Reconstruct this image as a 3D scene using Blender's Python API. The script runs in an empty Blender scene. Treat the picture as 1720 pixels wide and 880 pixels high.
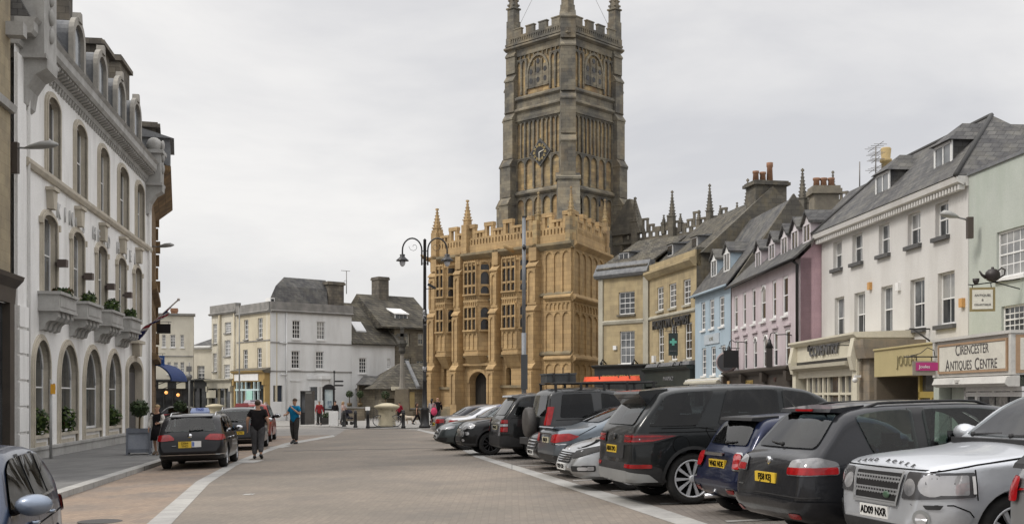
import bpy, bmesh, math, random
from math import sin, cos, pi, radians, sqrt, atan2
from mathutils import Vector, Matrix
from mathutils.bvhtree import BVHTree
R = random.Random(7)
SC = bpy.context.scene
COL = SC.collection
# ---------------------------------------------------------------- camera
FOC, HX, HY, CH = 1900.0, 860.0, 664.0, 1.75      # focal length in photo pixels, horizon, eye height
cd = bpy.data.cameras.new('camera'); cam = bpy.data.objects.new('camera', cd); COL.objects.link(cam)
cam.location = (0, 0, CH); cam.rotation_euler = (radians(90), 0, 0)
cd.sensor_width = 36; cd.lens = 36 * FOC / 1720; cd.shift_y = (HY - 440) / 1720
cd.clip_start = .1; cd.clip_end = 3000
SC.camera = cam
# ---------------------------------------------------------------- light
SUN_AZ, SUN_EL = Vector((-.93, -.36, 0)).normalized(), radians(48)   # direction towards the sun
wd = bpy.data.worlds.new('World'); SC.world = wd; wd.use_nodes = True
nt = wd.node_tree; nt.nodes.clear()
def wn(t, **k):
    n = nt.nodes.new(t)
    for a, b in k.items(): setattr(n, a, b)
    return n
sky = wn('ShaderNodeTexSky', sky_type='NISHITA', sun_disc=False)
sky.sun_elevation = SUN_EL; sky.sun_rotation = atan2(SUN_AZ.x, SUN_AZ.y)
sky.air_density = 1.0; sky.dust_density = 2.5
tc = wn('ShaderNodeTexCoord'); mp = wn('ShaderNodeMapping'); mp.inputs['Scale'].default_value = (1, 1, 2.6)
mp.inputs['Location'].default_value = (3.1, .4, .7)
nz = wn('ShaderNodeTexNoise'); nz.inputs['Scale'].default_value = 2.1; nz.inputs['Detail'].default_value = 7; nz.inputs['Roughness'].default_value = .55; nz.inputs['Distortion'].default_value = .35
rp = wn('ShaderNodeValToRGB'); e = rp.color_ramp.elements
e[0].position = .36; e[0].color = (5.45, 5.42, 5.55, 1); e[1].position = .62; e[1].color = (7.7, 7.52, 7.32, 1)
sp = wn('ShaderNodeSeparateXYZ'); mr = wn('ShaderNodeMapRange')
mr.inputs['From Min'].default_value = .34; mr.inputs['From Max'].default_value = .95; mr.inputs['To Min'].default_value = 1.0; mr.inputs['To Max'].default_value = 2.7
mul = wn('ShaderNodeVectorMath', operation='SCALE')
mx = wn('ShaderNodeMix', data_type='RGBA'); mx.inputs['Factor'].default_value = .9
bg = wn('ShaderNodeBackground'); bg.inputs['Strength'].default_value = .1; out = wn('ShaderNodeOutputWorld')
L = nt.links.new
L(tc.outputs['Generated'], mp.inputs['Vector']); L(mp.outputs['Vector'], nz.inputs['Vector']); L(nz.outputs['Fac'], rp.inputs['Fac'])
L(tc.outputs['Generated'], sp.inputs[0]); L(sp.outputs['Z'], mr.inputs['Value'])
L(rp.outputs['Color'], mul.inputs[0]); L(mr.outputs['Result'], mul.inputs['Scale'])
L(sky.outputs['Color'], mx.inputs[6]); L(mul.outputs['Vector'], mx.inputs[7]); L(mx.outputs[2], bg.inputs['Color']); L(bg.outputs[0], out.inputs['Surface'])
ld = bpy.data.lights.new('sun', 'SUN'); sun = bpy.data.objects.new('sun', ld); COL.objects.link(sun)
ld.energy = 1.45; ld.angle = radians(11); ld.color = (1, .94, .86)
sdir = Vector((SUN_AZ.x * cos(SUN_EL), SUN_AZ.y * cos(SUN_EL), sin(SUN_EL)))
sun.rotation_euler = (-sdir).to_track_quat('-Z', 'Y').to_euler()
SC.view_settings.view_transform = 'Standard'; SC.view_settings.look = 'None'
SC.view_settings.exposure = 0.34; SC.view_settings.gamma = 1; SC.view_settings.use_curve_mapping = False
SC.render.engine = 'CYCLES'; SC.cycles.max_bounces = 5
# ---------------------------------------------------------------- measuring: photo pixel <-> place
def gz(x): return .022 * min(x, 25) if x > 0 else .029 * max(x, -18)
def G(px, py, off=0):
    z = 0
    for _ in range(20):
        Y = FOC * (CH - z - off) / (py - HY); z = gz((px - HX) / FOC * Y)
    return Vector(((px - HX) / FOC * Y, Y, z))
def at(px, Y): return (px - HX) / FOC * Y
def zat(py, Y): return CH + (HY - py) / FOC * Y
# ---------------------------------------------------------------- materials
MATS = {}
def surf(name, c1, c2=None, rough=.8, ns=1.5, brick=None, stain=None, bump=0, bs=30, spec=.3, coat=0, metal=0, vec='wall', nfac=(.38, .62), emit=None, fine=.10):
    if name in MATS: return MATS[name]
    m = bpy.data.materials.new(name); m.use_nodes = True; t = m.node_tree; b = t.nodes['Principled BSDF']; K = t.links.new
    b.inputs['Roughness'].default_value = rough; b.inputs['Specular IOR Level'].default_value = spec; b.inputs['Metallic'].default_value = metal
    b.inputs['Coat Weight'].default_value = coat; b.inputs['Coat Roughness'].default_value = .03
    co = t.nodes.new('ShaderNodeTexCoord')
    def mix(a, bb, f, mode='MIX'):
        n = t.nodes.new('ShaderNodeMix'); n.data_type = 'RGBA'; n.blend_type = mode
        for s, v in ((0, f), (6, a), (7, bb)):
            if hasattr(v, 'is_output'): K(v, n.inputs[s])
            else: n.inputs[s].default_value = v if s == 0 else tuple(v) + (1,)
        return n.outputs[2]
    def noise(scale, detail=5, stretch=None, rg=.6):
        n = t.nodes.new('ShaderNodeTexNoise'); n.inputs['Scale'].default_value = scale; n.inputs['Detail'].default_value = detail; n.inputs['Roughness'].default_value = rg
        if stretch:
            q = t.nodes.new('ShaderNodeMapping'); q.inputs['Scale'].default_value = stretch; K(co.outputs['Object'], q.inputs[0]); K(q.outputs[0], n.inputs['Vector'])
        else: K(co.outputs['Object'], n.inputs['Vector'])
        return n.outputs['Fac']
    def ramp(v, a, bb):
        n = t.nodes.new('ShaderNodeMapRange'); K(v, n.inputs[0]); n.inputs[1].default_value = a; n.inputs[2].default_value = bb; return n.outputs[0]
    col = mix(c1, c2 or c1, ramp(noise(ns), *nfac)) if c2 else None
    bh = None
    if brick:
        w, h, ms, mc, var = brick
        s = t.nodes.new('ShaderNodeSeparateXYZ'); K(co.outputs['Object'], s.inputs[0]); cb = t.nodes.new('ShaderNodeCombineXYZ')
        if vec != 'ground':
            a = t.nodes.new('ShaderNodeMath'); K(s.outputs[0], a.inputs[0]); K(s.outputs[1], a.inputs[1]); K(a.outputs[0], cb.inputs[0]); K(s.outputs[2], cb.inputs[1])
        elif vec == 'ground': K(s.outputs[1], cb.inputs[0]); K(s.outputs[0], cb.inputs[1])
        bt = t.nodes.new('ShaderNodeTexBrick'); K(cb.outputs[0], bt.inputs['Vector'])
        bt.inputs['Scale'].default_value = 1; bt.inputs['Brick Width'].default_value = w; bt.inputs['Row Height'].default_value = h; bt.inputs['Mortar Size'].default_value = ms
        bt.inputs['Color1'].default_value = (1 - var, 1 - var, 1 - var * .9, 1); bt.inputs['Color2'].default_value = (1 + var, 1 + var, 1 + var * .85, 1); bt.inputs['Mortar'].default_value = tuple(mc) + (1,)
        bt.inputs['Mortar Smooth'].default_value = .3
        base = col if col else c1
        col = mix(base, bt.outputs['Color'], 1.0, 'MULTIPLY'); bh = bt.outputs['Fac']
    if col is None: col = mix(c1, [x * .86 for x in c1], ramp(noise(ns), .35, .65))
    if fine:
        n = ramp(noise(18, 6), .25, .75); g = t.nodes.new('ShaderNodeMapRange'); K(n, g.inputs[0]); g.inputs[3].default_value = 1 - fine; g.inputs[4].default_value = 1 + fine
        sc = t.nodes.new('ShaderNodeVectorMath'); sc.operation = 'SCALE'; K(col, sc.inputs[0]); K(g.outputs[0], sc.inputs['Scale']); col = sc.outputs[0]
    if stain:
        scol, amt, ss, st = stain
        f = ramp(noise(ss, 6, (1, 1, st), .65), .47, .74); g = t.nodes.new('ShaderNodeMath'); g.operation = 'MULTIPLY'; K(f, g.inputs[0]); g.inputs[1].default_value = amt
        col = mix(col, scol, g.outputs[0])
    K(col, b.inputs['Base Color'])
    if stain and not bump: bump, bs = .16, 11
    if bump:
        bp = t.nodes.new('ShaderNodeBump'); bp.inputs['Strength'].default_value = bump; bp.inputs['Distance'].default_value = .02
        nn = noise(bs, 4)
        if bh:
            a = t.nodes.new('ShaderNodeMath'); a.operation = 'MULTIPLY_ADD'; K(bh, a.inputs[0]); a.inputs[1].default_value = -1.0; K(nn, a.inputs[2]); nn = a.outputs[0]
        K(nn, bp.inputs['Height']); K(bp.outputs[0], b.inputs['Normal'])
    if emit: b.inputs['Emission Color'].default_value = tuple(emit[0]) + (1,); b.inputs['Emission Strength'].default_value = emit[1]
    MATS[name] = m; return m
def plain(name, c, rough=.5, spec=.5, metal=0, coat=0, emit=None): return surf(name, c, rough=rough, spec=spec, metal=metal, coat=coat, emit=emit, fine=0)
def pane(name, c, c2=None, rough=.06):
    if name in MATS: return MATS[name]
    m = surf(name, c, c2 or [x * 1.6 for x in c], rough=rough, spec=.6, ns=.9, fine=0, nfac=(.4, .6)); return m
WHITE = surf('white_paint', (.74, .74, .73), (.68, .68, .67), rough=.5)
GLASS = pane('window_glass', (.018, .021, .024), (.05, .055, .06)); GLASSB = pane('curtain_sky_glass', (.16, .17, .18), (.05, .055, .06), .1); GLASSC = pane('blind_sky_glass', (.30, .30, .29), (.17, .175, .18), .15)  # pale panes: curtains and blinds, also sky reflection painted into upper sashes
BLACK = plain('black_paint', (.012, .012, .013), .4); DKGREY = plain('dark_grey_paint', (.05, .05, .052), .5)
LEAD = surf('lead', (.13, .135, .145), (.19, .195, .2), rough=.6, ns=3); SLATE = surf('slate', (.058, .058, .061), (.105, .102, .098), rough=.7, ns=1.3, brick=(.32, .2, .012, (.45, .45, .45), .28), vec='roof', bump=.5, stain=((.16, .15, .12), .5, .8, 1))
STONETILE = surf('stone_tile', (.062, .058, .05), (.105, .096, .08), rough=.9, ns=1.1, brick=(.36, .24, .02, (.4, .4, .4), .35), vec='roof', bump=.8, stain=((.14, .12, .075), .4, .7, 1))
# ---------------------------------------------------------------- mesh building
class MB:
    def __init__(s): s.v = []; s.f = []; s.mi = []; s.m = 0; s.T = None; s.sm = []; s.smooth = False
    def add(s, vs, fs):
        o = len(s.v)
        for p in vs:
            p = Vector(p); s.v.append(s.T @ p if s.T is not None else p)
        for f in fs: s.f.append([o + i for i in f]); s.mi.append(s.m); s.sm.append(s.smooth)
        return s
    def box(s, x0, x1, y0, y1, z0, z1):
        return s.add([(x0, y0, z0), (x1, y0, z0), (x1, y1, z0), (x0, y1, z0), (x0, y0, z1), (x1, y0, z1), (x1, y1, z1), (x0, y1, z1)],
                     [(0, 3, 2, 1), (4, 5, 6, 7), (0, 1, 5, 4), (1, 2, 6, 5), (2, 3, 7, 6), (3, 0, 4, 7)])
    def poly(s, pts): return s.add(pts, [tuple(range(len(pts)))])
    def _ext(s, a, b):
        n = len(a); return s.add(a + b, [tuple(range(n - 1, -1, -1)), tuple(range(n, 2 * n))] + [(i, (i + 1) % n, n + (i + 1) % n, n + i) for i in range(n)])
    def ex(s, yz, x0, x1): return s._ext([(x0, y, z) for y, z in yz], [(x1, y, z) for y, z in yz])
    def ey(s, xz, y0, y1): return s._ext([(x, y0, z) for x, z in xz], [(x, y1, z) for x, z in xz])
    def ez(s, xy, z0, z1): return s._ext([(x, y, z0) for x, y in xy], [(x, y, z1) for x, y in xy])
    def frustum(s, xy, xy2, z0, z1): return s._ext([(x, y, z0) for x, y in xy], [(x, y, z1) for x, y in xy2])
    def tube(s, pts, r, n=8, r2=None):
        pts = [Vector(p) for p in pts]; vs = []; fs = []; up = None; k = len(pts)
        for i, p in enumerate(pts):
            d = (pts[min(i + 1, k - 1)] - pts[max(i - 1, 0)]).normalized()
            if up is None: up = Vector((0, 0, 1)) if abs(d.z) < .9 else Vector((1, 0, 0))
            a = d.cross(up).normalized(); b = a.cross(d).normalized(); up = b
            rr = (r[i] if isinstance(r, (list, tuple)) else r + ((r2 - r) * i / (k - 1) if r2 is not None else 0))
            for j in range(n): vs.append(p + (a * cos(2 * pi * j / n) + b * sin(2 * pi * j / n)) * rr)
        for i in range(k - 1):
            for j in range(n): fs.append((i * n + j, i * n + (j + 1) % n, (i + 1) * n + (j + 1) % n, (i + 1) * n + j))
        fs.append(tuple(range(n - 1, -1, -1))); fs.append(tuple(range((k - 1) * n, k * n)))
        q = s.smooth; s.smooth = True; s.add(vs, fs); s.smooth = q; return s
    def lathe(s, prof, cx=0, cy=0, z=0, n=16, smooth=True, ax='z', caps=True):
        vs = []; fs = []
        for r, h in prof:
            for j in range(n):
                a = 2 * pi * (j + .5) / n; q = (r * cos(a), r * sin(a), h)
                if ax == 'y': q = (q[0], q[2], q[1])
                if ax == 'x': q = (q[2], q[0], q[1])
                vs.append((cx + q[0], cy + q[1], z + q[2]))
        for i in range(len(prof) - 1):
            for j in range(n): fs.append((i * n + j, i * n + (j + 1) % n, (i + 1) * n + (j + 1) % n, (i + 1) * n + j))
        if caps: fs.append(tuple(range(n - 1, -1, -1))); fs.append(tuple(range((len(prof) - 1) * n, len(prof) * n)))
        q = s.smooth; s.smooth = smooth; s.add(vs, fs); s.smooth = q; return s
    def ball(s, c, rx, ry=None, rz=None, n=12, m=8):
        ry = ry or rx; rz = rz or rx; vs = [(c[0], c[1], c[2] - rz)]; fs = []
        for i in range(1, m):
            t = -pi / 2 + pi * i / m
            for j in range(n): vs.append((c[0] + rx * cos(t) * cos(2 * pi * j / n), c[1] + ry * cos(t) * sin(2 * pi * j / n), c[2] + rz * sin(t)))
        vs.append((c[0], c[1], c[2] + rz)); e = len(vs) - 1
        for j in range(n): fs.append((0, 1 + (j + 1) % n, 1 + j)); fs.append((e, e - n + j, e - n + (j + 1) % n))
        for i in range(m - 2):
            for j in range(n): fs.append((1 + i * n + j, 1 + i * n + (j + 1) % n, 1 + (i + 1) * n + (j + 1) % n, 1 + (i + 1) * n + j))
        q = s.smooth; s.smooth = True; s.add(vs, fs); s.smooth = q; return s
    def leaves(s, c, r, count, size, fill=.55, seed=1, mats=2):
        q = random.Random(seed); c = Vector(c)
        for _ in range(count):
            d = Vector((q.gauss(0, 1), q.gauss(0, 1), q.gauss(0, 1))).normalized(); k = fill + (1 - fill) * q.random() ** .5
            p = c + Vector((d.x * r[0], d.y * r[1], d.z * r[2])) * k
            a = Vector((q.gauss(0, 1), q.gauss(0, 1), q.gauss(0, 1))).normalized(); b = (d + a * .8).normalized().cross(a).normalized(); a = a * size * q.uniform(.6, 1.3); b = b * size * .55
            s.m = q.randrange(mats); s.add([p - a, p + b, p + a, p - b], [(0, 1, 2, 3)])
        s.m = 0; return s
    def build(s, name, mats, parent=None, loc=None):
        me = bpy.data.meshes.new(name); me.from_pydata([tuple(p) for p in s.v], [], s.f)
        for m in (mats if isinstance(mats, (list, tuple)) else [mats]): me.materials.append(m)
        me.polygons.foreach_set('material_index', s.mi); me.polygons.foreach_set('use_smooth', s.sm); me.update()
        bm = bmesh.new(); bm.from_mesh(me); bmesh.ops.recalc_face_normals(bm, faces=bm.faces); bm.to_mesh(me); bm.free()
        return link(name, me, parent, loc)
def link(name, me, parent=None, loc=None):
    o = bpy.data.objects.new(name, me); COL.objects.link(o)
    if parent: o.parent = parent
    if loc: o.location = loc
    return o
def tag(o, label, cat, group=None, kind=None):
    if label: o['label'] = label
    if cat: o['category'] = cat
    if group: o['group'] = group
    if kind: o['kind'] = kind
    return o
def empty(name, loc, label, cat, group=None, rz=0):
    o = bpy.data.objects.new(name, None); COL.objects.link(o); o.location = loc; o.rotation_euler = (0, 0, rz); o.empty_display_size = .2
    return tag(o, label, cat, group)
def dup(o, parent=None):
    c = o.copy(); COL.objects.link(c)
    if parent: c.parent = parent
    for k in list(o.children): dup(k, c)
    return c
def text(body, size, mat, parent, loc, rot=(pi / 2, 0, 0), name='lettering', ext=.006, sx=1, align='CENTER', bold=0, space=1):
    cu = bpy.data.curves.new(name, 'FONT'); cu.body = body; cu.size = size; cu.extrude = ext; cu.align_x = align; cu.align_y = 'CENTER'; cu.offset = bold; cu.space_character = space; cu.resolution_u = 3
    o = bpy.data.objects.new('tmp', cu); COL.objects.link(o); dg = bpy.context.evaluated_depsgraph_get()
    me = bpy.data.meshes.new_from_object(o.evaluated_get(dg)); bpy.data.objects.remove(o)
    me.materials.clear(); me.materials.append(mat)
    q = link(name, me, parent, loc); q.rotation_euler = rot; q.scale = (sx, 1, 1); return q
def sheet(name, poly, off, mat, kind='structure', label=None, cat=None, thick=0):
    bm = bmesh.new(); f = bm.faces.new([bm.verts.new((x, y, 0)) for x, y in poly])
    if f.normal.z < 0: f.normal_flip()
    bmesh.ops.triangulate(bm, faces=bm.faces)
    for x in (-18, 0, 25):
        bmesh.ops.bisect_plane(bm, geom=bm.verts[:] + bm.edges[:] + bm.faces[:], plane_co=(x, 0, 0), plane_no=(1, 0, 0))
    for v in bm.verts: v.co.z = gz(v.co.x) + off
    bm.normal_update()
    if thick:
        r = bmesh.ops.extrude_face_region(bm, geom=bm.faces[:]); 
        for v in [g for g in r['geom'] if isinstance(g, bmesh.types.BMVert)]: v.co.z += thick
    bmesh.ops.recalc_face_normals(bm, faces=bm.faces)
    me = bpy.data.meshes.new(name); bm.to_mesh(me); bm.free(); me.materials.append(mat)
    if not thick and len(me.polygons) and me.polygons[0].normal.z < 0: me.flip_normals()
    o = link(name, me); tag(o, label, cat, None, kind); return o
# ---------------------------------------------------------------- facades
class Fac:
    """a building front from A (left end seen from the street) to B; local x along it, -y outwards, z up"""
    def __init__(s, name, label, cat, A, B, z0=None, group=None, root=None, off=0):
        s.A = Vector((A[0], A[1])); s.B = Vector((B[0], B[1])); d = s.B - s.A; s.L = d.length; s.d = d / s.L; s.n = Vector((s.d.y, -s.d.x))
        s.z0 = z0 if z0 is not None else gz(A[0])
        s.rz = atan2(d.y, d.x)
        s.root = root or empty(name, (A[0], A[1], s.z0), label, cat, group, s.rz)
    def uv(s, px, py, off=0):
        a = s.A + s.n * off; k = (px - HX) / FOC
        # a + t d  with x = k y
        t = (k * a.y - a.x) / (s.d.x - k * s.d.y); Y = a.y + t * s.d.y
        return t, CH + (HY - py) / FOC * Y - s.z0
    def u(s, px, off=0): return s.uv(px, HY, off)[0]
    def z(s, px, py, off=0): return s.uv(px, py, off)[1]
    def world(s, u, y=0, z=0):
        p = s.A + s.d * u - s.n * y; return Vector((p.x, p.y, z + s.z0))
    def wall(s, u0, u1, z0, z1, ops, mat, name='wall', rec=.2, y=0, parent=None, top=None):
        mb = MB(); us = sorted({u0, u1} | {o[0] for o in ops} | {o[1] for o in ops}); zs = sorted({z0, z1} | {o[2] for o in ops} | {o[3] for o in ops})
        us = [q for q in us if u0 <= q <= u1]; zs = [q for q in zs if z0 <= q <= z1]
        for i in range(len(us) - 1):
            for j in range(len(zs) - 1):
                a, b, c, d = us[i], us[i + 1], zs[j], zs[j + 1]; mu, mz = (a + b) / 2, (c + d) / 2
                if any(o[0] < mu < o[1] and o[2] < mz < o[3] for o in ops): continue
                mb.poly([(a, y, c), (b, y, c), (b, y, d), (a, y, d)])
        two = isinstance(mat, list)
        for o in ops:
            mb.m = 0; a, b, c, d = o[:4]; ar = o[4] if len(o) > 4 else 0
            if ar:
                zsn = d - ar; N = 14; um = (a + b) / 2; w = (b - a) / 2
                pts = [(um - w * cos(pi * k / N), zsn + ar * sin(pi * k / N)) for k in range(N + 1)]
                h = N // 2
                mb.poly([(q, y, r) for q, r in pts[:h + 1]] + [(a, y, d)]); mb.poly([(q, y, r) for q, r in pts[h:]] + [(b, y, d)]); mb.m = 1 if two else 0
                for k in range(N): mb.poly([(pts[k][0], y, pts[k][1]), (pts[k + 1][0], y, pts[k + 1][1]), (pts[k + 1][0], y + rec, pts[k + 1][1]), (pts[k][0], y + rec, pts[k][1])])
                d = zsn
            mb.m = 1 if two else 0
            if not ar: mb.poly([(a, y, d), (b, y, d), (b, y + rec, d), (a, y + rec, d)])
            mb.poly([(a, y, c), (a, y, d), (a, y + rec, d), (a, y + rec, c)]); mb.poly([(b, y, c), (b, y, d), (b, y + rec, d), (b, y + rec, c)])
            mb.poly([(a, y, c), (b, y, c), (b, y + rec, c), (a, y + rec, c)])
        me_o = mb.build(name, mat, parent or s.root)
        return me_o
    def window(s, u0, u1, z0, z1, rec=.13, cols=2, rows=(2, 2), fm=None, pm=None, fw=.055, bw=.022, sill=None, sillm=None, arch=0, y=0, name='window', rail=True, parent=None):
        fm = fm or WHITE; pm = pm or R.choice((GLASS, GLASS, GLASSB, (GLASS, GLASSB), (GLASS, GLASSC))); mb = MB(); e = .003; a, b, c, d = u0 + e, u1 - e, z0 + e, z1 - e; q0, q1 = y + rec, y + rec + .06
        mb.box(a, a + fw, q0, q1, c, d); mb.box(b - fw, b, q0, q1, c, d); mb.box(a + fw, b - fw, q0, q1, c, c + fw * 1.3); mb.box(a + fw, b - fw, q0, q1, d - fw, d)
        i0, i1, k0, k1 = a + fw, b - fw, c + fw * 1.3, d - fw; hm = k0 + (k1 - k0) * (rows[1] / (rows[0] + rows[1])) if len(rows) > 1 else None
        if hm and rail: mb.box(i0, i1, q0 + .005, q1, hm - .025, hm + .025)
        if bw:
            for k in range(1, cols): x = i0 + (i1 - i0) * k / cols; mb.box(x - bw / 2, x + bw / 2, q0 + .02, q1 - .003, k0, k1)
            segs = [(k0, hm, rows[1]), (hm, k1, rows[0])] if hm else [(k0, k1, rows[0])]
            for f0, f1, n in segs:
                for k in range(1, n): z = f0 + (f1 - f0) * k / n; mb.box(i0, i1, q0 + .023, q1 - .006, z - bw / 2, z + bw / 2)
        if arch:
            um, w = (a + b) / 2, (b - a) / 2 - fw / 2; N = 12
            mb.tube([(um - w * cos(pi * k / N), q0 + .02, d - arch + (arch - fw / 2) * sin(pi * k / N)) for k in range(N + 1)], fw * .6, 6)
        o = mb.build(name, fm, parent or s.root)
        g = MB(); two = isinstance(pm, tuple); km = hm if two else k1 + .01; g.box(i0 - .01, i1 + .01, q0 + .03, q0 + .042, k0 - .01, km)
        if two: g.m = 1; g.box(i0 - .01, i1 + .01, q0 + .026, q0 + .038, km + .001, k1 + .01)  # upper sash in a paler colour, standing in for reflected sky
        g.build('pane', list(pm) if two else pm, o)
        if sill:
            h, pr, ext = sill; q = MB(); q.box(u0 - ext, u1 + ext, y - pr, y + rec - .003, z0 - h, z0 + .004); q.build('sill', sillm or fm, o)
        return o
# ================================================================ setting: ground
PAVE = surf('paver', (.205, .175, .145), (.168, .147, .124), rough=.85, ns=.22, brick=(.22, .11, .006, (.84, .83, .82), .07), vec='ground', bump=.18, bs=60, stain=((.12, .11, .10), .7, .4, 1), fine=.16, nfac=(.42, .58))
PAVEO = surf('orange_paver', (.255, .195, .148), (.205, .168, .14), rough=.85, ns=.5, brick=(.22, .11, .006, (.78, .77, .76), .10), vec='ground', bump=.25, bs=60, stain=((.13, .12, .11), .5, .5, 1), fine=.12)
PAVED = surf('bay_paver', (.15, .135, .122), (.19, .165, .145), rough=.85, ns=.5, brick=(.22, .11, .006, (.7, .68, .66), .12), vec='ground', bump=.25, bs=60, stain=((.07, .065, .06), .5, .6, 1), fine=.12)
FLAG = surf('paving_flag', (.27, .26, .245), (.22, .212, .2), rough=.85, ns=.4, brick=(.9, .6, .012, (.6, .6, .6), .1), vec='ground', bump=.2, bs=40, stain=((.16, .155, .15), .5, .5, 1))
FLAGD = surf('dark_flag', (.16, .158, .155), (.125, .124, .122), rough=.85, ns=.5, brick=(.75, .5, .01, (.6, .6, .6), .1), vec='ground', bump=.2, bs=40, stain=((.09, .088, .085), .5, .6, 1))
KERB = surf('kerb_stone', (.36, .352, .335), (.29, .285, .272), rough=.8, ns=1.5, brick=(.9, 5, .012, (.5, .5, .5), .08), vec='ground', bump=.15, stain=((.2, .195, .185), .5, 1.2, 1))
gm = surf('ground_stone', (.235, .222, .205), (.2, .19, .178), rough=.9, ns=.3, brick=(.6, .4, .01, (.65, .65, .65), .08), vec='ground')
sheet('ground', [(-400, -60), (400, -60), (400, 900), (-400, 900)], -.012, gm)
lk = [(-5.6, -10), (-5.75, 5), (-6.9, 9)]
def line(p, q, y): return p[0] + (q[0] - p[0]) * (y - p[1]) / (q[1] - p[1])
gp = lambda pts: [(v.x, v.y) for v in (G(*p) for p in pts)]
# the carriageway and the two pale gutter strips beside it
outer = [(-4.6, -8), (-4.75, 8)] + gp([(246, 880), (330, 808), (385, 779), (440, 757), (478, 744), (560, 730)])
inner = [(-4.15, -8), (-4.3, 8)] + gp([(287, 880), (352, 811), (398, 781), (448, 759), (482, 747), (562, 733)])
rgt = [(4.6, -8), (3.6, 6)] + gp([(1136, 880), (1040, 848), (950, 818), (870, 791), (797, 767), (770, 752), (745, 733), (700, 722)])
rgo = [(4.95, -8), (3.95, 6)] + gp([(1190, 880), (1082, 844), (984, 817), (890, 788.5), (815, 767), (790, 750), (758, 731), (703, 720.5)])
far = gp([(580, 721), (640, 719)])
sheet('road', inner + far + rgt[::-1], 0, PAVE)
sheet('gutter_strip', outer + inner[::-1], .004, KERB); sheet('gutter_strip', rgt + rgo[::-1], .004, KERB)
sheet('parking_bay', rgo + [(12.2, 62), (12.2, -8)], 0, PAVED)
kx = lambda y: -8.74 - .1405 * (y - 21.8)
sheet('taxi_bay', [(kx(-8) + .02, -8)] + outer + [(kx(60) + .02, 60)], 0, PAVEO)
# parking bay lines: pale stone rows between the cars
for k in range(12):
    y = 7.4 + k * 2.58; a = radians(12); x0 = line((1.85, 18.3), (-1.45, 34), y) + .35
    w = .09; sheet('bay_line', [(x0, y - w), (x0 + 4.6 * cos(a), y - w + 4.6 * sin(a)), (x0 + 4.6 * cos(a), y + w + 4.6 * sin(a)), (x0, y + w)], .008, KERB)
# raised pavement before the hotel, its kerb
sheet('pavement', [(kx(-8) - .3, -8), (kx(66) - .3, 66), (-34, 66), (-34, -8)], -.05, FLAGD, thick=.165)
sheet('kerb', [(kx(-8) - .296, -8), (kx(-8), -8), (kx(66), 66), (kx(66) - .296, 66)], -.05, KERB, thick=.17)
sheet('pavement', [(12.24, -8), (12.24, 70), (30, 70), (30, -8)], -.05, FLAGD, thick=.165)
# paved square round the church, with a low kerb
sq = gp([(330, 712), (470, 716), (560, 717), (592, 720), (640, 720.5), (700, 719), (760, 712)])
sheet('square_paving', sq + [(12, 88), (9, 100), (-48, 130), (-48, 90)], -.02, FLAG, thick=.07)
m = plain('iron', (.05, .047, .045), .6)
mb = MB(); mb.box(-.32, .32, -.3, .3, 0, .006)
def disc(name, px, py, r, mat, label):
    p = G(px, py); b = MB(); b.lathe([(r, 0), (r, .012)], n=20, smooth=False); o = b.build(name, mat, None, (p.x, p.y, p.z)); tag(o, label, 'manhole cover'); return o
disc('manhole_cover', 168, 876, .33, m, 'round iron cover set in the orange bricks beside the kerb')
# pressed metal lids and a patch of pale concrete in the carriageway
for (px, py, w, l, mm, nm, lb) in [(418, 830, .10, .13, KERB, 'paving_patch', 'small pale square patch set in the open brick road'), (418, 775, .32, .7, KERB, 'paving_patch', 'pale patch in the road at the feet of the man in grey trousers'), (470, 750, .32, 1.0, KERB, 'paving_patch', 'pale patch in the road beside the red taxi')]:
    p = G(px, py); sheet(nm, [(p.x - w, p.y - l), (p.x + w, p.y - l), (p.x + w, p.y + l), (p.x - w, p.y + l)], .006, mm)
p = G(475, 757.5); q = G(745, 752); sheet('drain_channel', [(p.x, p.y), (q.x, q.y), (q.x, q.y + .22), (p.x, p.y + .22)], .005, plain('drain', (.09, .085, .08), .8))
# ================================================================ the hotel row
HW = surf('hotel_paint', (.82, .815, .80), (.77, .765, .75), rough=.65, ns=.8, stain=((.40, .39, .36), .55, 1.0, .14))
HT = surf('hotel_trim', (.50, .455, .375), (.43, .39, .32), rough=.7, ns=1.5, stain=((.26, .24, .2), .45, 2, .4))
HG = surf('hotel_stone', (.40, .395, .38), (.32, .315, .30), rough=.75, ns=1.5, stain=((.18, .17, .155), .55, 1.6, .35))
TANS = surf('tan_stone', (.34, .285, .19), (.27, .225, .155), rough=.85, ns=1, brick=(.7, .32, .008, (.8, .78, .74), .1), stain=((.12, .105, .085), .5, 1.2, .4))
BRNS = surf('brown_stone', (.235, .15, .075), (.15, .1, .055), rough=.9, ns=.9, brick=(.6, .3, .015, (.7, .7, .7), .2), stain=((.06, .05, .04), .6, 1, .5), bump=.4)
hx = lambda y: -16.7 - .1405 * (y - 44)
H = Fac('hotel', 'tall white painted hotel with arched windows, stone window boxes and a dormered roof', 'hotel', (hx(35.1), 35.1), (hx(58.5), 58.5), -.40)
zfr = H.z(80, 131); zct = H.z(102, 84, .55); zband = H.z(60, 285)
ops = []; wins = []
top2 = [(77, 97.5), (124.5, 142.5), (165, 180), (198, 213), (227.5, 239.5)]
z2a, z2b = zband + .14, H.z(87, 166)
for a, b in top2: wins.append((H.u(a), H.u(b), z2a, z2b, .35, 1))
f1 = [(69, 92.5), (119, 138), (161, 176.5), (195.5, 209), (224, 235)]
z1a, z1b = H.z(80, 493), H.z(80, 362)
for a, b in f1: wins.append((H.u(a), H.u(b), z1a, z1b, .3, 2))
ar = [(54.5, 80.5), (98, 127), (140, 167.5), (179, 200.5)]
z0a, z0b = H.z(68, 730), H.z(68, 571)
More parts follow.
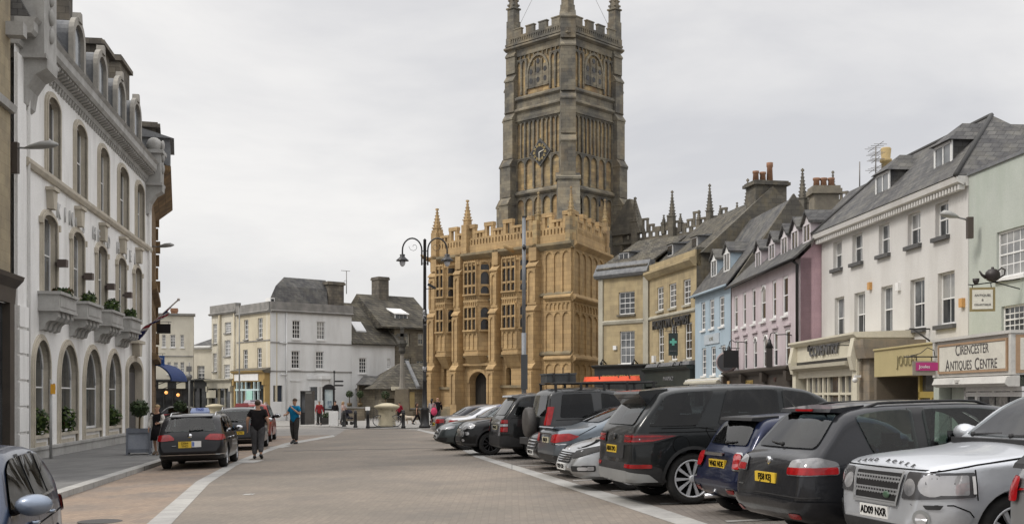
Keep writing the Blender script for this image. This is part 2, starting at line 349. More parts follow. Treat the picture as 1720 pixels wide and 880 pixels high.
for a, b in ar: wins.append((H.u(a), H.u(b), z0a, z0b, (H.u(b) - H.u(a)) / 2, 0))
du0, du1 = H.u(212.5), H.u(235); dz0, dz1 = .16, H.z(223, 607)
for w in wins: ops.append(w[:5])
ops.append((du0, du1, dz0, dz1, .45))
H.wall(0, H.L, -.4, zfr, ops, [HW, HT], rec=.24)
mb = MB(); mb.box(0, H.L, .32, 9, -.4, zfr); mb.build('rear_wall', HW, H.root)
for u0, u1, a, b, ah, k in wins:
    pm = [GLASS, GLASS, GLASSB][k]; w = H.window(u0, u1, a, b, rec=.15, cols=[1, 1, 1][k], rows=(1, 1), fw=.07, bw=0, arch=ah if ah > .4 else 0, pm=pm)
    # moulded surround
    s = MB(); um, hw = (u0 + u1) / 2, (u1 - u0) / 2; zs = b - ah; N = 14; t = .2
    for sg, yy in ((t, .07), (t * .5, .11)):
        o = [(um - (hw + sg) * cos(pi * i / N), zs + (ah + sg) * sin(pi * i / N)) for i in range(N + 1)]; n = [(um - (hw + .002) * cos(pi * i / N), zs + (ah + .002) * sin(pi * i / N)) for i in range(N + 1)]
        for i in range(N): s.ey([n[i], o[i], o[i + 1], n[i + 1]], -yy, .002)
        s.box(u0 - sg, u0 - .002, -yy, .002, a - (.0 if k else .75), zs); s.box(u1 + .002, u1 + sg, -yy, .002, a - (.0 if k else .75), zs)
    if k == 0:
        s.box(u0, u1, -.1, .3, a - .11, a); s.box(u0 + .03, u1 - .03, .02, .12, a - .75, a - .11); s.box(u0 + .25, u1 - .25, -.02, .03, a - .6, a - .25)
    if k == 1: s.box(u0 - .2, u1 + .2, -.06, .3, a - .09, a)
    if k == 2:   # keystone console above the hood
        z = b + .22; s.ey([(um - .2, z), (um + .2, z), (um + .3, z + .62), (um - .3, z + .62)], -.24, .002); s.box(um - .38, um + .38, -.3, .002, z + .62, z + .74)
        s.box(u0 - .3, u0 - .15, -.14, .002, zs - .1, zs + .12); s.box(u1 + .15, u1 + .3, -.14, .002, zs - .1, zs + .12)
    s.build('surround', HT, w)
# door
d = MB(); d.box(du0, du1, .23, .3, dz0, dz1 - .5); d.box(du0, du1, .20, .23, dz0, dz0 + 1.0); d.box((du0 + du1) / 2 - .03, (du0 + du1) / 2 + .03, .19, .23, dz0 + 1.0, dz1 - .5); do = d.build('door', surf('door_paint', (.07, .07, .075), rough=.4), H.root)
d = MB(); d.box(du0, du1, .235, .3, dz1 - .5, dz1); d.build('fanlight', GLASS, do)
s = MB(); um, hw = (du0 + du1) / 2, (du1 - du0) / 2
for i in range(12):
    a0, a1 = pi * i / 12, pi * (i + 1) / 12; f = lambda a, g: (um - (hw + g) * cos(a), dz1 - .45 + (.45 + g) * sin(a)); s.ey([f(a0, .002), f(a0, .3), f(a1, .3), f(a1, .002)], -.12, .002)
s.box(du0 - .3, du0 - .002, -.12, .002, .0, dz1 - .45); s.box(du1 + .002, du1 + .3, -.12, .002, .0, dz1 - .45)
s.ey([(um - .25, dz1 + .25), (um + .25, dz1 + .25), (um + .4, dz1 + .85), (um - .4, dz1 + .85)], -.35, .002); s.box(um - .9, um + .9, -.4, .002, dz1 + .85, dz1 + 1.0)
s.box(du0 - .3, du1 + .3, -.4, .42, -.1, .155); s.build('door_surround', HT, H.root)
# plinth, bands, cornice
zp = H.z(51, 757); s = MB(); s.box(.3, du0 - .31, -.16, .0, -.4, zp); s.box(.3, du0 - .31, -.2, .0, zp, zp + .1); s.build('plinth', HG, H.root)
s = MB(); s.ex([(0, zband - .12), (-.1, zband - .12), (-.17, zband), (-.17, zband + .12), (0, zband + .16)], 1.0, H.L); s.build('string_course', HT, H.root)
s = MB(); s.ex([(0, zfr), (-.12, zfr), (-.16, zfr + .16), (0, zfr + .18)], 0, H.L); s.box(0, H.L, 0, .5, zfr, zct)
zm = zct - .5; s.ex([(0, zm), (-.5, zm), (-.58, zm + .12), (-.58, zct - .12), (-.68, zct), (.3, zct)], 0, H.L)
co = s.build('cornice', HG, H.root)
s = MB(); n = 56
for i in range(n): u = 1.9 + (H.L - 3) * i / (n - 1); s.ex([(0, zm - .55), (-.06, zm - .5), (-.14, zm - .2), (-.44, zm - .08), (-.44, zm), (0, zm)], u - .1, u + .1)
s.build('bracket', HG, co)
# mansard roof and dormers
s = MB(); s.ex([(-.45, zct), (1.5, zct + 3.4), (7, zct + 4.0), (9, zct), (.0, zct)], .2, H.L - .2); s.build('roof', SLATE, H.root)
DG = surf('dormer_paint', (.32, .30, .265), (.25, .24, .22), rough=.7, ns=2)
for k, (a, b, pt) in enumerate([(128, 143, (134, 53)), (168, 181, (176, 104)), (200, 212, (204, 146)), (228, 238, (233, 187))]):
    off = -.15; u0, u1 = H.u(a - 2, -off), H.u(b, -off); um = (u0 + u1) / 2; hw = max((u1 - u0) / 2, .85); zt = H.z(pt[0], pt[1], -off); zt = max(zt, zct + 2.4)
    d = MB(); yb = .0
    fr = lambda g, zb: [(um - hw - g, zb)] + [(um - (hw + g) * cos(pi * i / 12), zt - hw * .8 + (hw * .8 + g) * sin(pi * i / 12)) for i in range(13)] + [(um + hw + g, zb)]
    d.ey(fr(0, zct - .02), yb, 2.6); dm = d.build('dormer', LEAD, H.root)
    q = MB(); o1, i1 = fr(.12, zct), fr(-.16, zct)
    for i in range(len(o1) - 1): q.ey([o1[i], o1[i + 1], i1[i + 1], i1[i]], yb - .14, yb + .05)
    q.ey([(um - .22, zt - .05), (um + .22, zt - .05), (um + .13, zt + .32), (um - .13, zt + .32)], yb - .2, yb + .1)
    q.build('dormer_front', DG, dm); q = MB(); q.ey(fr(-.3, zct + .3), yb - .03, yb - .01); q.build('pane', GLASSB, dm)
# corner pedestals with scroll brackets
for u, w, ht in ((.55, 1.5, 2.5), (H.L - 1.25, 1.0, .5)):
    s = MB(); s.box(u, u + w, -.75, .5, zct - 1.0, zct + ht); s.box(u - .12, u + w + .12, -.88, .55, zct + ht, zct + ht + .18); s.box(u - .06, u + w + .06, -.82, .52, zct - 1.12, zct - .98)
    s.ex([(0, zct - 2.6), (-.12, zct - 2.5), (-.2, zct - 2.0), (-.45, zct - 1.6), (-.8, zct - 1.4), (-.82, zct - 1.12), (0, zct - 1.12)], u + .12, u + w - .12)
    if ht > 1: s.ey([(u + .1, zct + ht + .18), (u + w - .1, zct + ht + .18), (u + w * .72, zct + ht + .9), (u + w * .6, zct + ht + 1.6), (u + w * .4, zct + ht + 1.6), (u + w * .28, zct + ht + .9)], -.6, -.1)
    s.ball((u + w / 2, -.35, zct + ht + (1.75 if ht > 1 else .5)), .28 if ht > 1 else .4)
    for dz in (.4, 1.0, 1.6): s.ball((u + w * .5, -.78, zct - .6 + dz), .24 if dz == 1.0 else .15, .1, .26)
    s.build('pedestal', HG, H.root)
# corner pier with rusticated blocks, downpipes
s = MB(); s.box(.02, .95, -.1, .0, -.4, zct - 1.1); s.build('pier', HW, H.root); zq = H.z(40, 514)
s = MB(); z = .2
while z < zq: s.box(.0, 1.0, -.17, -.1, z, min(z + .78, zq) - .05); z += .82
s.build('quoins', HW, H.root)
for u in (1.22, H.L - .7): s = MB(); s.tube([(u, -.1, .1), (u, -.1, zct - 1.5), (u, -.5, zct - .9)], .055, 8); s.build('downpipe', HW, H.root)
s = MB(); s.box(H.L - .45, H.L, -.1, 0, -.4, zct - 1.1); s.build('pier', HW, H.root)
# sign letters standing on the front, small lamps, plaque
for ch, px in zip("KINGSHEADHOTEL", [97, 108, 118, 128, 138, 157, 165, 173, 181, 197, 204, 211, 218, 226]):
    u = H.u(px); text(ch, .78, surf('letter_white', (.50, .50, .49), rough=.6), H.root, (u, -.04, zband - .95), ext=.02, name='sign_letter')
for px, py in ((107, 443), (151, 465), (188, 482), (217, 496)):
    u, z = H.uv(px, py, .3); s = MB(); s.box(u - .16, u + .16, -.42, -.12, z - .12, z + .14); s.box(u - .04, u + .04, -.13, 0, z - .05, z + .05); s.build('floodlight', plain('floodlight_brown', (.10, .075, .065), .5), H.root)
u, z = H.uv(90, 651); s = MB(); s.lathe([(.16, 0), (.16, .03)], u, -.03, z, ax='y', n=16); s.build('plaque', plain('plaque_red', (.12, .03, .03), .4), H.root)
# stone window boxes on scroll corbels
for k, (a, b) in enumerate(((55, 121), (110, 163), (154, 199), (190, 232))):
    um = (H.u(f1[k][0]) + H.u(f1[k][1])) / 2 - .1; w = 1.2; zt = z1a - .02; s = MB()
    s.box(um - w, um + w, -.68, 0, zt - .58, zt - .1); s.box(um - w - .07, um + w + .07, -.76, 0, zt - .1, zt); s.box(um - w - .04, um + w + .04, -.72, 0, zt - .66, zt - .58)
    s.box(um - w + .15, um + w - .15, -.70, -.67, zt - .5, zt - .2)
    bx = s.build('window_box', HG, H.root); s = MB()
    for q in (-.9, -.3, .3, .9):
        s.ex([(0, zt - 1.3), (-.16, zt - 1.26), (-.22, zt - 1.06), (-.32, zt - .97), (-.52, zt - .97), (-.62, zt - .84), (-.6, zt - .66), (0, zt - .66)], um + q - .17, um + q + .17)
    s.build('corbel', HG, bx)
GR1 = surf('leaf_green', (.05, .085, .022), (.085, .12, .03), ns=4, rough=.6); GR2 = surf('leaf_dark', (.022, .042, .014), (.04, .065, .02), ns=4, rough=.6); GRB = surf('leaf_brown', (.12, .075, .035), (.07, .06, .03), ns=4, rough=.7)
GR3 = surf('leaf_bay', (.018, .03, .012), (.035, .05, .016), ns=4, rough=.5)
def plant(name, label, cat, p, r, n, sz, mats, stem=0, group=None, seed=1, fill=.35):
    t = empty(name, p, label, cat, group); b = MB(); b.leaves((0, 0, stem + r[2] * .9), r, n, sz, fill, seed, len(mats)); b.build('foliage', mats, t)
    b = MB(); b.tube([(0, 0, -.05), (.02, .01, stem + r[2] * .5), (.0, -.02, stem + r[2])], .03, 6); b.build('stem', GRB, t); return t
wb = ['dry brownish plant in the window box closest to the lettered corner pier', 'low green bush in the second window box from the corner pier', 'tall bright green bush in the third window box from the corner pier', 'green bush in the window box beside the flagpole']
for k, (rr, n, mt) in enumerate([((.42, .2, .16), 120, [GRB, GR2]), ((.3, .22, .28), 170, [GR1, GR2]), ((.32, .24, .34), 190, [GR1, GR2]), ((.3, .22, .28), 160, [GR1, GR2])]):
    um = (H.u(f1[k][0]) + H.u(f1[k][1])) / 2; plant('window_box_plant', wb[k], 'plant', H.world(um + .1, -.42, z1a - .08), rr, n, .1, mt, 0, 'plants in the hotel window boxes', k + 3)
wl = ['dark leafy pot plant with orange flowers inside the arched window beside the quoins', 'spreading pot plant inside the second arched window from the quoins', 'dark round pot plant inside the arched window beside the hotel door']
for k, i in enumerate((0, 1, 3)):
    um = (H.u(ar[i][0]) + H.u(ar[i][1])) / 2; plant('window_plant', wl[k], 'plant', H.world(um - .1, .1, z0a), (.5, .2, .5), 260, .11, [GR2, GR1], 0, 'plants on the sills of the arched windows', k + 30)
# lantern in the doorway
t = empty('door_lantern', H.world(du0 + .1, .1, dz1 - 1.75), 'lit glass lantern on a bracket in the hotel doorway', 'lantern', None, H.rz)
b = MB(); b.lathe([(.02, 0), (.13, .08), (.2, .55), (.24, .58), (.12, .75), (.03, .85)], n=6, smooth=False); b.tube([(0, 0, .8), (0, 0, .95), (0, .35, .95)], .02, 6); b.build('lantern_case', BLACK, t)
b = MB(); b.lathe([(.135, .12), (.195, .53)], n=6, smooth=False); b.T = None; o = b.build('lantern_glass', plain('lamp_glow', (.8, .6, .35), .3, emit=((1, .55, .2), .9)), t); o.scale = (1.03, 1.03, 1)
# flag
p0 = H.world(H.u(224), -.05, H.z(224, 570)); tip = Vector((at(300, 52.5), 52.5, zat(503, 52.5))); dv = tip - p0
t = empty('flag', p0, 'union flag drooping from a slanting pole on the white hotel', 'flag'); b = MB(); b.tube([(0, 0, 0), dv], .035, 8); b.ball(dv, .07); b.build('flagpole', plain('pole_white', (.45, .40, .36), .5), t)
FR, FB, FW = plain('flag_red', (.30, .035, .05), .8, .1), plain('flag_blue', (.025, .03, .10), .8, .1), plain('flag_white', (.50, .48, .48), .8, .1)
def jack(u, v):
    x, y = u * 2 - 1, v * 2 - 1; s = abs(abs(x) - abs(y))
    if abs(x) < .1 or abs(y) < .18: return 0
    if abs(x) < .17 or abs(y) < .3: return 2
    return 0 if s < .1 else 2 if s < .27 else 1
b = MB(); NU, NV = 44, 22; vs = []
for i in range(NU + 1):
    for j in range(NV + 1):
        u, v = i / NU, j / NV; q = dv * (.07 + .80 * u); dr = v * (.95 - .35 * u); f = .13 * sin(v * 9 + u * 5) * v + .06 * sin(u * 17 + v * 3) * v
        vs.append(q + Vector((-.50 * dr + f * .6, f, -.55 * dr - .12 * v * sin(u * 9))))
for i in range(NU):
    for j in range(NV):
        b.m = jack((i + .5) / NU, (j + .5) / NV); a = i * (NV + 1) + j; b.add([vs[a], vs[a + 1], vs[a + NV + 2], vs[a + NV + 1]], [(0, 1, 2, 3)])
b.build('flag_cloth', [FR, FB, FW], t)
# planters with clipped bay trees by the door
PG = surf('planter_grey', (.16, .175, .20), (.13, .14, .165), rough=.6, ns=2)
for k, (px, py, sc, lab) in enumerate([(234, 763, 1.0, 'square grey panelled planter standing on the pavement beside the hotel door'), (272, 751, .8, 'square grey panelled planter half hidden behind the woman in the white cardigan')]):
    p = G(px, py, .11) if k == 0 else H.world(H.u(248), -1.6, .02); z = gz(p.x) + .115; t = empty('planter', (p.x, p.y, z), lab, 'planter', 'grey hotel planters', H.rz + .1)
    b = MB(); h = .9; w = .40
    b.box(-w + .06, w - .06, -w + .06, w - .06, .12, h - .06); b.build('tub', surf('planter_panel', (.27, .29, .33), (.22, .24, .28), rough=.6, ns=2), t)
    b = MB()
    for x in (-1, 1):
        for y in (-1, 1): b.box(x * w - .07 * (x > 0), x * w + .07 * (x < 0), y * w - .07 * (y > 0), y * w + .07 * (y < 0), 0, h)
    for z0_, z1_ in ((.08, .2), (h - .16, h - .02)):
        for y in (-1, 1): b.box(-w + .07, w - .07, y * (w - .03) - .02, y * (w - .03) + .02, z0_, z1_); b.box(y * (w - .03) - .02, y * (w - .03) + .02, -w + .07, w - .07, z0_, z1_)
    b.build('frame', PG, t)
    plant('bay_tree', ['round clipped bay tree on a bare stem in the planter beside the door', 'round clipped bay tree behind the head of the woman in the white cardigan'][k], 'bay tree', (p.x, p.y, z + h - .05), (.34, .34, .30), 900, .06, [GR3, GR2], .45, 'clipped bay trees by the hotel door', 50 + k, .2)
# ---- tan stone building at the corner of the picture
T = Fac('tan_stone_building', 'tan stone building with a dark shopfront, next to the hotel corner pier', 'building', (hx(24) + .25, 24), (hx(33.9) + .25, 33.9), -.4)
zs = T.z(30, 462, .4)
tw = [(T.L - 3.4, T.L - 2.0, zs + 1.2, zs + 4.2), (T.L - 3.4, T.L - 2.0, zs + 5.6, zs + 8.4), (2, 3.5, zs + 1.2, zs + 4.2), (2, 3.5, zs + 5.6, zs + 8.4), (5, 6.4, zs + 1.2, zs + 4.2), (5, 6.4, zs + 5.6, zs + 8.4)]
T.wall(0, T.L, zs, 17.2, tw, TANS, rec=.25)
for w in tw: T.window(*w, rec=.15, cols=2, rows=(2, 2))
s = MB(); s.box(0, T.L, .3, 8, -.3, 17.0); s.box(T.L - .02, T.L, .0, .3, zs, 17.2); s.build('rear_wall', TANS, T.root)
s = MB(); s.ex([(0, 4.9 + zs), (-.15, 4.9 + zs), (-.2, 5.1 + zs), (0, 5.2 + zs)], 0, T.L + .02); s.ex([(0, 16.3), (-.3, 16.5), (-.5, 17.0), (-.5, 17.2), (.4, 17.2), (.4, 16.3)], 0, T.L + .02); s.build('cornice', HG, T.root)
s = MB(); s.ex([(0, zs - .8), (-.12, zs - .8), (-.15, zs - .35), (-.36, zs - .12), (-.4, zs), (0, zs + .02)], 0, T.L + .05)
for u in (T.L - .45, T.L - 3.2, T.L - 6, .1): s.box(u, u + .45, -.12, .1, -.3, zs - .8)
s.box(0, T.L, .0, .1, -.3, .7); s.build('shopfront', surf('shopfront_umber', (.075, .062, .05), (.06, .05, .042), rough=.5), T.root)
s = MB(); s.box(.1, T.L - .1, .1, .14, .7, zs - .8); s.build('shop_window', GLASS, T.root)
s = MB(); s.box(T.L - .5, T.L - .1, -.5, .02, 12.8, 13.2); s.build('stone_bracket', HG, T.root)
# ---- brown stone building past the hotel
Bn = Fac('brown_stone_building', 'narrow dark brown stone building seen edge-on past the hotel', 'building', (hx(58.55) + .05, 58.55), (at(262, 71), 71), -.4)
zt = 13.9; bo = [(2 + 3.2 * i, 3.4 + 3.2 * i, z, z + 2.3) for i in range(3) for z in (4.6, 8.4)]
Bn.wall(0, Bn.L, -.3, zt, bo, BRNS, rec=.3)
for w in bo: Bn.window(*w, rec=.2, cols=2, rows=(2, 2))
s = MB(); s.box(0, Bn.L, .4, 8, -.3, zt); s.box(0, .03, -.0, .4, -.3, zt); s.build('rear_wall', BRNS, Bn.root)
s = MB(); s.ex([(0, zt - .9), (-.5, zt - .5), (-1.0, zt - .1), (-1.0, zt + .15), (.5, zt + .3), (.5, zt - .9)], -.02, Bn.L); s.ex([(.0, 4.0), (-.35, 4.05), (-.35, 4.3), (0, 4.4)], 0, Bn.L); s.ex([(.0, 7.6), (-.3, 7.7), (-.3, 7.95), (0, 8.1)], 0, Bn.L); s.build('cornice', BRNS, Bn.root)
s = MB()
for k in range(11):
    z = 4.5 + k * .82; w = .25 if k % 2 else .4; s.box(Bn.L - w, Bn.L + .1, -.14 - .06 * (k % 3), .3, z, z + .7)
s.build('quoins', BRNS, Bn.root)
s = MB(); s.ex([(-.9, zt + .1), (3, zt + 3.2), (7, zt + .1)], 0, Bn.L); s.build('roof', STONETILE, Bn.root)
CHS = surf('chimney_stone', (.11, .1, .088), (.17, .15, .12), rough=.9, ns=1.2, brick=(.5, .28, .015, (.6, .6, .6), .2), stain=((.05, .046, .04), .6, 1.2, .6))
POT = surf('terracotta', (.28, .15, .09), (.2, .11, .07), rough=.8, ns=4)
def chimney(parent, u0, u1, y0, y1, z0, z1, pots=2, cap=.12, mat=None, ph=.6):
    b = MB(); b.box(u0, u1, y0, y1, z0, z1 - .3); b.box(u0 - cap, u1 + cap, y0 - cap, y1 + cap, z1 - .3, z1 - .1); b.box(u0 - cap / 2, u1 + cap / 2, y0 - cap / 2, y1 + cap / 2, z1 - .1, z1)
    c = b.build('chimney', mat or CHS, parent); q = MB()
    for i in range(pots):
        x = u0 + (u1 - u0) * (i + .5) / pots; hh = ph * (1 + .25 * ((i * 7) % 3 - 1)); q = MB(); q.lathe([(.17, 0), (.14, hh * .8), (.17, hh * .85), (.17, hh), (.11, hh), (.11, hh * .9)], x, (y0 + y1) / 2, z1, n=12); q.build('chimney_pot', POT, c)
    return c
zc = lambda px, py, Y: zat(py, Y) + .4
chimney(H.root, 7.2, 9.4, 1.6, 2.7, zct + 1, zct + 5.1, 0); chimney(H.root, 11.9, 12.5, 1.2, 2.0, zct + 1, zct + 5.2, 1, ph=1.0, cap=.2); chimney(H.root, 16.2, 18.2, .9, 1.9, zct + 1, zct + 4.3, 0, .25); chimney(H.root, 19.6, 22.0, .7, 1.7, zct + .5, zct + 4.6, 0, .15)
chimney(Bn.root, 1.0, 3.0, -.2, 1.2, zt, zt + 2.6, 0, .25)
s = MB(); s.box(.6, 4.5, -.95, 2, zt + .3, zt + 1.7); s.ex([(-1.15, zt + 1.7), (2.1, zt + 2.6), (2.1, zt + 1.7)], .4, 4.7); s.build('roof_hut', LEAD, Bn.root)
# hanging black board, blue sign, blue awning
def hang_sign(name, label, p, w, h, dirn, mat, arm=True, thick=.05):
    t = empty(name, p, label, 'sign', None, atan2(dirn[1], dirn[0])); b = MB(); b.box(-w / 2, w / 2, -thick / 2, thick / 2, 0, h); b.build('board', mat, t)
    if arm: b = MB(); b.tube([(-w / 2 - .25, 0, h + .12), (w / 2 + .05, 0, h + .12)], .02, 6); b.box(-w / 2 + .1, -w / 2 + .12, -.01, .01, h, h + .12); b.box(w / 2 - .12, w / 2 - .1, -.01, .01, h, h + .12); b.build('bracket', BLACK, t)
    return t
p = Vector((at(275, 66), 66, zat(560, 66))); hang_sign('hanging_board', 'plain black board hanging out from the brown stone building', p, .78, .56, (1, .1), BLACK)
p = Vector((at(267, 69), 69, zat(614, 69))); t = hang_sign('blue_sign', 'small bright blue shop sign hanging above the blue awning', p, .66, .62, (1, .1), plain('sign_blue', (.04, .13, .42), .5))
text('LOCAL', .16, WHITE, t, (0, -.03, .44)); text('NEWS', .2, plain('navy', (.01, .02, .09), .5), t, (0, -.03, .2))
t = empty('awning', (at(258, 69.5), 69.5, gz(-20)), 'dark blue rounded shop awning over the pavement past the hotel', 'awning', None, 0)
zA = zat(610, 69.5) - gz(-20); zB = zat(640, 69.5) - gz(-20); wA = at(302, 69.5) - at(258, 69.5); b = MB()
arc = [(wA * sin(pi / 2 * i / 10), zB + (zA - zB) * cos(pi / 2 * i / 10)) for i in range(11)]
b.ey(arc + [(wA - .06, zB)] + [(q[0] * .94, zB + (q[1] - zB) * .94) for q in arc[::-1]], -1.6, 1.6); b.build('canopy', surf('awning_blue', (.03, .055, .16), (.025, .045, .13), rough=.8, ns=3), t)
b = MB(); b.tube([(0, -1.5, zB - .5), (wA * .9, -1.5, zB + .03)], .025, 6); b.tube([(0, 1.5, zB - .5), (wA * .9, 1.5, zB + .03)], .025, 6); b.build('awning_arm', BLACK, t)
# street lamps fixed to walls
def wall_lamp(label, base, head, hl=1.0, box=.75):
    t = empty('wall_lamp', base, label, 'street lamp', 'street lamps fixed to walls'); v = Vector(head) - Vector(base); dd = Vector((v.x, v.y, 0)).normalized(); b = MB()
    b.box(-.09, .09, -.09, .09, -box, box * .25); b.build('gear_box', plain('lamp_box', (.075, .06, .05), .6), t)
    b = MB(); b.tube([(0, 0, 0), v * .4 + Vector((0, 0, .02)), v], .03, 8); b.build('arm', plain('lamp_arm', (.2, .2, .2), .5), t)
    b = MB(); s0 = dd.cross(Vector((0, 0, 1))); pr = [(-.08, .05), (.1, .12), (.45, .2), (.8, .19), (1.0, .07)]; vs = []; fs = []; n = 10
    for q, r in pr:
        c = v + dd * (q * hl) + Vector((0, 0, .1 * q))
        for j in range(n): a = 2 * pi * j / n; vs.append(c + s0 * (r * cos(a)) + Vector((0, 0, (.16 if sin(a) > 0 else .07) * (r / .2) * sin(a))))
    for i in range(len(pr) - 1):
        for j in range(n): fs.append((i * n + j, i * n + (j + 1) % n, (i + 1) * n + (j + 1) % n, (i + 1) * n + j))
    fs += [tuple(range(n)), tuple(range((len(pr) - 1) * n, len(pr) * n))]; b.smooth = True; b.add(vs, fs); b.build('lamp_head', plain('lamp_grey', (.30, .30, .29), .5), t)
    return t
y = 34.4; wall_lamp('grey lamp on a brown box at the corner of the tan building and the hotel', (at(26, y), y, zat(250, y)), (at(46, y), y, zat(249, y)), at(97, y) - at(46, y))
y = 62; wall_lamp('grey lamp head sticking out of the dark brown stone building', (at(252, y), y, zat(414, y)), (at(266, y), y, zat(415, y)), at(292, y) - at(266, y), .5)
# ================================================================ the church
GOLD = surf('porch_stone', (.465, .325, .168), (.355, .25, .132), rough=.9, ns=.55, brick=(.75, .36, .014, (.66, .62, .56), .13), stain=((.19, .135, .08), .65, .7, .3), bump=.25, nfac=(.3, .7))
TOW = surf('tower_stone', (.205, .185, .145), (.115, .11, .098), rough=.95, ns=.45, brick=(.8, .36, .014, (.62, .62, .62), .20), stain=((.30, .22, .115), .42, .5, .6), bump=.35, nfac=(.42, .58))
TOWP = surf('tower_panel_stone', (.385, .285, .148), (.22, .185, .128), rough=.95, ns=.7, brick=(.8, .36, .014, (.66, .63, .6), .22), stain=((.30, .14, .06), .5, .6, .4), bump=.35)
NAVE = surf('nave_stone', (.19, .17, .135), (.12, .112, .096), rough=.95, ns=.6, brick=(.7, .34, .012, (.7, .7, .7), .14), stain=((.06, .058, .052), .6, .6, .5), bump=.3)
DARKGL = pane('leaded_glass', (.012, .012, .014), (.035, .033, .033), .25)
def put(o, T): o.matrix_local = T; return o
def pinn(mb, x, y, z, w, h, shaft=.42, kn=5):
    """crocketed pinnacle: square shaft with gablets, tapering spirelet with knobs, finial"""
    hs = h * shaft; a = w / 2; mb.box(x - a, x + a, y - a, y + a, z, z + hs); b = a * 1.25; mb.box(x - b, x + b, y - b, y + b, z + hs, z + hs + w * .18)
    z1, z2 = z + hs + w * .18, z + h * .93; c = a * .16
    mb.frustum([(x - a * .85, y - a * .85), (x + a * .85, y - a * .85), (x + a * .85, y + a * .85), (x - a * .85, y + a * .85)], [(x - c, y - c), (x + c, y - c), (x + c, y + c), (x - c, y + c)], z1, z2)
    for k in range(kn):
        f = (k + .6) / (kn + .3); r = a * .85 * (1 - f) + c * f; q = w * .12 * (1.1 - .5 * f); zz = z1 + (z2 - z1) * f
        for sx, sy in ((1, 1), (1, -1), (-1, 1), (-1, -1)): mb.box(x + sx * r - q, x + sx * r + q, y + sy * r - q, y + sy * r + q, zz - q * .7, zz + q * .9)
    q = w * .2; mb.box(x - q, x + q, y - q, y + q, z2, z2 + q * 1.6); mb.box(x - q * .45, x + q * .45, y - q * .45, y + q * .45, z2 + q * 1.6, z + h)
def pierced(mb, u0, u1, z, h, n, y0=-.1, y1=.2, step=True):
    """open battlement: stepped merlons with slots cut right through"""
    w = (u1 - u0) / n; zb = z + h * .42
    # low pierced band: small square openings
    mb.box(u0, u1, y0 - .05, y1 + .05, z, z + h * .12); m = n * 3; q = (u1 - u0) / m
    for i in range(m): mb.box(u0 + q * i, u0 + q * (i + .62), y0, y1, z + h * .12, zb - h * .08)
    mb.box(u0, u1, y0, y1, zb - h * .08, zb)
    for i in range(n):
        a = u0 + w * i; zt = z + h
        if i % 2 == 0:
            mb.box(a + w * .02, a + w * .30, y0, y1, zb, zt - h * .16); mb.box(a + w * .45, a + w * .60, y0, y1, zb, zt - h * .16) if w > 1.4 else None
            mb.box(a + w * .70, a + w * .98, y0, y1, zb, zt - h * .16); mb.box(a, a + w, y0 - .04, y1 + .04, zt - h * .16, zt)
        else:
            zl = zb + h * .28
            mb.box(a, a + w * .2, y0, y1, zb, zl - h * .1); mb.box(a + w * .42, a + w * .58, y0, y1, zb, zl - h * .1); mb.box(a + w * .8, a + w, y0, y1, zb, zl - h * .1); mb.box(a + .002, a + w - .002, y0 - .03, y1 + .03, zl - h * .1, zl)
def arcade(mb, u0, u1, z0, z1, n, pr=.09, rw=.07, head=.5, y=0):
    """blind panelling: ribs with pointed cusped heads"""
    w = (u1 - u0) / n
    for i in range(n + 1): mb.box(u0 + w * i - rw, u0 + w * i + rw, y - pr, y + .002, z0, z1)
    for i in range(n):
        a = u0 + w * i + rw; b = a + w - 2 * rw; m = (a + b) / 2; hz = z1 - head; K = 5
        for sg in (0, 1):
            pts = [(a + (m - a) * (1 - cos(pi / 2 * k / K)), hz + (head * .88) * sin(pi / 2 * k / K)) for k in range(K + 1)]
            if sg: pts = [(a + b - x, zz) for x, zz in pts]
            c = a if sg == 0 else b; mb.ey(pts + [(m, z1 - .001), (c, z1 - .001)], y - pr * .9, y + .001)
    mb.box(u0 - rw, u1 + rw, y - pr * 1.1, y + .003, z1, z1 + .12)
# ------------------------------------------------------------- porch
PA, PB = (at(730, 101.9), 101.9), (at(961, 90.6), 90.6)
P = Fac('church_porch', 'three storey golden stone church porch with oriel windows and pierced battlements', 'church porch', PA, PB, -.12)
zc = 14.0 + .12; Lp = P.L
def lights(parent, u0, u1, rows, n, y, T=None, bw=.075):
    """stone window group: dark glass behind mullions with small arched heads; rows = [(z0,z1)...]"""
    g = MB(); m = MB(); w = (u1 - u0) / n
    z0, z1 = min(r[0] for r in rows), max(r[1] for r in rows)
    g.box(u0, u1, y - .02, y + .02, z0, z1)
    for i in range(n + 1): m.box(u0 + w * i - bw / 2, u0 + w * i + bw / 2, y - .2, y + .02, z0, z1)
    m.box(u0, u1, y - .19, y + .02, z1, z1 + .12); m.box(u0 - bw, u1 + bw, y - .26, y + .02, z0 - .14, z0)
    for r in range(len(rows)):
        if r: m.box(u0, u1, y - .16, y + .01, rows[r][1], rows[r - 1][0])
        for i in range(n):
            a, b = u0 + w * i + bw / 2, u0 + w * (i + 1) - bw / 2; mid = (a + b) / 2; h = (b - a) * .62; zt = rows[r][1]
            for c in (a, b):
                K = 4; pts = [(c + (mid - c) * (1 - cos(pi / 2 * k / K)), zt - h + h * sin(pi / 2 * k / K)) for k in range(K + 1)]; m.ey(pts + [(c, zt)], y - .13, y + .0)
    o = m.build('window', GOLD, parent); q = g.build('pane', DARKGL, o)
    if T is not None: o.matrix_local = T
    return o
uf = P.u; zf = lambda px, py: P.z(px, py)
bays = [(uf(739), uf(766), 2), (uf(783), uf(824), 3), (uf(846), uf(891), 3)]
rowsU = [(zf(800, 456), zf(800, 443.5)), (zf(800, 480), zf(800, 459)), (zf(800, 495.5), zf(800, 483))]
rowsL = [(zf(800, 535), zf(800, 518)), (zf(800, 555), zf(800, 537.5))]
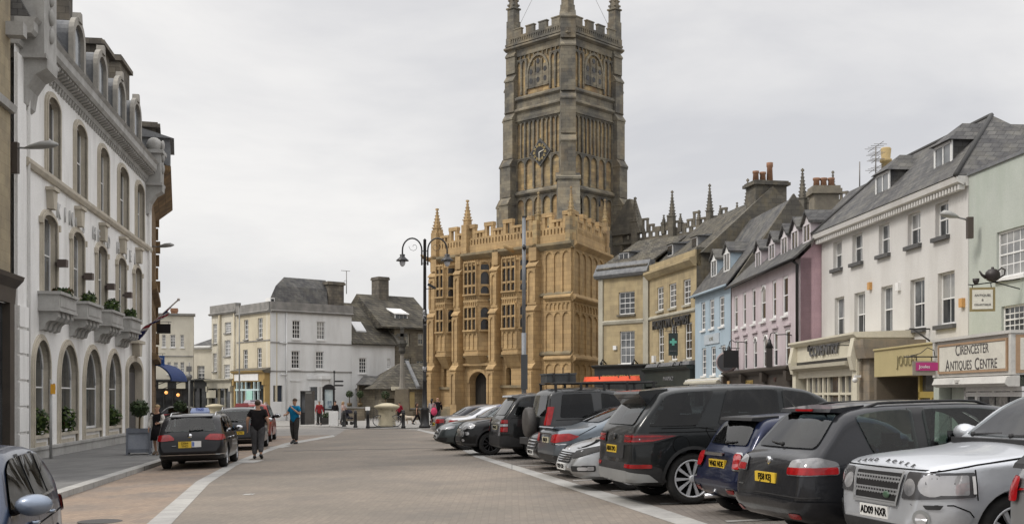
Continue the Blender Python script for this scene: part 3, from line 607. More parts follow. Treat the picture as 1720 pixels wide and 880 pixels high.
du0, du1, dzt = uf(789), uf(819), zf(804, 624)
pops = [(du0, du1, -.1, dzt, .95)]
nw = (uf(850), uf(858.5), zf(854, 647), zf(854, 615)); nw0 = (uf(745), uf(750), zf(747, 650), zf(747, 618)); pops += [nw + (.4,), nw0]
P.wall(0, Lp, -.2, zc, pops, GOLD, rec=.7)
m = MB(); m.box(du0 - .05, du1 + .05, .7, .8, -.2, dzt + .05)
dr = m.build('door', surf('church_door', (.028, .024, .02), (.02, .018, .015), rough=.7, brick=(.2, 9, .015, (.4, .4, .4), .2)), P.root)
m = MB(); m.box(nw[0] - .05, nw[1] + .05, .5, .55, nw[2], nw[3]); m.box(nw0[0] - .05, nw0[1] + .05, .5, .55, nw0[2], nw0[3]); m.build('pane', DARKGL, P.root)
# depth of the porch, east face canted away
cant = atan2(.93, .36) - P.rz; Ts = Matrix.Translation((Lp, 0, 0)) @ Matrix.Rotation(cant, 4, 'Z'); Le = 10.2
m = MB(); m.box(.0, Lp - .6, .85, 1.2, -.2, zc - .1); m.box(-.001, .0, 0, .9, -.2, zc); m.build('rear_wall', GOLD, P.root)
m = MB(); m.poly([(0, 0, -.2), (Le, 0, -.2), (Le, 0, zc), (0, 0, zc)]); m.box(.6, Le, .05, .25, -.2, zc - .1); put(m.build('wall', GOLD, P.root), Ts)
# door hood and frame
m = MB(); z = zf(800, 614); m.box(uf(771), uf(829), -.35, .0, z, z + .2); m.box(uf(771), uf(773), -.25, 0, .0, z); m.box(uf(825), uf(829), -.3, 0, .0, z)
N = 12; um, hw = (du0 + du1) / 2, (du1 - du0) / 2
for g, yy in ((.28, -.1),):
    o = [(um - (hw + g) * cos(pi * i / N), dzt - .95 + (.95 + g) * sin(pi * i / N)) for i in range(N + 1)]; n = [(um - (hw + .01) * cos(pi * i / N), dzt - .95 + (.96) * sin(pi * i / N)) for i in range(N + 1)]
    for i in range(N): m.ey([n[i], o[i], o[i + 1], n[i + 1]], yy, .002)
m.build('door_surround', GOLD, dr)
# oriels: canted boxes on corbels, with lights in front and on the side seen
for k, (a, b, n) in enumerate(bays):
    pr = .85; c = (b - a) * .22; z0, z1 = rowsL[-1][0] - 2.2, zc - .9
    m = MB(); m.ez([(a, 0), (a + c, -pr), (b - c, -pr), (b, 0)], z0, z1)
    m.frustum([(a + .4, 0), (a + c + .25, -.12), (b - c - .25, -.12), (b - .4, 0)], [(a, 0), (a + c, -pr), (b - c, -pr), (b, 0)], z0 - 1.05, z0)
    for zz, h, g in ((z0, .22, .1), (z0 + .42, .1, .05), (rowsL[0][1] + .5, .16, .09), (z1 - .14, .2, .1)): m.ez([(a - g, 0), (a + c - g * .5, -pr - g), (b - c + g * .5, -pr - g), (b + g, 0)], zz, zz + h)
    orl = m.build('oriel', GOLD, P.root)
    m = MB(); arcade(m, a + c + .05, b - c - .05, z0 + .55, rowsL[-1][0] - .25, n, .1, .05, .35, -pr)
    arcade(m, a + c + .05, b - c - .05, rowsL[0][1] + .16, rowsL[0][1] + .48, n * 2, .08, .035, .15, -pr); arcade(m, a + c + .05, b - c - .05, rowsU[0][1] + .2, z1 - .2, n * 2, .08, .035, .15, -pr); arcade(m, a + c + .05, b - c - .05, rowsL[0][1] + .68, rowsU[2][0] - .25, n * 2, .08, .035, .15, -pr); m.build('panelling', GOLD, orl)
    lights(orl, a + c + .1, b - c - .1, rowsU, n, -pr - .02); lights(orl, a + c + .1, b - c - .1, rowsL, n, -pr - .02)
    dl = sqrt(c * c + pr * pr); T = Matrix.Translation((b - c, -pr, 0)) @ Matrix.Rotation(atan2(pr, c), 4, 'Z')
    for rr in (rowsU, rowsL): lights(orl, .16, dl - .1, rr, 1, -.03, T)
# wall panels between, strings and buttresses
m = MB()
for a, b in ((uf(768.5), uf(781)), (uf(826), uf(831)), (uf(837), uf(845))):
    arcade(m, a, b, zf(800, 556) - 1.6, rowsL[0][1] + .3, 1, .08, .06, .4); arcade(m, a, b, rowsU[2][0] - .2, zc - 1.0, 1, .08, .06, .4)
m.build('panelling', GOLD, P.root)
m = MB()
for zz, pr, h in ((zf(800, 507), .22, .18), (zf(800, 600), .25, .22)): m.ex([(0, zz - .12), (-pr, zz), (-pr, zz + h * .6), (0, zz + h + .1)], 0, Lp)
zz = zf(854, 651); m.box(uf(838), uf(892), -.25, 0, zz, zz + .22); m.box(uf(735), uf(768), -.2, 0, zz - .1, zz + .1)
m.ex([(0, .9), (-.3, .75), (-.3, -.2), (0, -.2)], 0, du0 - .4); m.ex([(0, .9), (-.3, .75), (-.3, -.2), (0, -.2)], du1 + .4, Lp)
m.ex([(0, zc - .45), (-.12, zc - .45), (-.5, zc - .1), (-.5, zc + .1), (0, zc + .2)], -.3, Lp + .3)
m.build('string_course', surf('weathered_string', (.27, .215, .13), (.17, .145, .10), rough=.95, ns=.9), P.root)
for px, w, big in ((730, .9, 1), (771, .75, 0), (833, .8, 0), (896, 1.0, 1)):
    u = uf(px) + .35; bt = MB()
    for z0, z1, pr in ((-.2, zf(800, 612), 1.05), (zf(800, 612), zf(800, 520), .8), (zf(800, 520), zc - 1.2, .6)):
        bt.box(u - w / 2, u + w / 2, -pr, 0, z0, z1 - .5); bt.ex([(0, z1 - .5), (-pr - .1, z1 - .5), (-pr - .1, z1 - .4), (-pr + .3, z1), (0, z1)], u - w / 2 - .06, u + w / 2 + .06)
        arcade(bt, u - w / 2 + .12, u + w / 2 - .12, max(z0, .9) + .3, z1 - .8, 1, .1, .08, .35, -pr)
    bt.box(u - w * .42, u + w * .42, -.5, 0, zc - 1.2, zc + .2); bt.build('buttress', GOLD, P.root)
# plain panelled east face
m = MB()
for z0, z1 in ((zf(962, 492), zc - .55), (zf(962, 597), zf(962, 523)), (-.1, zf(962, 609))):
    arcade(m, .15, Le - .2, z0, z1, 6, .12, .06, .55)
for zz, pr in ((zf(962, 500), .35), (zf(962, 603), .35)): m.ex([(0, zz - .3), (-pr, zz), (-pr, zz + .12), (0, zz + .45)], -.1, Le)
arcade(m, .15, Le - .2, zf(962, 521), zf(962, 508), 12, .1, .04, .3)
m.ex([(0, zc - .45), (-.12, zc - .45), (-.5, zc - .1), (-.5, zc + .1), (0, zc + .2)], -.25, Le); put(m.build('panelling', GOLD, P.root), Ts)
u9 = uf(917); m = MB()
for z0, z1 in ((zf(940, 492), zc - .55), (zf(940, 597), zf(940, 523)), (-.1, zf(940, 609))): arcade(m, u9, Lp - .1, z0, z1, 3, .12, .06, .55)
for zz, pr in ((zf(940, 500), .35), (zf(940, 603), .35)): m.ex([(0, zz - .3), (-pr, zz), (-pr, zz + .12), (0, zz + .45)], u9, Lp + .1)
arcade(m, u9, Lp - .1, zf(940, 521), zf(940, 508), 6, .1, .04, .3); m.build('panelling', GOLD, P.root)
# battlements and pinnacles
m = MB(); m.box(-.2, Lp + .2, -.2, .25, zc + .1, zc + .55); pierced(m, -.2, Lp + .2, zc + .55, 2.05, 15, -.15, .15); m.build('battlement', GOLD, P.root)
m = MB(); m.box(0, Le, -.2, .25, zc + .1, zc + .55); pierced(m, .1, Le, zc + .55, 2.05, 9, -.15, .15); put(m.build('battlement', GOLD, P.root), Ts)
for px, h, w, dz in ((735, 3.7, .55, 0), (786, 3.7, .52, .3), (905, 3.9, .38, -.2), (960, 3.9, .38, -.2)):
    m = MB(); u = uf(px); m.box(u - w * .62, u + w * .62, -.5, .45, zc + .1, zc + 2.3 + dz); pinn(m, u, -.05, zc + 2.2 + dz, w, h - 1.4, .22); m.build('pinnacle', GOLD if px < 800 else TOWP, P.root)
m = MB(); m.box(Le - 1.55, Le - 1.05, -.4, .3, zc, zc + 2.4); pinn(m, Le - 1.3, -.1, zc + 2.3, .42, 2.6, .25); put(m.build('pinnacle', TOWP, P.root), Ts)
for px in (729, 868): # carved beasts on the cornice
    u = uf(px); m = MB(); m.tube([(u, -.2, zc - .1), (u - .2, -.7, zc), (u - .3, -1.1, zc + .15), (u - .35, -1.25, zc + .35)], [.22, .2, .16, .1], 8); m.build('gargoyle', GOLD, P.root)
# ------------------------------------------------------------- tower
W = 8.75; kx_, ky_ = at(954, 119.0), 119.0; ds = Vector((.72, -.69)).normalized()
ta = (kx_ - ds.x * W, ky_ - ds.y * W)
Tw = Fac('church_tower', 'tall weathered stone church tower with a clock, belfry windows and battlements', 'church tower', ta, (kx_, ky_), 0)
Te = Matrix.Translation((W, 0, 0)) @ Matrix.Rotation(pi / 2, 4, 'Z'); I4 = Matrix.Identity(4)
zs = lambda py: zat(py, 119.0)
zP, zB0, zM, zR, zL, zTop = zs(56), zs(148), zs(168), zs(186), zs(313), zs(56) + 1.95
core = MB(); core.box(.25, W - .25, .25, W - .25, 0, zP); core.build('tower_core', TOWP, Tw.root)
for fi, T in ((0, I4), (1, Te)):
    m = MB(); e = 1.15          # ashlar around two recessed panels and a belfry window
    def frame(z0, z1, u0=e, u1=W - e): m.box(.0, u0, 0, .3, z0, z1); m.box(u1, W, 0, .3, z0, z1)
    frame(0, zL); frame(zL + .1, zR); frame(zR, zP); m.box(e, W - e, 0, .3, zR, zB0 + .2); m.box(e, W - e, 0, .3, zs(385) - 6, zs(375))
    m.box(e, W - e, .02, .3, zP - 1.0, zP)
    m.ex([(0, zL - .35), (-.28, zL - .1), (-.28, zL + .08), (.3, zL + .5)], e - .1, W - e + .1)
    put(m.build('wall', TOW, Tw.root), T)
    m = MB()                     # strings and cornices
    for zz, pr in ((zM, .3), (zB0, .28), (zP, .42)): m.ex([(0, zz - .25), (-pr, zz - .05), (-pr, zz + .12), (0, zz + .35)], -.3, W + .3)
    m.ex([(.3, zR - .02), (-.12, zR - .02), (-.12, zR + .12), (.3, zR + .12)], e - .1, W - e + .1)
    put(m.build('string_course', TOW, Tw.root), T)
    m = MB()                     # ribs of the tall recess, two tiers, and the lower one
    n = 5; ym = .22; zmid = zR - 4.2
    arcade(m, e + .05, W - e - .05, zL + .5, zmid, n, .2, .10, .8, ym); arcade(m, e + .05, W - e - .05, zmid + .1, zR - .15, n * 2, .16, .07, .5, ym); arcade(m, e + .05, W - e - .05, zmid + .1, zR - .15, n, .2, .10, .1, ym)
    arcade(m, e + .05, W - e - .05, zs(420), zL - .5, n, .2, .10, .8, ym)
    # belfry stage panels beside the window
    for a, b in ((e + .02, W / 2 - 1.75), (W / 2 + 1.75, W - e - .02)): arcade(m, a, b, zB0 + .5, zP - 1.5, 2, .17, .1, .6, ym)
    arcade(m, e + .02, W - e - .02, zP - 1.5, zP - .9, 10, .16, .05, .3, ym)
    put(m.build('panelling', TOW, Tw.root), T)
    # belfry window: three lights of pierced stone under a pointed arch
    wz0, wz1, hw = zB0 + 1.0, zP - 1.15, 1.62; um = W / 2; m = MB(); g = MB()
    for sg in (-1, 1):
        K = 8; o_ = [(um + sg * hw * cos(pi / 2 * k / K), wz1 - 2.2 + 2.2 * sin(pi / 2 * k / K)) for k in range(K + 1)]; i_ = [(um + sg * (hw - .22) * cos(pi / 2 * k / K), wz1 - 2.2 + 1.95 * sin(pi / 2 * k / K)) for k in range(K + 1)]
        for k in range(K): m.ey([i_[k], o_[k], o_[k + 1], i_[k + 1]], .02, .25)
        m.box(*sorted((um + sg * hw, um + sg * (hw - .22))), .02, .25, wz0, wz1 - 2.2)
    for k in (-1, 1): m.box(um + k * .52 - .1, um + k * .52 + .1, .05, .25, wz0, wz1 - .7)
    m.box(um - hw + .2, um + hw - .2, .1, .25, wz0, wz1 - 2.0)
    for c in (-1, 0, 1):
        top = wz1 - (.55 if c == 0 else 1.25)
        m.box(um + c * 1.02 - .32, um + c * 1.02 + .32, .12, .25, wz1 - 2.0, top)
        for r in range(5):
            zz = wz0 + .75 + r * 1.0
            if zz > top - .1: continue
            g.ey([(um + c * 1.02 + .23 * cos(pi / 4 * q), zz + .30 * sin(pi / 4 * q)) for q in range(8)], .075, .13) if r < 3 else g.ey([(um + c * 1.02 - .23, zz - .25), (um + c * 1.02 + .23, zz - .25), (um + c * 1.02 + .23, zz + .3), (um + c * 1.02, zz + .62), (um + c * 1.02 - .23, zz + .3)], .085, .13)
    q = put(m.build('belfry_window', TOW, Tw.root), T); g.build('louvre_opening', DARKGL, q)
    m = MB(); m.box(-.2, W + .2, -.28, .15, zP + .3, zP + .55)
    # solid battlement with blind panelling
    zb, zt = zP + 1.25, zTop; m.box(-.15, W + .15, -.2, .12, zP + .55, zb); arcade(m, .6, W - .6, zP + .6, zb - .25, 22, .08, .05, .3, -.2)
    for k in range(4): a = 1.0 + k * (W - 2.0 - 1.15) / 3; m.box(a, a + 1.15, -.2, .12, zb, zt); m.box(a - .06, a + 1.21, -.26, .17, zt, zt + .12)
    put(m.build('battlement', TOW, Tw.root), T)
    if fi == 1:
        m = MB(); [m.box(u - .1, u + .1, .1, .26, z, z + 1.5) for u, z in ((2.4, zmid - 5.3), (5.4, zmid - 5.2), (2.4, zs(370)))]; put(m.build('slit_window', DARKGL, Tw.root), T)
# buttresses: stepped, at the three corners seen
def butt(T, name='buttress', w=1.5, st=None):
    m = MB()
    for z0, z1, pr in st:
        m.box(-w / 2, w / 2, -pr, 1.2, z0, z1 - .9); m.ex([(1.2, z1 - .9), (-pr - .1, z1 - .9), (-pr - .1, z1 - .75), (-pr + .45, z1), (1.2, z1)], -w / 2 - .05, w / 2 + .05)
    put(m.build(name, TOW, Tw.root), T)
Rz = lambda a: Matrix.Rotation(a, 4, 'Z')
butt(Matrix.Translation((W, 0, 0)) @ Rz(pi / 4), w=1.55, st=[(zs(300), zs(225), .75), (zs(225), zB0 - .3, .5), (zB0 - .3, zP - .5, .38), (zP - .5, zP + 2.5, .3)])
m = MB()      # broad sloping weathering low on the near corner
T = Matrix.Translation((W, 0, 0)) @ Rz(pi / 4); m.ex([(.6, zs(296)), (-1.0, zs(301)), (-2.6, zs(385)), (-2.6, 0), (.6, 0)], -1.15, 1.15); m.ex([(.6, zs(288)), (-1.2, zs(300)), (-1.2, zs(304)), (.6, zs(304))], -1.28, 1.28); put(m.build('buttress', TOW, Tw.root), T)
for T, s_ in ((Matrix.Translation((.55, 0, 0)), 1), (Te @ Matrix.Translation((W - .55, 0, 0)), 1)):
    butt(T, w=1.35, st=[(0, zs(318), 1.3), (zs(318), zs(250), .95), (zs(250), zM, .6), (zM, zs(100), .4), (zs(100), zP, .22)])
for T, s_ in ((Matrix.Translation((0, .6, 0)) @ Rz(-pi / 2), 1), (Te @ Matrix.Translation((W, .6, 0)) @ Rz(pi / 2), 1)):
    butt(T, w=1.3, st=[(0, zs(318), 1.75), (zs(318), zs(248), 1.25), (zs(248), zM, .75), (zM, zs(115), .5), (zs(115), zP, .25)])
for (x, y) in ((.42, .42), (W - .42, .42), (W - .42, W - .42)):
    m = MB(); m.box(x - .55, x + .55, y - .55, y + .55, zP, zTop + 1.2); pinn(m, x, y, zTop + 1.2, .95, 5.2, .25, 6); put(m.build('pinnacle', TOW, Tw.root), I4)
# clock
u, z = Tw.uv(907, 256, .1); c = MB(); r = 1.5; ck = None
c.ey([(u - r, z), (u, z - r * 1.0), (u + r, z), (u, z + r * 1.0)], -.12, .1); ck = c.build('clock', surf('clock_rim', (.12, .12, .115), (.09, .09, .088), rough=.8), Tw.root)
c = MB(); r = 1.28; c.ey([(u - r, z), (u, z - r), (u + r, z), (u, z + r)], -.16, -.11); c.build('clock_face', plain('clock_black', (.012, .012, .013), .6), ck)
GILT = plain('gilt', (.60, .46, .20), .4, metal=.3); c = MB()
for k in range(12):
    a = pi / 2 - k * pi / 6; rr = .78; x, zz = u + rr * cos(a), z + rr * sin(a); dx, dz = cos(a), sin(a); l, w = .16, .055
    for off in ((-.07, .07) if k % 3 else (-.1, 0, .1)):
        ox, oz = -dz * off, dx * off; c.ey([(x + ox - dx * l - dz * w * .4, zz + oz - dz * l + dx * w * .4), (x + ox + dx * l - dz * w * .4, zz + oz + dz * l + dx * w * .4), (x + ox + dx * l + dz * w * .4, zz + oz + dz * l - dx * w * .4), (x + ox - dx * l + dz * w * .4, zz + oz - dz * l - dx * w * .4)], -.19, -.165)
c.build('numerals', GILT, ck)
for nm, a, l in (('minute_hand', -pi / 2, .82), ('hour_hand', radians(15), .7)):
    c = MB(); dx, dz = cos(a), sin(a); w = .05; c.ey([(u - dz * w, z + dx * w), (u + dx * l - dz * w * .5, z + dz * l + dx * w * .5), (u + dx * l + dz * w * .5, z + dz * l - dx * w * .5), (u + dz * w, z - dx * w)], -.22 - (.03 if l > .8 else 0), -.2 - (.03 if l > .8 else 0)); c.build(nm, plain('hand_white', (.7, .66, .55), .4), ck)
# stay wires of the flagpole
c = MB(); top = (W / 2, W / 2, zTop + 11)
for q in ((.6, .6), (W - .6, .6), (W - .6, W - .6)): c.tube([(q[0], q[1], zTop), top], .018, 4)
c.tube([(W / 2, W / 2, zP), top], .09, 8); c.build('flagpole', plain('pole_grey', (.3, .3, .3), .5), Tw.root)
# ------------------------------------------------------------- nave
na = (10.9, 125.0); nb = (na[0] + .72 * 42, na[1] - .69 * 42)
Nv = Fac('church_nave', 'dark stone church nave with a pierced parapet and a row of crocketed pinnacles', 'church nave', na, nb, 0)
zn = 18.25; nops = []
for k in range(6): nops.append((2.0 + k * 6.6, 5.6 + k * 6.6, 11.5, 16.6, 1.5))
Nv.wall(0, Nv.L, 0, zn, nops, NAVE, rec=.5)
for o in nops:
    m = MB(); m.box(o[0], o[1], .35, .4, o[2], o[3]); g = m.build('pane', DARKGL, Nv.root); m = MB(); w = (o[1] - o[0]) / 4
    for k in range(1, 4): m.box(o[0] + w * k - .09, o[0] + w * k + .09, .15, .36, o[2], o[3] - .2)
    m.box(o[0], o[1], .17, .36, o[3] - 1.7, o[3] - 1.5); m.build('mullion', NAVE, g)
m = MB(); m.box(0, Nv.L, .6, 9, 0, zn); m.build('rear_wall', NAVE, Nv.root)
m = MB(); m.ex([(0, zn - .3), (-.35, zn - .05), (-.35, zn + .12), (0, zn + .3)], 0, Nv.L); m.ex([(0, 10.6), (-.25, 10.7), (-.25, 10.9), (0, 11)], 0, Nv.L); m.build('string_course', NAVE, Nv.root)
m = MB(); m.box(0, Nv.L, -.12, .2, zn + .1, zn + .5); n = 48
for k in range(n): a = Nv.L * k / n; m.box(a, a + Nv.L / n * .5, -.08, .12, zn + .5, zn + .95)
m.box(0, Nv.L, -.1, .14, zn + .95, zn + 1.1); m.build('parapet_band', NAVE, Nv.root)
m = MB(); zz = zn + 1.1; u = .3
while u < Nv.L - 3:
    def slot(a, w, h): m.box(a, a + w * .28, -.08, .12, zz, zz + h - .2); m.box(a + w * .72, a + w, -.08, .12, zz, zz + h - .2); m.box(a - .02, a + w + .02, -.11, .15, zz + h - .22, zz + h)
    slot(u, .75, .75); slot(u + .77, .8, 1.45); slot(u + 1.59, .75, .75); u += 3.3; m.box(u - .94, u - .06, -.08, .12, zz, zz + .4)
m.build('battlement', NAVE, Nv.root)
for px, py, w in ((1129, 320, .55), (1192, 309, .55), (1256, 300, .55), (1348, 283, .6), (1399, 287, .5), (1067, 331, .6)):
    u, z = Nv.uv(px, py, .3); m = MB(); m.box(u - w * .6, u + w * .6, -.6, .1, 10, zn + 1.2); pinn(m, u, -.3, zn + 1.2, w, z - zn - 1.2, .28, 7); m.build('pinnacle', NAVE, Nv.root)
for px, py in ((1115, 361), (1143, 359), (1174, 353), (1210, 345), (1238, 340), (1276, 334), (1315, 325), (1358, 318)):
    u, z = Nv.uv(px, py, 0); m = MB(); pinn(m, u, 0, zn + .6, .42, z - zn - .6, .5, 3); m.build('pinnacle', NAVE, Nv.root)
m = MB(); u0 = Nv.u(1080); m.ey([(-.2, zn + 1), (Nv.u(1058), zat(338, 124)), (Nv.u(1063), zat(338, 124)), (u0, zn + 1)], -.5, .6); m.build('flying_buttress', NAVE, Nv.root)
# lean-to roofs and a dark arched window between the nave and the shops
m = MB(); m.ex([(-.1, 14.0), (-5.2, 12.6), (-5.2, 0), (-.1, 0)], 3, Nv.L - 4); ai = m.build('aisle_wall', NAVE, Nv.root)
m = MB(); m.ex([(-.1, 14.2), (-5.6, 12.7), (-5.6, 12.5), (-.1, 14.0)], 3, Nv.L - 4); m.build('aisle_roof', STONETILE, ai)
# ================================================================ shops on the far side of the parked cars
BATH = surf('honey_stone', (.40, .325, .195), (.33, .265, .16), rough=.9, ns=.7, brick=(.8, .34, .008, (.8, .77, .72), .10), stain=((.14, .12, .09), .5, .9, .4))
BATHL = surf('pale_stone', (.42, .40, .33), (.35, .33, .27), rough=.85, ns=1, stain=((.2, .19, .16), .5, 1.2, .4))
BLUE = surf('blue_paint', (.37, .455, .52), (.33, .41, .475), rough=.7, ns=.7, stain=((.25, .32, .37), .5, 1, .15))
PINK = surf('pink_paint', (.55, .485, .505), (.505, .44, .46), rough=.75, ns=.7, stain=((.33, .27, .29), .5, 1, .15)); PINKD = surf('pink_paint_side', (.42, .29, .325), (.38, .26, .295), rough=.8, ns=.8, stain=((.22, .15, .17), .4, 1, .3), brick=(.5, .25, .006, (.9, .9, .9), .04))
CREAMW = surf('offwhite_paint', (.60, .59, .57), (.55, .54, .52), rough=.75, ns=.5, stain=((.42, .40, .37), .5, .9, .15)); GREEN = surf('green_paint', (.45, .482, .44), (.41, .44, .40), rough=.75, ns=.7, stain=((.28, .34, .27), .45, 1, .3))
CREAM = surf('cream_paint', (.62, .585, .47), (.57, .535, .43), rough=.55, ns=2); SILLG = surf('sill_grey', (.10, .1, .1), rough=.8)
DSTONE = surf('dark_stone', (.13, .12, .10), (.09, .085, .075), rough=.9, ns=.9, brick=(.55, .28, .015, (.65, .65, .65), .18), stain=((.2, .16, .09), .5, 1.3, .6), bump=.3)
BLKG = surf('shopfront_black', (.018, .019, .02), (.026, .028, .028), rough=.45, ns=2); GOLDL = plain('gold_letter', (.52, .38, .14), .45, metal=.2); BROWN = surf('shopfront_brown', (.042, .034, .028), (.055, .046, .038), rough=.55, ns=2)
def rects(F, lst): return [(F.u(a), F.u(b), F.z((a + b) / 2, d), F.z((a + b) / 2, c)) for a, b, c, d in lst]
def row(F, cols, ref, off=0):
    """windows at the given photo columns, all at the height read at one of them"""
    a, b, c, d = ref; z1, z0 = F.z((a + b) / 2, c), F.z((a + b) / 2, d); return [(F.u(p), F.u(q), z0, z1) for p, q in cols]
def back(F, z0, z1, mat, depth=8, y=.5, ends=True):
    m = MB(); m.box(.02, F.L - .02, y, depth, z0, z1)
    if ends: m.box(0, .02, 0, y, z0, z1); m.box(F.L - .02, F.L, 0, y, z0, z1)
    return m.build('rear_wall', mat, F.root)
def gable(F, z, d, h, mat, ov=.3, u0=0, u1=None, th=.12, name='roof'):
    u1 = F.L if u1 is None else u1; m = MB(); s = h / d; m.ex([(-ov, z - ov * s * .25), (-ov, z - ov * s * .25 + th), (d, z + h + th), (2 * d, z + th), (2 * d, z), (d, z + h)], u0, u1); return m.build(name, mat, F.root)
def shopfront(F, u0, u1, zf0, zf1, mat, pr=.35, cols=3, glass=GLASS, door=True, z0=0, corn=True, pil=.3, riser=.55):
    m = MB(); m.box(u0, u1, -pr, .0, zf0, zf1)
    if corn: m.ex([(0, zf1 + .002), (-pr - .08, zf1 + .002), (-pr - .28, zf1 + .16), (-pr - .28, zf1 + .22), (0, zf1 + .3)], u0 - .1, u1 + .1)
    for u in (u0, u1 - pil): m.box(u, u + pil, -pr * .9, 0, z0, zf0 - .002); m.box(u - .03, u + pil + .03, -pr - .12, 0, zf0 - .3, zf0 + .2)
    m.box(u0 + pil, u1 - pil, -pr * .6, 0, z0, riser); w = (u1 - u0 - 2 * pil) / cols
    for k in range(1, cols): m.box(u0 + pil + w * k - .05, u0 + pil + w * k + .05, -pr * .5, 0, riser, zf0 - .002)
    o = m.build('shopfront', mat, F.root); g = MB(); g.box(u0 + pil, u1 - pil, -pr * .25, -pr * .2, riser, zf0 - .002); g.build('pane', glass, o); return o
# ---- two honey stone buildings turning the corner by the church
K = Fac('corner_shop', 'honey stone shop with one window per floor, beside the church porch', 'shop', (at(1006, 88), 88), (at(1091, 84.1), 84.1))
w1, w2 = rects(K, [(1039, 1066, 490, 528)])[0], rects(K, [(1041, 1066, 556, 611)])[0]; zt = K.z(1050, 465.5)
K.wall(0, K.L, -.3, zt, [w1, w2], BATH, rec=.3); back(K, -.3, zt + 1.0, BATH)
K.window(*w1, rec=.1, cols=3, rows=(2, 2), sill=(.14, .14, .1), sillm=DSTONE, fw=.07, bw=.035); K.window(*w2, rec=.1, cols=3, rows=(2, 2), pm=GLASSB, sill=(.12, .12, .1), fw=.07, bw=.035)
m = MB(); m.ex([(0, zt), (-.3, zt + .05), (-.45, zt + .25), (-.4, zt + .4), (.0, zt + 1.15), (.5, zt + 1.15), (.5, zt)], -.2, K.L + .1); m.build('cornice', LEAD, K.root)
m = MB(); z = K.z(1050, 541); m.ex([(0, z - .15), (-.1, z - .1), (-.16, z + .1), (0, z + .2)], .5, K.L - .5); m.box(.05, .5, -.12, 0, 3, zt - .01); m.box(K.L - .55, K.L - .05, -.12, 0, 3, zt - .01); m.build('string_course', BATHL, K.root)
gable(K, zt + .7, 4.5, 2.6, STONETILE); so = shopfront(K, -.1, K.L + .1, K.z(1045, 655), K.z(1045, 618), BLKG, .4, 2)
text('PAKEMAN CATTO & CARTER', .36, GOLDL, so, (K.L * .52, -.42, K.z(1045, 633)), ext=.01, sx=.82)
for px in (1018, 1071): u, z = K.uv(px, 606); m = MB(); m.tube([(u, 0, z - .2), (u, -.4, z + .1), (u, -.55, z - .15)], .05, 6); m.ball((u, -.55, z - .2), .12); m.build('spot_lamp', BLACK, K.root)
u, z = K.uv(1034, 583); m = MB(); m.box(u - .16, u + .16, -.14, 0, z - .2, z + .12); m.build('alarm_box', WHITE, K.root)
C = Fac('chemist', 'honey stone chemist with three windows per floor and big dark wall letters', 'shop', (at(1091, 84.08), 84.08), (at(1170, 74.4), 74.4))
wu = row(C, [(1104, 1114.5), (1124, 1136), (1148, 1160)], (1124, 1136, 476, 517)); wl = row(C, [(1106, 1115), (1127, 1137.5), (1150.5, 1162)], (1127, 1137, 546, 605)); zt = C.z(1140, 450)
C.wall(0, C.L, -.3, zt, wu + wl, BATH, rec=.35); back(C, -.3, zt + 1.0, DSTONE)
for k, w in enumerate(wu + wl): C.window(*w, rec=.08, cols=2, rows=(2, 2), pm=[GLASSB, GLASS][k > 2], sill=(.14, .12, .08), sillm=BATHL, fw=.09, bw=.05)
m = MB(); m.ex([(0, zt - .25), (-.2, zt - .2), (-.5, zt + .15), (-.5, zt + .3), (-.1, zt + .42), (-.1, zt + .85), (.3, zt + .85), (.3, zt - .2)], -.05, C.L); m.build('cornice', BATH, C.root)
m = MB(); z = C.z(1130, 529); m.ex([(0, z - .1), (-.12, z), (-.12, z + .12), (0, z + .2)], 0, C.L); m.build('string_course', BATHL, C.root)
z = C.z(1130, 540) - .1; text('HORTON', .95, DKGREY, C.root, (C.u(1113), -.1, z + .02), ext=.06, sx=.95); text('CHEMIST', .95, DKGREY, C.root, (C.u(1145.5), -.1, z + .02), ext=.06, sx=.95)
so = shopfront(C, 0, C.L - .2, C.z(1130, 648), C.z(1130, 622), surf('shopfront_green', (.022, .028, .026), (.03, .036, .033), rough=.45), .4, 4, riser=1.2); text('PHARMACY', .42, plain('sign_grey', (.22, .22, .23), .5), so, (C.L * .55, -.42, C.z(1130, 636)), ext=.01)
m = MB(); m.ex([(0, .0), (-.45, 0), (-.4, .22), (0, .3)], .2, C.L - .3); q = m.build('fascia_cover', LEAD, so); q.location.z = C.z(1130, 622) + .3
for px, py in ((1118, 613), (1144, 612), (1155, 611)): u, z = C.uv(px, py); m = MB(); m.tube([(u, 0, z), (u, -.5, z + .15), (u, -.6, z - .1)], .05, 6); m.build('spot_lamp', BLACK, C.root)
u, z = C.uv(1100.5, 603); m = MB(); m.box(u - .25, u + .25, -.2, 0, z - .25, z + .25); m.build('alarm_box', WHITE, C.root)
m = MB(); ht = zat(345, 80) ; z0c = C.z0; m.ex([(.1, zt + .6), (5.2, ht - z0c), (10, zt + .6)], -2.5, C.L - .1); m.build('roof', STONETILE, C.root)
m = MB(); m.ex([(.2, zt + .6), (5.2, ht - z0c + .45), (10, zt + .6)], C.L - .1, C.L + .35); m.build('gable_wall', DSTONE, C.root)
for F, px, py in ((K, 1050, 433), (C, 1129, 420), (C, 1170, 408)):
    u, z = F.uv(px, py, -1.4); m = MB(); m.box(u - .6, u + .6, 1.3, 3.2, z - .5, z + .42); m.ex([(1.1, z + .42), (3.4, z + .75), (3.4, z + .42)], u - .75, u + .75); d = m.build('dormer', LEAD, F.root); m = MB(); m.box(u - .5, u + .5, 1.24, 1.3, z - .45, z + .38); q = m.build('dormer_frame', WHITE, d); m = MB(); [m.box(u + a - .2, u + a + .2, 1.21, 1.235, z - .37, z + .3) for a in (-.24, .24)]; m.build('pane', GLASS, q)
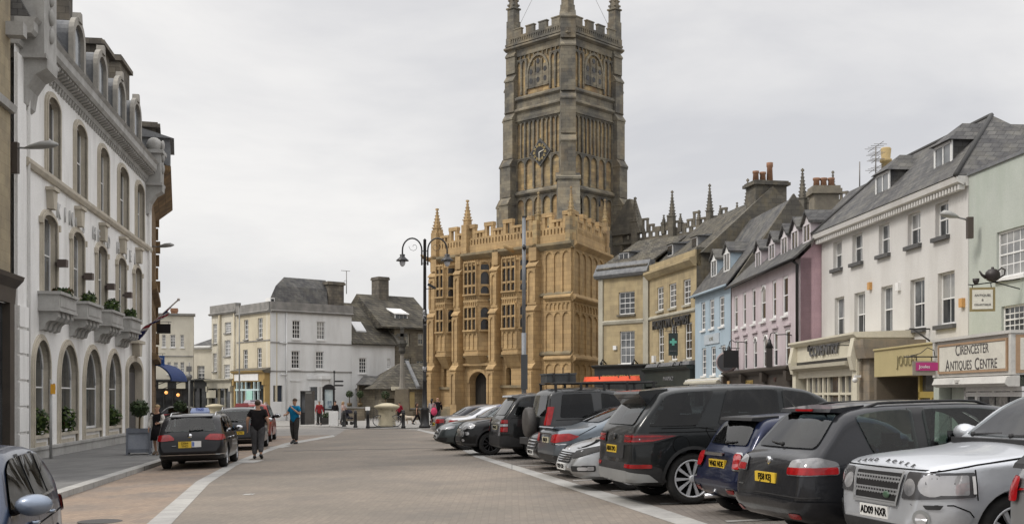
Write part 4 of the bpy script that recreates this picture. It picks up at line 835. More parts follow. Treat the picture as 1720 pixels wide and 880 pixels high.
chimney(C.root, C.L - 1.5, C.L + .1, 4.1, 6.3, ht - z0c - 3.5, zat(309, 76.5) - z0c, 0, .2, DSTONE)
for y_, h in ((4.45, .75), (4.95, .7), (5.45, 1.35)): m = MB(); m.lathe([(.22, 0), (.18, h * .75), (.22, h * .8), (.22, h), (.14, h)], C.L - .7, y_, zat(309, 76.5) - z0c, n=12); m.build('chimney_pot', POT, C.root)
# green cross sign
p = C.world(C.u(1157), -1.1, C.z(1157, 597)); t = hang_sign('pharmacy_sign', 'dark hanging sign with a green cross on the chemist', p, .62, 1.5, (1, -.05), plain('sign_dark', (.02, .032, .032), .5))
m = MB(); gc = plain('cross_green', (.12, .42, .33), .4); m.box(-.23, .23, -.05, -.03, .82, .98); m.box(-.08, .08, -.05, -.03, .67, .819); m.box(-.08, .08, -.05, -.03, .981, 1.13); m.build('cross', gc, t); text('PHARMACY', .09, plain('sign_grey', (.22, .22, .23), .5), t, (0, -.035, .3))
# ---- blue house
B = Fac('blue_house', 'light blue three bay house with two dormers over a pale shopfront', 'house', (at(1167.5, 74.35), 74.35), (at(1227.5, 66.1), 66.1))
ez = B.z(1195, 489.5); wu = row(B, [(1178, 1184.5), (1192, 1199.5), (1208.5, 1216.5)], (1192, 1199, 503, 552)); wl = row(B, [(1179, 1186), (1194.5, 1202), (1210.5, 1218.5)], (1194, 1202, 582, 630))
B.wall(0, B.L, -.3, ez, wu + wl, BLUE, rec=.3); back(B, -.3, ez, DSTONE, 7.4)
for w in wu + wl: B.window(*w, rec=.06, cols=2, rows=(2, 2), sill=(.1, .1, .08), fw=.1, bw=.05)
gable(B, ez, 3.7, 5.0, SLATE)
for u_ in (B.L, -.28): m = MB(); m.ex([(-.1, ez - .1), (3.7, ez + 5.35), (7.5, ez - .1)], u_, u_ + .28); m.build('gable_wall', DSTONE, B.root)
m = MB(); m.tube([(0, -.3, ez - .02), (B.L, -.3, ez - .02)], .08, 8); m.build('gutter', BLUE, B.root)
DORMS = {}
def dormer(F, u, yd, z0, z1, w, cheek, front, roofm, gh=.55, hip=False):
    m = MB(); m.box(u - w, u + w, yd, yd + 2.6, z0 - .6, z1); d = m.build('dormer', cheek, F.root)
    m = MB()
    if not hip: m.ey([(u - w, z1), (u + w, z1), (u, z1 + gh)], yd - .01, yd + .02)
    m.box(u - w - .02, u - w + .1, yd - .05, yd, z0, z1); m.box(u + w - .1, u + w + .02, yd - .05, yd, z0, z1); m.box(u - w, u + w, yd - .05, yd, z0 - .08, z0 + .08); m.box(u - w, u + w, yd - .05, yd, z1 - .1, z1); m.box(u - .04, u + .04, yd - .04, yd, z0, z1); q = m.build('dormer_frame', front, d)
    m = MB(); m.box(u - w + .08, u + w - .08, yd - .02, yd - .01, z0 + .05, z1 - .08); m.build('pane', GLASSB, q)
    m = MB(); o = .14
    if hip: m.frustum([(u - w - o, yd - .2), (u + w + o, yd - .2), (u + w + o, yd + 3.2), (u - w - o, yd + 3.2)], [(u - .02, yd + w), (u + .02, yd + w), (u + .02, yd + 3.2), (u - .02, yd + 3.2)], z1, z1 + gh)
    else: m.ey([(u - w - o, z1 - .08), (u, z1 + gh), (u + w + o, z1 - .08), (u + w + o, z1 + .04), (u, z1 + gh + .13), (u - w - o, z1 + .04)], yd - .15, yd + 2.8)
    m.build('dormer_roof', roofm, d)
for a, b, c, e in ((1195, 1205, 436, 465), (1216, 1227.5, 424, 456)):
    u = (B.u(a, -.6) + B.u(b, -.6)) / 2; dormer(B, u, .6, B.z((a + b) / 2, e, -.6), B.z((a + b) / 2, c, -.6), .62, BLUE, WHITE, SLATE, .55)
m = MB(); u0, z0 = B.uv(1184, 574); u1, z1 = B.uv(1209, 561); zc_ = (B.z(1196, 578) + B.z(1196, 561)) / 2; m.box(B.u(1184), B.u(1209), -.06, 0, zc_ - .3, zc_ + .32); q = m.build('sign_board', surf('pale_blue', (.44, .49, .53), rough=.6), B.root); text('HOME', .34, plain('sign_taupe', (.2, .19, .15), .5), q, (B.u(1196), -.065, zc_))
so = shopfront(B, .1, B.L - .1, B.z(1195, 655), B.z(1195, 643), WHITE, .4, 3); m = MB(); z = B.z(1195, 643); m.ex([(0, z + .3), (-.5, z + .3), (-.8, z + .05), (-.8, z - .05), (0, z)], .1, B.L - .3); m.build('awning_box', BATHL, so)
# ---- pink house
Q = Fac('pink_house', 'pale pink house with six tall windows per floor and five small dormers', 'house', (at(1229, 66), 66), (at(1344.5, 51.4), 51.4))
ez = Q.z(1300, 452.5); wu = row(Q, [(1233, 1239), (1247.5, 1253), (1263, 1269), (1278, 1286), (1297, 1303.5), (1314.5, 1323.5)], (1278, 1286, 478, 540)); wl = row(Q, [(1235.5, 1241), (1249.5, 1255), (1265, 1271.5), (1281.5, 1289), (1299, 1306), (1318.5, 1327)], (1281, 1289, 561, 620))
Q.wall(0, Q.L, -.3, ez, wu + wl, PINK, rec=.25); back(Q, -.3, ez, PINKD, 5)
for k, w in enumerate(wu + wl): Q.window(*w, rec=.04, cols=1, rows=(1, 1), sill=(.1, .12, .06), fw=.13, bw=0, arch=.3 if k in (3, 8, 9) else 0)
m = MB()
for w in wl: m.box(w[0] - .15, w[1] + .15, -.1, 0, w[3] + .16, w[3] + .26)
m.build('hood', PINK, Q.root)
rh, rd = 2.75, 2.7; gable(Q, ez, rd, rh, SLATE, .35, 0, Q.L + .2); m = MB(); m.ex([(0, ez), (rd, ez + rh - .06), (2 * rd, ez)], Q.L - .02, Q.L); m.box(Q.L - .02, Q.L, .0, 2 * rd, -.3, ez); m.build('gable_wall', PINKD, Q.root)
m = MB(); m.tube([(0, -.38, ez - .06), (Q.L + .2, -.38, ez - .06)], .07, 8); m.tube([(Q.L - .12, -.35, ez - .1), (Q.L - .12, -.12, ez - .3), (Q.L - .12, -.12, 2.6)], .075, 8); m.build('downpipe', BLACK, Q.root)
PKF = surf('dormer_white', (.66, .62, .64), rough=.6)
for a, b, c, e in ((1270, 1279, 421, 450), (1292, 1303, 408, 437), (1314, 1323, 396.5, 430), (1331.5, 1341, 386, 420), (1351.5, 1361, 375, 408)):
    u = (Q.u(a, -.5) + Q.u(b, -.5)) / 2; dormer(Q, u, .5, Q.z((a + b) / 2, e, -.5), Q.z((a + b) / 2, c, -.5), .6, PINK, PKF, SLATE, .5)
so = MB(); zf1, zf0 = Q.z(1285, 630), Q.z(1285, 655); L_ = Q.L - .3; ops_ = [(.9 + 4.7 * k, 4.6 + 4.7 * k, .5, zf0 - .15, 1.1) for k in range(3)]
Q.wall(.0, L_, -.3, zf1, ops_, BROWN, 'shopfront', .3, -.3); m = MB(); m.ex([(0, zf1), (-.34, zf1), (-.62, zf1 + .2), (-.62, zf1 + .3), (0, zf1 + .42)], -.05, L_ + .1)
for u in (0, 4.6, 9.3, L_ - .4): m.box(u, u + .4, -.42, -.3, -.2, zf1); m.box(u - .05, u + .45, -.6, -.3, zf1 - .35, zf1 + .1)
so = m.build('shop_cornice', BROWN, Q.root); m = MB(); m.box(.1, L_ - .1, -.05, -.02, 0, zf0); m.build('shop_window', pane('deep_glass', (.006, .007, .014), (.012, .012, .02)), Q.root)
text('GOLDSMITHS', .34, GOLDL, so, (Q.u(1269), -.33, (zf0 + zf1) / 2 + .02), ext=.01, sx=.8); text('EST', .3, plain('dull_red', (.10, .05, .045), .5), so, (Q.u(1313), -.33, (zf0 + zf1) / 2 + .1), ext=.01)
m = MB(); u = Q.u(1233); m.box(u - .2, u + .35, -.37, -.31, zf0 + .05, zf1 - .2); m.build('lit_panel', plain('amber', (.6, .4, .2), .5), so)
# signs on the pink house
p = Q.world(Q.u(1262), -1.1, Q.z(1262, 617)); t = hang_sign('hanging_board', 'square black board hanging from a bracket on the pale pink house', p, .82, .92, (1, 0), BLACK)
p = Q.world(Q.u(1313), -.6, Q.z(1313, 617)); t = empty('wall_board', p, 'tall narrow dark board standing out from the pale pink house', 'sign', None, 0); m = MB(); m.box(-.15, .15, -.04, .04, 0, 1.12); m.build('board', plain('board_brown', (.05, .044, .04), .6), t)
p = Q.world(Q.u(1240), -.7, Q.z(1240, 608)); t = empty('round_sign', p, 'round disc sign with a pinkish rim on the pale pink house', 'sign', None, radians(-25)); m = MB(); m.lathe([(.55, 0), (.6, .06), (.6, .32), (.55, .36)], 0, 0, 0, n=24, ax='y'); m.build('rim', surf('rim_pink', (.3, .24, .24), rough=.6), t); m = MB(); m.lathe([(.5, -.03), (.5, .0)], 0, -.0, 0, n=24, ax='y', smooth=False); m.lathe([(.12, -.05), (.1, .0)], 0, -.02, 0, n=12, ax='y'); m.build('disc', plain('disc_dark', (.05, .05, .055), .4), t)
def swan(F, px, py, lab):
    u, z = F.uv(px, py, .8); t = empty('swan_neck_lamp', F.world(u, 0, z), lab, 'lamp', 'black swan neck lamps', F.rz); m = MB(); m.tube([(.5, 0, .45), (.45, -.3, .5), (.1, -.6, .5), (-.0, -.75, .62), (-.1, -.85, .55), (-.12, -.9, .3)], .025, 6); m.build('arm', BLACK, t); m = MB(); m.lathe([(.06, .3), (.09, .15), (.2, -.12), (.18, -.12), (.05, .1)], -.12, -.9, 0, n=12); m.build('lamp_shade', BLACK, t)
swan(Q, 1228, 590, 'black swan neck lamp where the light blue house meets the pink one'); swan(Q, 1297, 580, 'black swan neck lamp beside the tall narrow dark board')
# ---- long white house with dentil cornice
Wh = Fac('white_house', 'long off-white house with a dentil cornice, hipped slate roof and two dormers', 'house', (at(1380, 51.35), 51.35), (at(1627, 37.5), 37.5))
ez = Wh.z(1500, 345.5, .3); wu = row(Wh, [(1399.5, 1414), (1431.5, 1448.5), (1476, 1494), (1524.5, 1546), (1571, 1593)], (1524, 1546, 357, 412)); wl = row(Wh, [(1402, 1418), (1435, 1453), (1480, 1499), (1529, 1553), (1575, 1603.5)], (1529, 1553, 468, 552))
zw = Wh.z(1627, 312); Wh.wall(0, Wh.L, -.3, zw, wu + wl, CREAMW, rec=.26); back(Wh, -.3, zw, CREAMW, 6)
for k, w in enumerate(wu + wl): Wh.window(*w, rec=.15, cols=2, rows=(1, 1), sill=(.14, .14, .12), sillm=SILLG, fw=.07, bw=.03, pm=[(GLASS, GLASSC), (GLASS, GLASSB), (GLASS, GLASSB)][k % 3])  # reflected sky is painted into the pale upper panes
m = MB(); m.ex([(.3, zw), (-.08, zw), (-.12, zw + .12), (-.16, ez - .2), (-.38, ez - .1), (-.42, ez + .1), (.4, ez + .1)], -.1, Wh.L); m.build('cornice', CREAMW, Wh.root)
m = MB(); n = 62
for k in range(n): u = Wh.L * (k + .2) / n; m.box(u, u + .11, -.30, -.1, ez - .34, ez - .17)
m.build('dentil', CREAMW, Wh.root)
rz_, rd = 2.85, 2.5; m = MB(); zb = ez + .12
m.add([(-.1, -.45, zb), (Wh.L, -.45, zb), (Wh.L, 5.4, zb), (-.1, 5.4, zb), (1.6, rd, zb + rz_), (Wh.L - 3.3, rd, zb + rz_)], [(0, 1, 5, 4), (1, 2, 5), (2, 3, 4, 5), (3, 0, 4), (0, 3, 2, 1)]); m.build('roof', SLATE, Wh.root)
m = MB(); m.tube([(Wh.L, -.45, zb), (Wh.L - 3.3, rd, zb + rz_), (1.6, rd, zb + rz_), (-.1, -.45, zb)], .09, 6); m.build('roof_ridge', surf('ridge_tile', (.06, .06, .06), rough=.8), Wh.root)
for a, b, c, e in ((1476.5, 1491, 291, 327), (1576.5, 1594.5, 242, 285)):
    u = (Wh.u(a, -.6) + Wh.u(b, -.6)) / 2; dormer(Wh, u, .6, Wh.z((a + b) / 2, e, -.6), Wh.z((a + b) / 2, c, -.6), .68, SLATE, WHITE, SLATE, .75, True)
m = MB(); m.ex([(-.3, zb - .3), (2.6, zb + 2.6), (6, zb - .3)], -3.4, .9); m.build('roof', SLATE, Wh.root)
u, z = Wh.uv(1488, 276, -3.2); m = MB(); m.lathe([(.2, -1), (.2, .05), (.27, .1), (.27, .22), (.2, .26), (.24, .7), (.2, .75)], u, 3.2, z, n=14); m.build('chimney_pot', surf('buff_clay', (.42, .32, .16), rough=.8), Wh.root)
for px, py, h in ((1471, 287, 1.1), (1444, 302, .85)):
    u, z = Wh.uv(px, py, -2.6); m = MB(); m.tube([(u, 2.6, z - .4), (u, 2.6, z + h)], .03, 5)
    if h > 1:
        for zz, l in ((h, .9), (h * .7, .6), (h * .45, .5), (.1, .8)): m.tube([(u - l, 2.6, z + zz - .05), (u + l, 2.6, z + zz + .05)], .015, 4); [m.tube([(u - l + l * .4 * q, 2.3, z + zz), (u - l + l * .4 * q, 2.9, z + zz)], .012, 4) for q in range(1, 5)]
    m.build('aerial', plain('aerial_grey', (.2, .19, .18), .5), Wh.root)
for px, py, mt in ((1463, 480, plain('alarm_orange', (.55, .30, .10), .5)), (1511, 481, WHITE), (1618.5, 508, plain('alarm_orange', (.55, .30, .10), .5))):
    u, z = Wh.uv(px, py); m = MB(); m.box(u - .12, u + .12, -.12, 0, z - .16, z + .14); m.build('alarm_box', mt, Wh.root)
u, z = Wh.uv(1562, 556); m = MB(); m.box(u - .03, u + .03, -.75, 0, z + .05, z + .1); m.tube([(u, 0, z - .35), (u, -.6, z + .06)], .03, 6); m.build('bracket', DKGREY, Wh.root)
# chimney behind the pink and white houses
p = Vector((at(1384, 57), 57, 0)); zt_ = zat(318, 57); t = empty('house_chimney', (p.x, p.y, 8), 'stout rendered chimney with clay pots behind the slate roofs', 'chimney'); m = MB(); m.box(-.62, .62, -.5, .5, 0, zt_ - 8.3); m.box(-.75, .75, -.62, .62, zt_ - 8.3, zt_ - 8.05); m.box(-.68, .68, -.56, .56, zt_ - 8.05, zt_ - 7.9); m.build('stack', surf('buff_render', (.24, .215, .165), (.16, .145, .12), rough=.9, ns=1.5), t)
for x in (-.38, -.02, .36): m = MB(); m.lathe([(.17, 0), (.14, .3), (.18, .36), (.18, .46), (.12, .46)], x, 0, zt_ - 7.9, n=12); m.build('chimney_pot', POT, t)
# ---- green house
Gr = Fac('green_house', 'pale green house with white sash windows above the antiques shop', 'house', (Wh.B.x, Wh.B.y), (Wh.B.x + .073 * 8, Wh.B.y - 8))
zg = Gr.z(1627, 296); wu = [(Gr.u(1674), Gr.u(1722), Gr.z(1674, 470), Gr.z(1674, 391))]; wl = [(Gr.u(1682), Gr.u(1733), Gr.z(1682, 562), Gr.z(1682, 515))]
Gr.wall(.0, Gr.L, -.3, zg, wu + wl, GREEN, rec=.3); back(Gr, -.3, zg, GREEN, 6)
Gr.window(*wu[0], rec=.08, cols=4, rows=(2, 2), pm=GLASSC, sill=(.1, .1, .06), fw=.07, bw=.035); Gr.window(*wl[0], rec=.08, cols=6, rows=(2, 2), fw=.06, bw=.035)
m = MB(); m.box(-.0, Gr.L, -.06, .3, zg, zg + .1); m.build('coping', LEAD, Gr.root)
m = MB(); m.ex([(.2, zg - .2), (2.5, zg + 1.0), (5.5, zg - .2)], .4, Gr.L); m.build('roof', SLATE, Gr.root)
y = 36.6; wall_lamp('grey lamp reaching from a dark box between the off-white house and the pale green one', (at(1629, y), y, zat(372, y)), (at(1608, y), y, zat(365, y)), at(1608, y) - at(1580, y), .55)
# ---- shopfronts standing out on one line: cream, yellow, antiques
V = Fac('cream_shopfront', 'cream shopfront with a small-paned window and dark raised letters', 'shopfront', (at(1334, 50.8), 50.8), (at(1443, 41.7), 41.7))
zt = V.z(1334, 584); zf0 = V.z(1340, 613); zb = V.z(1440, 600)
bz0, bz1 = V.z(1350, 635), zt - .02
m = MB(); m.box(0, V.L, 0, 2.2, zf0, zt); m.ex([(0, zt), (-.12, zt), (-.25, zt + .12), (-.25, zt + .2), (2.2, zt + .28), (2.2, zt)], -.1, V.L + .1)
for u in (0, V.L - .55): m.box(u, u + .55, -.08, .5, -.2, zf0); m.ex([(0, zf0 - .45), (-.18, zf0 - .4), (-.3, zf0 + .1), (-.16, zt), (0, zt)], u + .05, u + .5)
m.box(.0, V.L, .1, .5, -.2, .75); m.box(.1, V.L - .1, .02, .3, bz0, zf0 - .12); fr = m.build('fascia', CREAM, V.root)
m = MB(); m.box(.5, V.L - .6, -.02, .02, zf0 - .02, zf0 + .1); m.build('awning_slot', BLACK, fr)
m = MB(); m.ex([(.0, zf0 - .02), (-.35, zf0 - .06), (-.35, zf0 - .2), (.0, zf0 - .32)], .55, V.L - .6); m.build('awning_box', surf('awning_stone', (.42, .39, .31), rough=.7), fr)
text('the', .42, DKGREY, fr, (V.u(1362.5), -.06, V.z(1362, 585)), ext=.03, sx=1.2); text('COVENTRY', .62, plain('letter_grey', (.13, .13, .135), .5), fr, (V.u(1385.5), -.06, V.z(1385, 588.5)), ext=.03, sx=1.28)
m = MB(); us = [V.u(p) for p in (1352, 1361, 1370, 1378, 1386, 1405, 1416, 1426, 1436)]
for k, u in enumerate(us): w = .09 if k in (0, 3, 5, 8) else .05; m.box(u - w, u + w, .1, .2, .75, bz0)
zz = V.z(1390, 661); m.box(us[0], us[-1], .11, .19, zz - .05, zz + .05); sw = m.build('shop_window', CREAM, V.root); m = MB(); m.box(us[0], us[-1], .2, .22, .75, bz0); m.build('pane', pane('shop_glass', (.12, .12, .125), (.035, .035, .04), .08), sw)
u, z = V.uv(1437, 638, .2); m = MB(); m.ball((u, -.22, z), .10); m.box(u - .03, u + .03, -.25, 0, z + .1, z + .18); m.build('camera_dome', WHITE, V.root)
m = MB(); z = V.z(1430, 580); m.tube([(V.u(1432), -.1, z + .2), (V.u(1432), -.1, z - .1)], .03, 6); m.tube([(V.u(1432), -.1, z), (V.u(1432) - .2, -1.0, z)], .02, 6); m.tube([(V.u(1432), -.1, z + .2), (V.u(1432) - .1, -.8, z + .02)], .012, 5); m.build('sign_bracket', BLACK, V.root)
m = MB(); m.box(V.L - .01, V.L + .85, .1, 2.2, -.2, zf0); m.box(V.L, V.L + .15, .0, .3, -.2, zf0 - .1); m.ex([(.0, zf0), (-.1, zf0), (-.2, zt - .3), (-.2, zt - .12), (2.2, zt - .12), (2.2, zf0)], V.L + .02, V.L + 1.05); m.build('stone_pier', surf('pier_stone', (.27, .22, .16), (.2, .175, .14), rough=.85, ns=1.5, brick=(.8, .4, .008, (.8, .8, .8), .08)), V.root)
J = Fac('yellow_shopfront', 'shop with a plain mustard yellow fascia and a recessed entrance', 'shopfront', (at(1468.5, 39.8), 39.8), (at(1570, 34.05), 34.05))
zt, zf0 = J.z(1469, 590), J.z(1469, 633); YEL = surf('mustard', (.45, .38, .20), (.41, .345, .18), rough=.6, ns=1)
m = MB(); m.box(0, J.L, 0, 2.2, zf0, zt); m.ex([(0, zt), (-.05, zt + .02), (-.05, zt + .07), (0, zt + .08)], 0, J.L); fa = m.build('fascia', YEL, J.root)
text('JOULES', .5, surf('letter_shade', (.22, .19, .10), rough=.6), fa, (J.u(1524), -.03, (zt + zf0) / 2 + .02), ext=.01, sx=1.15, bold=-.008)
m = MB(); m.box(0, .25, 0, 1.6, -.2, zf0); m.box(.25, 2.2, 1.4, 1.6, -.2, zf0); m.build('side_wall', surf('panel_brown', (.14, .115, .085), rough=.7), J.root)
m = MB(); m.box(2.2, 3.5, 1.3, 1.4, -.2, zf0); m.build('doorway', BLACK, J.root)
u = 3.5; m = MB(); m.box(u, u + .12, .3, .45, 0, zf0); m.box(J.L - .35, J.L - .23, .3, .45, 0, zf0); zz = J.z(1540, 668); m.box(u, J.L - .25, .3, .45, zz, zz + .2); m.box((u + J.L) / 2 - .08, (u + J.L) / 2 + .08, .3, .45, 0, zz); d = m.build('door', surf('mustard_dark', (.34, .25, .06), rough=.5), J.root); m = MB(); m.box(u, J.L - .25, .4, .42, 0, zf0); m.build('pane', GLASS, d)
m = MB(); m.box(u + .25, u + .8, .36, .395, zz - .9, zz - .1); m.build('poster', plain('poster_red', (.35, .07, .04), .6), d); m = MB(); m.box(J.L - .95, J.L - .5, .36, .395, zz - .9, zz - .25); m.build('poster', plain('poster_pink', (.42, .03, .14), .6), d)
X = 1.1; p = J.world(J.u(1552, X), -X, J.z(1552, 630, X)); t = hang_sign('pink_hanging_sign', 'hanging sign with a bright pink panel in a taupe frame', p, .64, .4, (1, 0), surf('taupe', (.26, .23, .19), rough=.6)); m = MB(); m.box(-.24, .38, -.045, -.026, .13, .36); m.build('panel', plain('magenta', (.42, .03, .17), .5), t); text('Joules', .13, WHITE, t, (.0, -.05, .24), ext=.003)
m = MB(); m.tube([(-.45, 0, .52), (-.1, 0, .62), (.1, 0, .78), (.28, 0, .7), (.3, 0, .55)], .012, 5); m.build('scroll', BLACK, t)
An = Fac('antiques_shopfront', 'antiques shop with a big cream lettered signboard and white framed windows', 'shopfront', (at(1571, 34.0), 34.0), (at(1700.5, 28.9), 28.9))
zt, zf0 = An.z(1571, 575), An.z(1571, 634); GRT = surf('shop_grey_green', (.40, .43, .38), (.36, .39, .345), rough=.6, ns=2); PNL = surf('sign_cream', (.62, .60, .53), rough=.5)
m = MB(); m.box(0, An.L + .1, 0, 2.2, zf0, zt); m.box(-.04, An.L + .14, -.1, .3, zt, zt + .08); m.box(.0, .14, -.08, 0, zf0, zt); m.box(An.L - .04, An.L + .1, -.08, 0, zf0, zt); sb = m.build('signboard', surf('sign_grey_frame', (.5, .49, .46), rough=.5), An.root)
m = MB(); TR = surf('sign_copper', (.36, .24, .15), rough=.5); a, b, c, d = .3, An.L - .22, zf0 + .1, zt - .1
m.box(a, b, -.05, 0, c, c + .06); m.box(a, b, -.05, 0, d - .06, d); m.box(a, a + .07, -.05, 0, c + .06, d - .06); m.box(b - .07, b, -.05, 0, c + .06, d - .06); m.build('border', TR, sb)
m = MB(); m.box(a + .08, b - .08, -.03, .0, c + .07, d - .07); pl = m.build('panel', PNL, sb); INK = plain('ink', (.06, .055, .055), .5); zc_ = (c + d) / 2
def caps(s, size, x, z, sx):
    """small capitals: the first letter of each word larger"""
    big = size * 1.28; widths = 0; out_ = []
    for wi, wd_ in enumerate(s.split()):
        out_.append((wd_[0], big)); out_.append((wd_[1:], size))
        if wi < len(s.split()) - 1: out_.append((' ', size))
    objs = []; cx = 0
    for ch, sz in out_:
        if ch == ' ': cx += size * .42 * sx; continue
        o = text(ch, sz, INK, pl, (0, -.035, 0), ext=.004, sx=sx, align='LEFT'); w = max(v.co.x for v in o.data.vertices) * sx; o.location = (cx, -.035, z + (0 if sz == size else size * .02)); cx += w + size * .09; objs.append(o)
    for o in objs: o.location.x += x - cx / 2
caps('CIRENCESTER', .36, (a + b) / 2 + .1, zc_ + .2, .95); caps('ANTIQUES CENTRE', .37, (a + b) / 2, zc_ - .22, .98)
m = MB(); m.box(An.L + .1, An.L + .12, .15, 2.0, zf0 + .12, zt - .12); m.build('panel', PNL, sb); m = MB(); m.box(An.L + .1, An.L + .115, .04, 2.15, zf0 + .04, zt - .04); m.build('border', TR, sb)
m = MB(); m.ex([(.0, zf0 - .02), (-.22, zf0 - .05), (-.3, zf0 - .22), (-.2, zf0 - .3), (.1, zf0 - .3), (.1, zf0 - .02)], .5, An.L + .2); m.box(2.2, 2.4, -.32, -.22, zf0 - .18, zf0 - .1); m.build('awning_box', surf('awning_grey', (.5, .49, .46), rough=.6), An.root)
m = MB(); m.box(0, .42, -.05, .3, -.2, zf0 - .02); m.box(.6, 1.6, .25, .35, -.2, zf0 - .05); m.build('pilaster', GRT, An.root)
m = MB(); z1 = An.z(1640, 662); u1 = An.u(1630, -.3)
m.box(1.6, 1.72, .2, .3, 0, zf0 - .3); m.box(1.6, An.L + .1, .2, .3, z1 - .06, z1 + .06); m.box(1.6, An.L + .1, .2, .3, zf0 - .42, zf0 - .3)
for u in (2.5, 3.5, 4.6): m.box(u - .05, u + .05, .2, .3, z1 + .06, zf0 - .42)
m.box(2.35, 2.5, .2, .3, 0, z1 - .06); m.box(1.72, 2.35, .2, .3, 0, .9); fr = m.build('shop_window', WHITE, An.root); m = MB(); m.box(1.72, An.L + .1, .27, .29, 0, zf0 - .42); m.build('pane', GLASS, fr)
m = MB(); m.box(3.2, 3.5, .24, .265, .6, 1.6); m.box(3.6, 4.3, .24, .265, .9, 1.5); m.build('shop_display', surf('display', (.3, .29, .27), (.08, .08, .08), rough=.7, ns=6), fr)
# teapot hanging sign
X = 1.25; p = Gr.world(Gr.u(1650, X), -X, Gr.z(1650, 523, X)); t = hang_sign('teapot_sign', 'square framed hanging sign below an iron teapot and cup', p, .72, .72, (1, -.25), surf('sign_ochre', (.24, .19, .09), rough=.6), arm=False); m = MB(); m.box(-.29, .29, -.04, -.026, .07, .65); m.build('panel', PNL, t)
text('ANTIQUES', .095, INK, t, (0, -.045, .48)); text('&', .09, INK, t, (0, -.045, .34)); text('COLLECTABLES', .075, INK, t, (0, -.045, .2), sx=.9)
m = MB(); m.tube([(-.4, 0, .82), (-.3, 0, .8), (1.1, .3, .98)], .02, 6); m.tube([(.35, .1, .88), (1.1, .3, .68)], .018, 6); m.tube([(-.28, 0, .72), (-.28, 0, .8)], .015, 5); m.tube([(.25, 0, .72), (.25, .1, .86)], .015, 5); m.build('bracket', BLACK, t)
m = MB(); IR = plain('iron_brown', (.02, .014, .013), .5); m.lathe([(.09, 0), (.17, .05), (.22, .17), (.2, .28), (.12, .36), (.04, .38), (.045, .43), (0, .44)], .3, .08, .9, n=16); m.tube([(.12, .08, 1.02), (-.0, .05, 1.1), (-.08, .03, 1.22)], [.06, .04, .025], 8); m.tube([(.48, .1, 1.0), (.64, .14, 1.1), (.66, .14, 1.25), (.55, .12, 1.3), (.44, .1, 1.2)], .025, 6); m.build('teapot', IR, t)
m = MB(); m.lathe([(.05, 0), (.09, .06), (.1, .16), (.08, .16)], -.18, 0, .83, n=12); m.build('cup', IR, t)
# ================================================================ houses at the far end of the square
CRM = surf('cream_render', (.60, .565, .475), (.54, .51, .43), rough=.8, ns=.6, stain=((.32, .28, .21), .45, .8, .3)); BUFF = surf('buff_render_wall', (.56, .505, .385), (.50, .45, .34), rough=.85, ns=.6, stain=((.26, .22, .15), .5, .8, .3))
WHT = surf('white_render', (.70, .705, .70), (.65, .655, .65), rough=.75, ns=.5, stain=((.40, .39, .37), .55, .7, .15)); GREYC = surf('grey_coping', (.26, .25, .235), (.2, .195, .185), rough=.85, ns=1, stain=((.12, .118, .11), .5, 1, 1))
COTT = surf('cottage_stone', (.20, .175, .13), (.14, .125, .1), rough=.95, ns=.8, brick=(.45, .22, .015, (.65, .65, .65), .18), stain=((.09, .085, .075), .55, .8, .6), bump=.3)
def px_fac(name, label, cat, pa, Ya, pb, Yb): return Fac(name, label, cat, (at(pa, Ya), Ya), (at(pb, Yb), Yb), gz(at(pa, Ya)))
# cream house at the end of the street
F1 = px_fac('cream_house', 'plain cream rendered house with small windows behind the union flag', 'house', 240, 106, 325, 107); zt = F1.z(300, 531)
ws = row(F1, [(272, 278.5), (286, 294.5), (303, 309)], (286, 294, 562, 583)) + row(F1, [(281, 287), (292, 299), (303, 309.5)], (292, 299, 608, 628))
F1.wall(0, F1.L, -.3, zt, ws, CRM, rec=.3); back(F1, -.3, zt, CRM, 1.2)
for w in ws: F1.window(*w, rec=.12, cols=3, rows=(2, 2), sill=(.1, .1, .06), fw=.06, bw=.035)
m = MB(); m.ex([(0, zt), (-.3, zt + .1), (-.3, zt + .25), (.5, zt + .3), (.5, zt)], -.1, F1.L + .15); z = F1.z(300, 599); m.box(0, F1.L, -.08, 0, z, z + .1); m.build('cornice', GREYC, F1.root)
so = shopfront(F1, 0, F1.L, F1.z(300, 652), F1.z(300, 642), BLKG, .5, 5); m = MB(); z = F1.z(300, 647); m.box(F1.u(267), F1.u(282), -.56, -.5, z - .3, z + .35); m.box(F1.u(297), F1.u(312), -.56, -.5, z - .3, z + .35); m.build('sign_panel', CREAM, so)
GLOW = plain('warm_glow', (.8, .4, .15), .4, emit=((1, .45, .12), .8))
for px, py in ((279, 659), (299, 663)): u, z = F1.uv(px, py, .6); m = MB(); m.ball((u, -.55, z), .16); m.build('lamp_bulb', GLOW, so)
chimney(F1.root, F1.L - 2.2, F1.L - 1.6, 2, 2.6, zt, zt + .9, 0, .05, POT)
F2 = px_fac('low_cream_house', 'low cream house with a slate roof and one upstairs window', 'house', 320.5, 112, 356, 111); zt = F2.z(338, 585)
ws = rects(F2, [(331, 343.5, 614, 640)]); F2.wall(0, F2.L, -.3, zt, ws, CRM, rec=.3); back(F2, -.3, zt, CRM, 8); F2.window(*ws[0], rec=.15, cols=2, rows=(2, 2), sill=(.1, .1, .06), fw=.06, bw=.04)
m = MB(); m.ex([(0, zt - .1), (-.35, zt + .05), (-.35, zt + .2), (0, zt + .25)], -.1, F2.L); m.build('eaves', WHT, F2.root); h = F2.z(338, 558) - zt
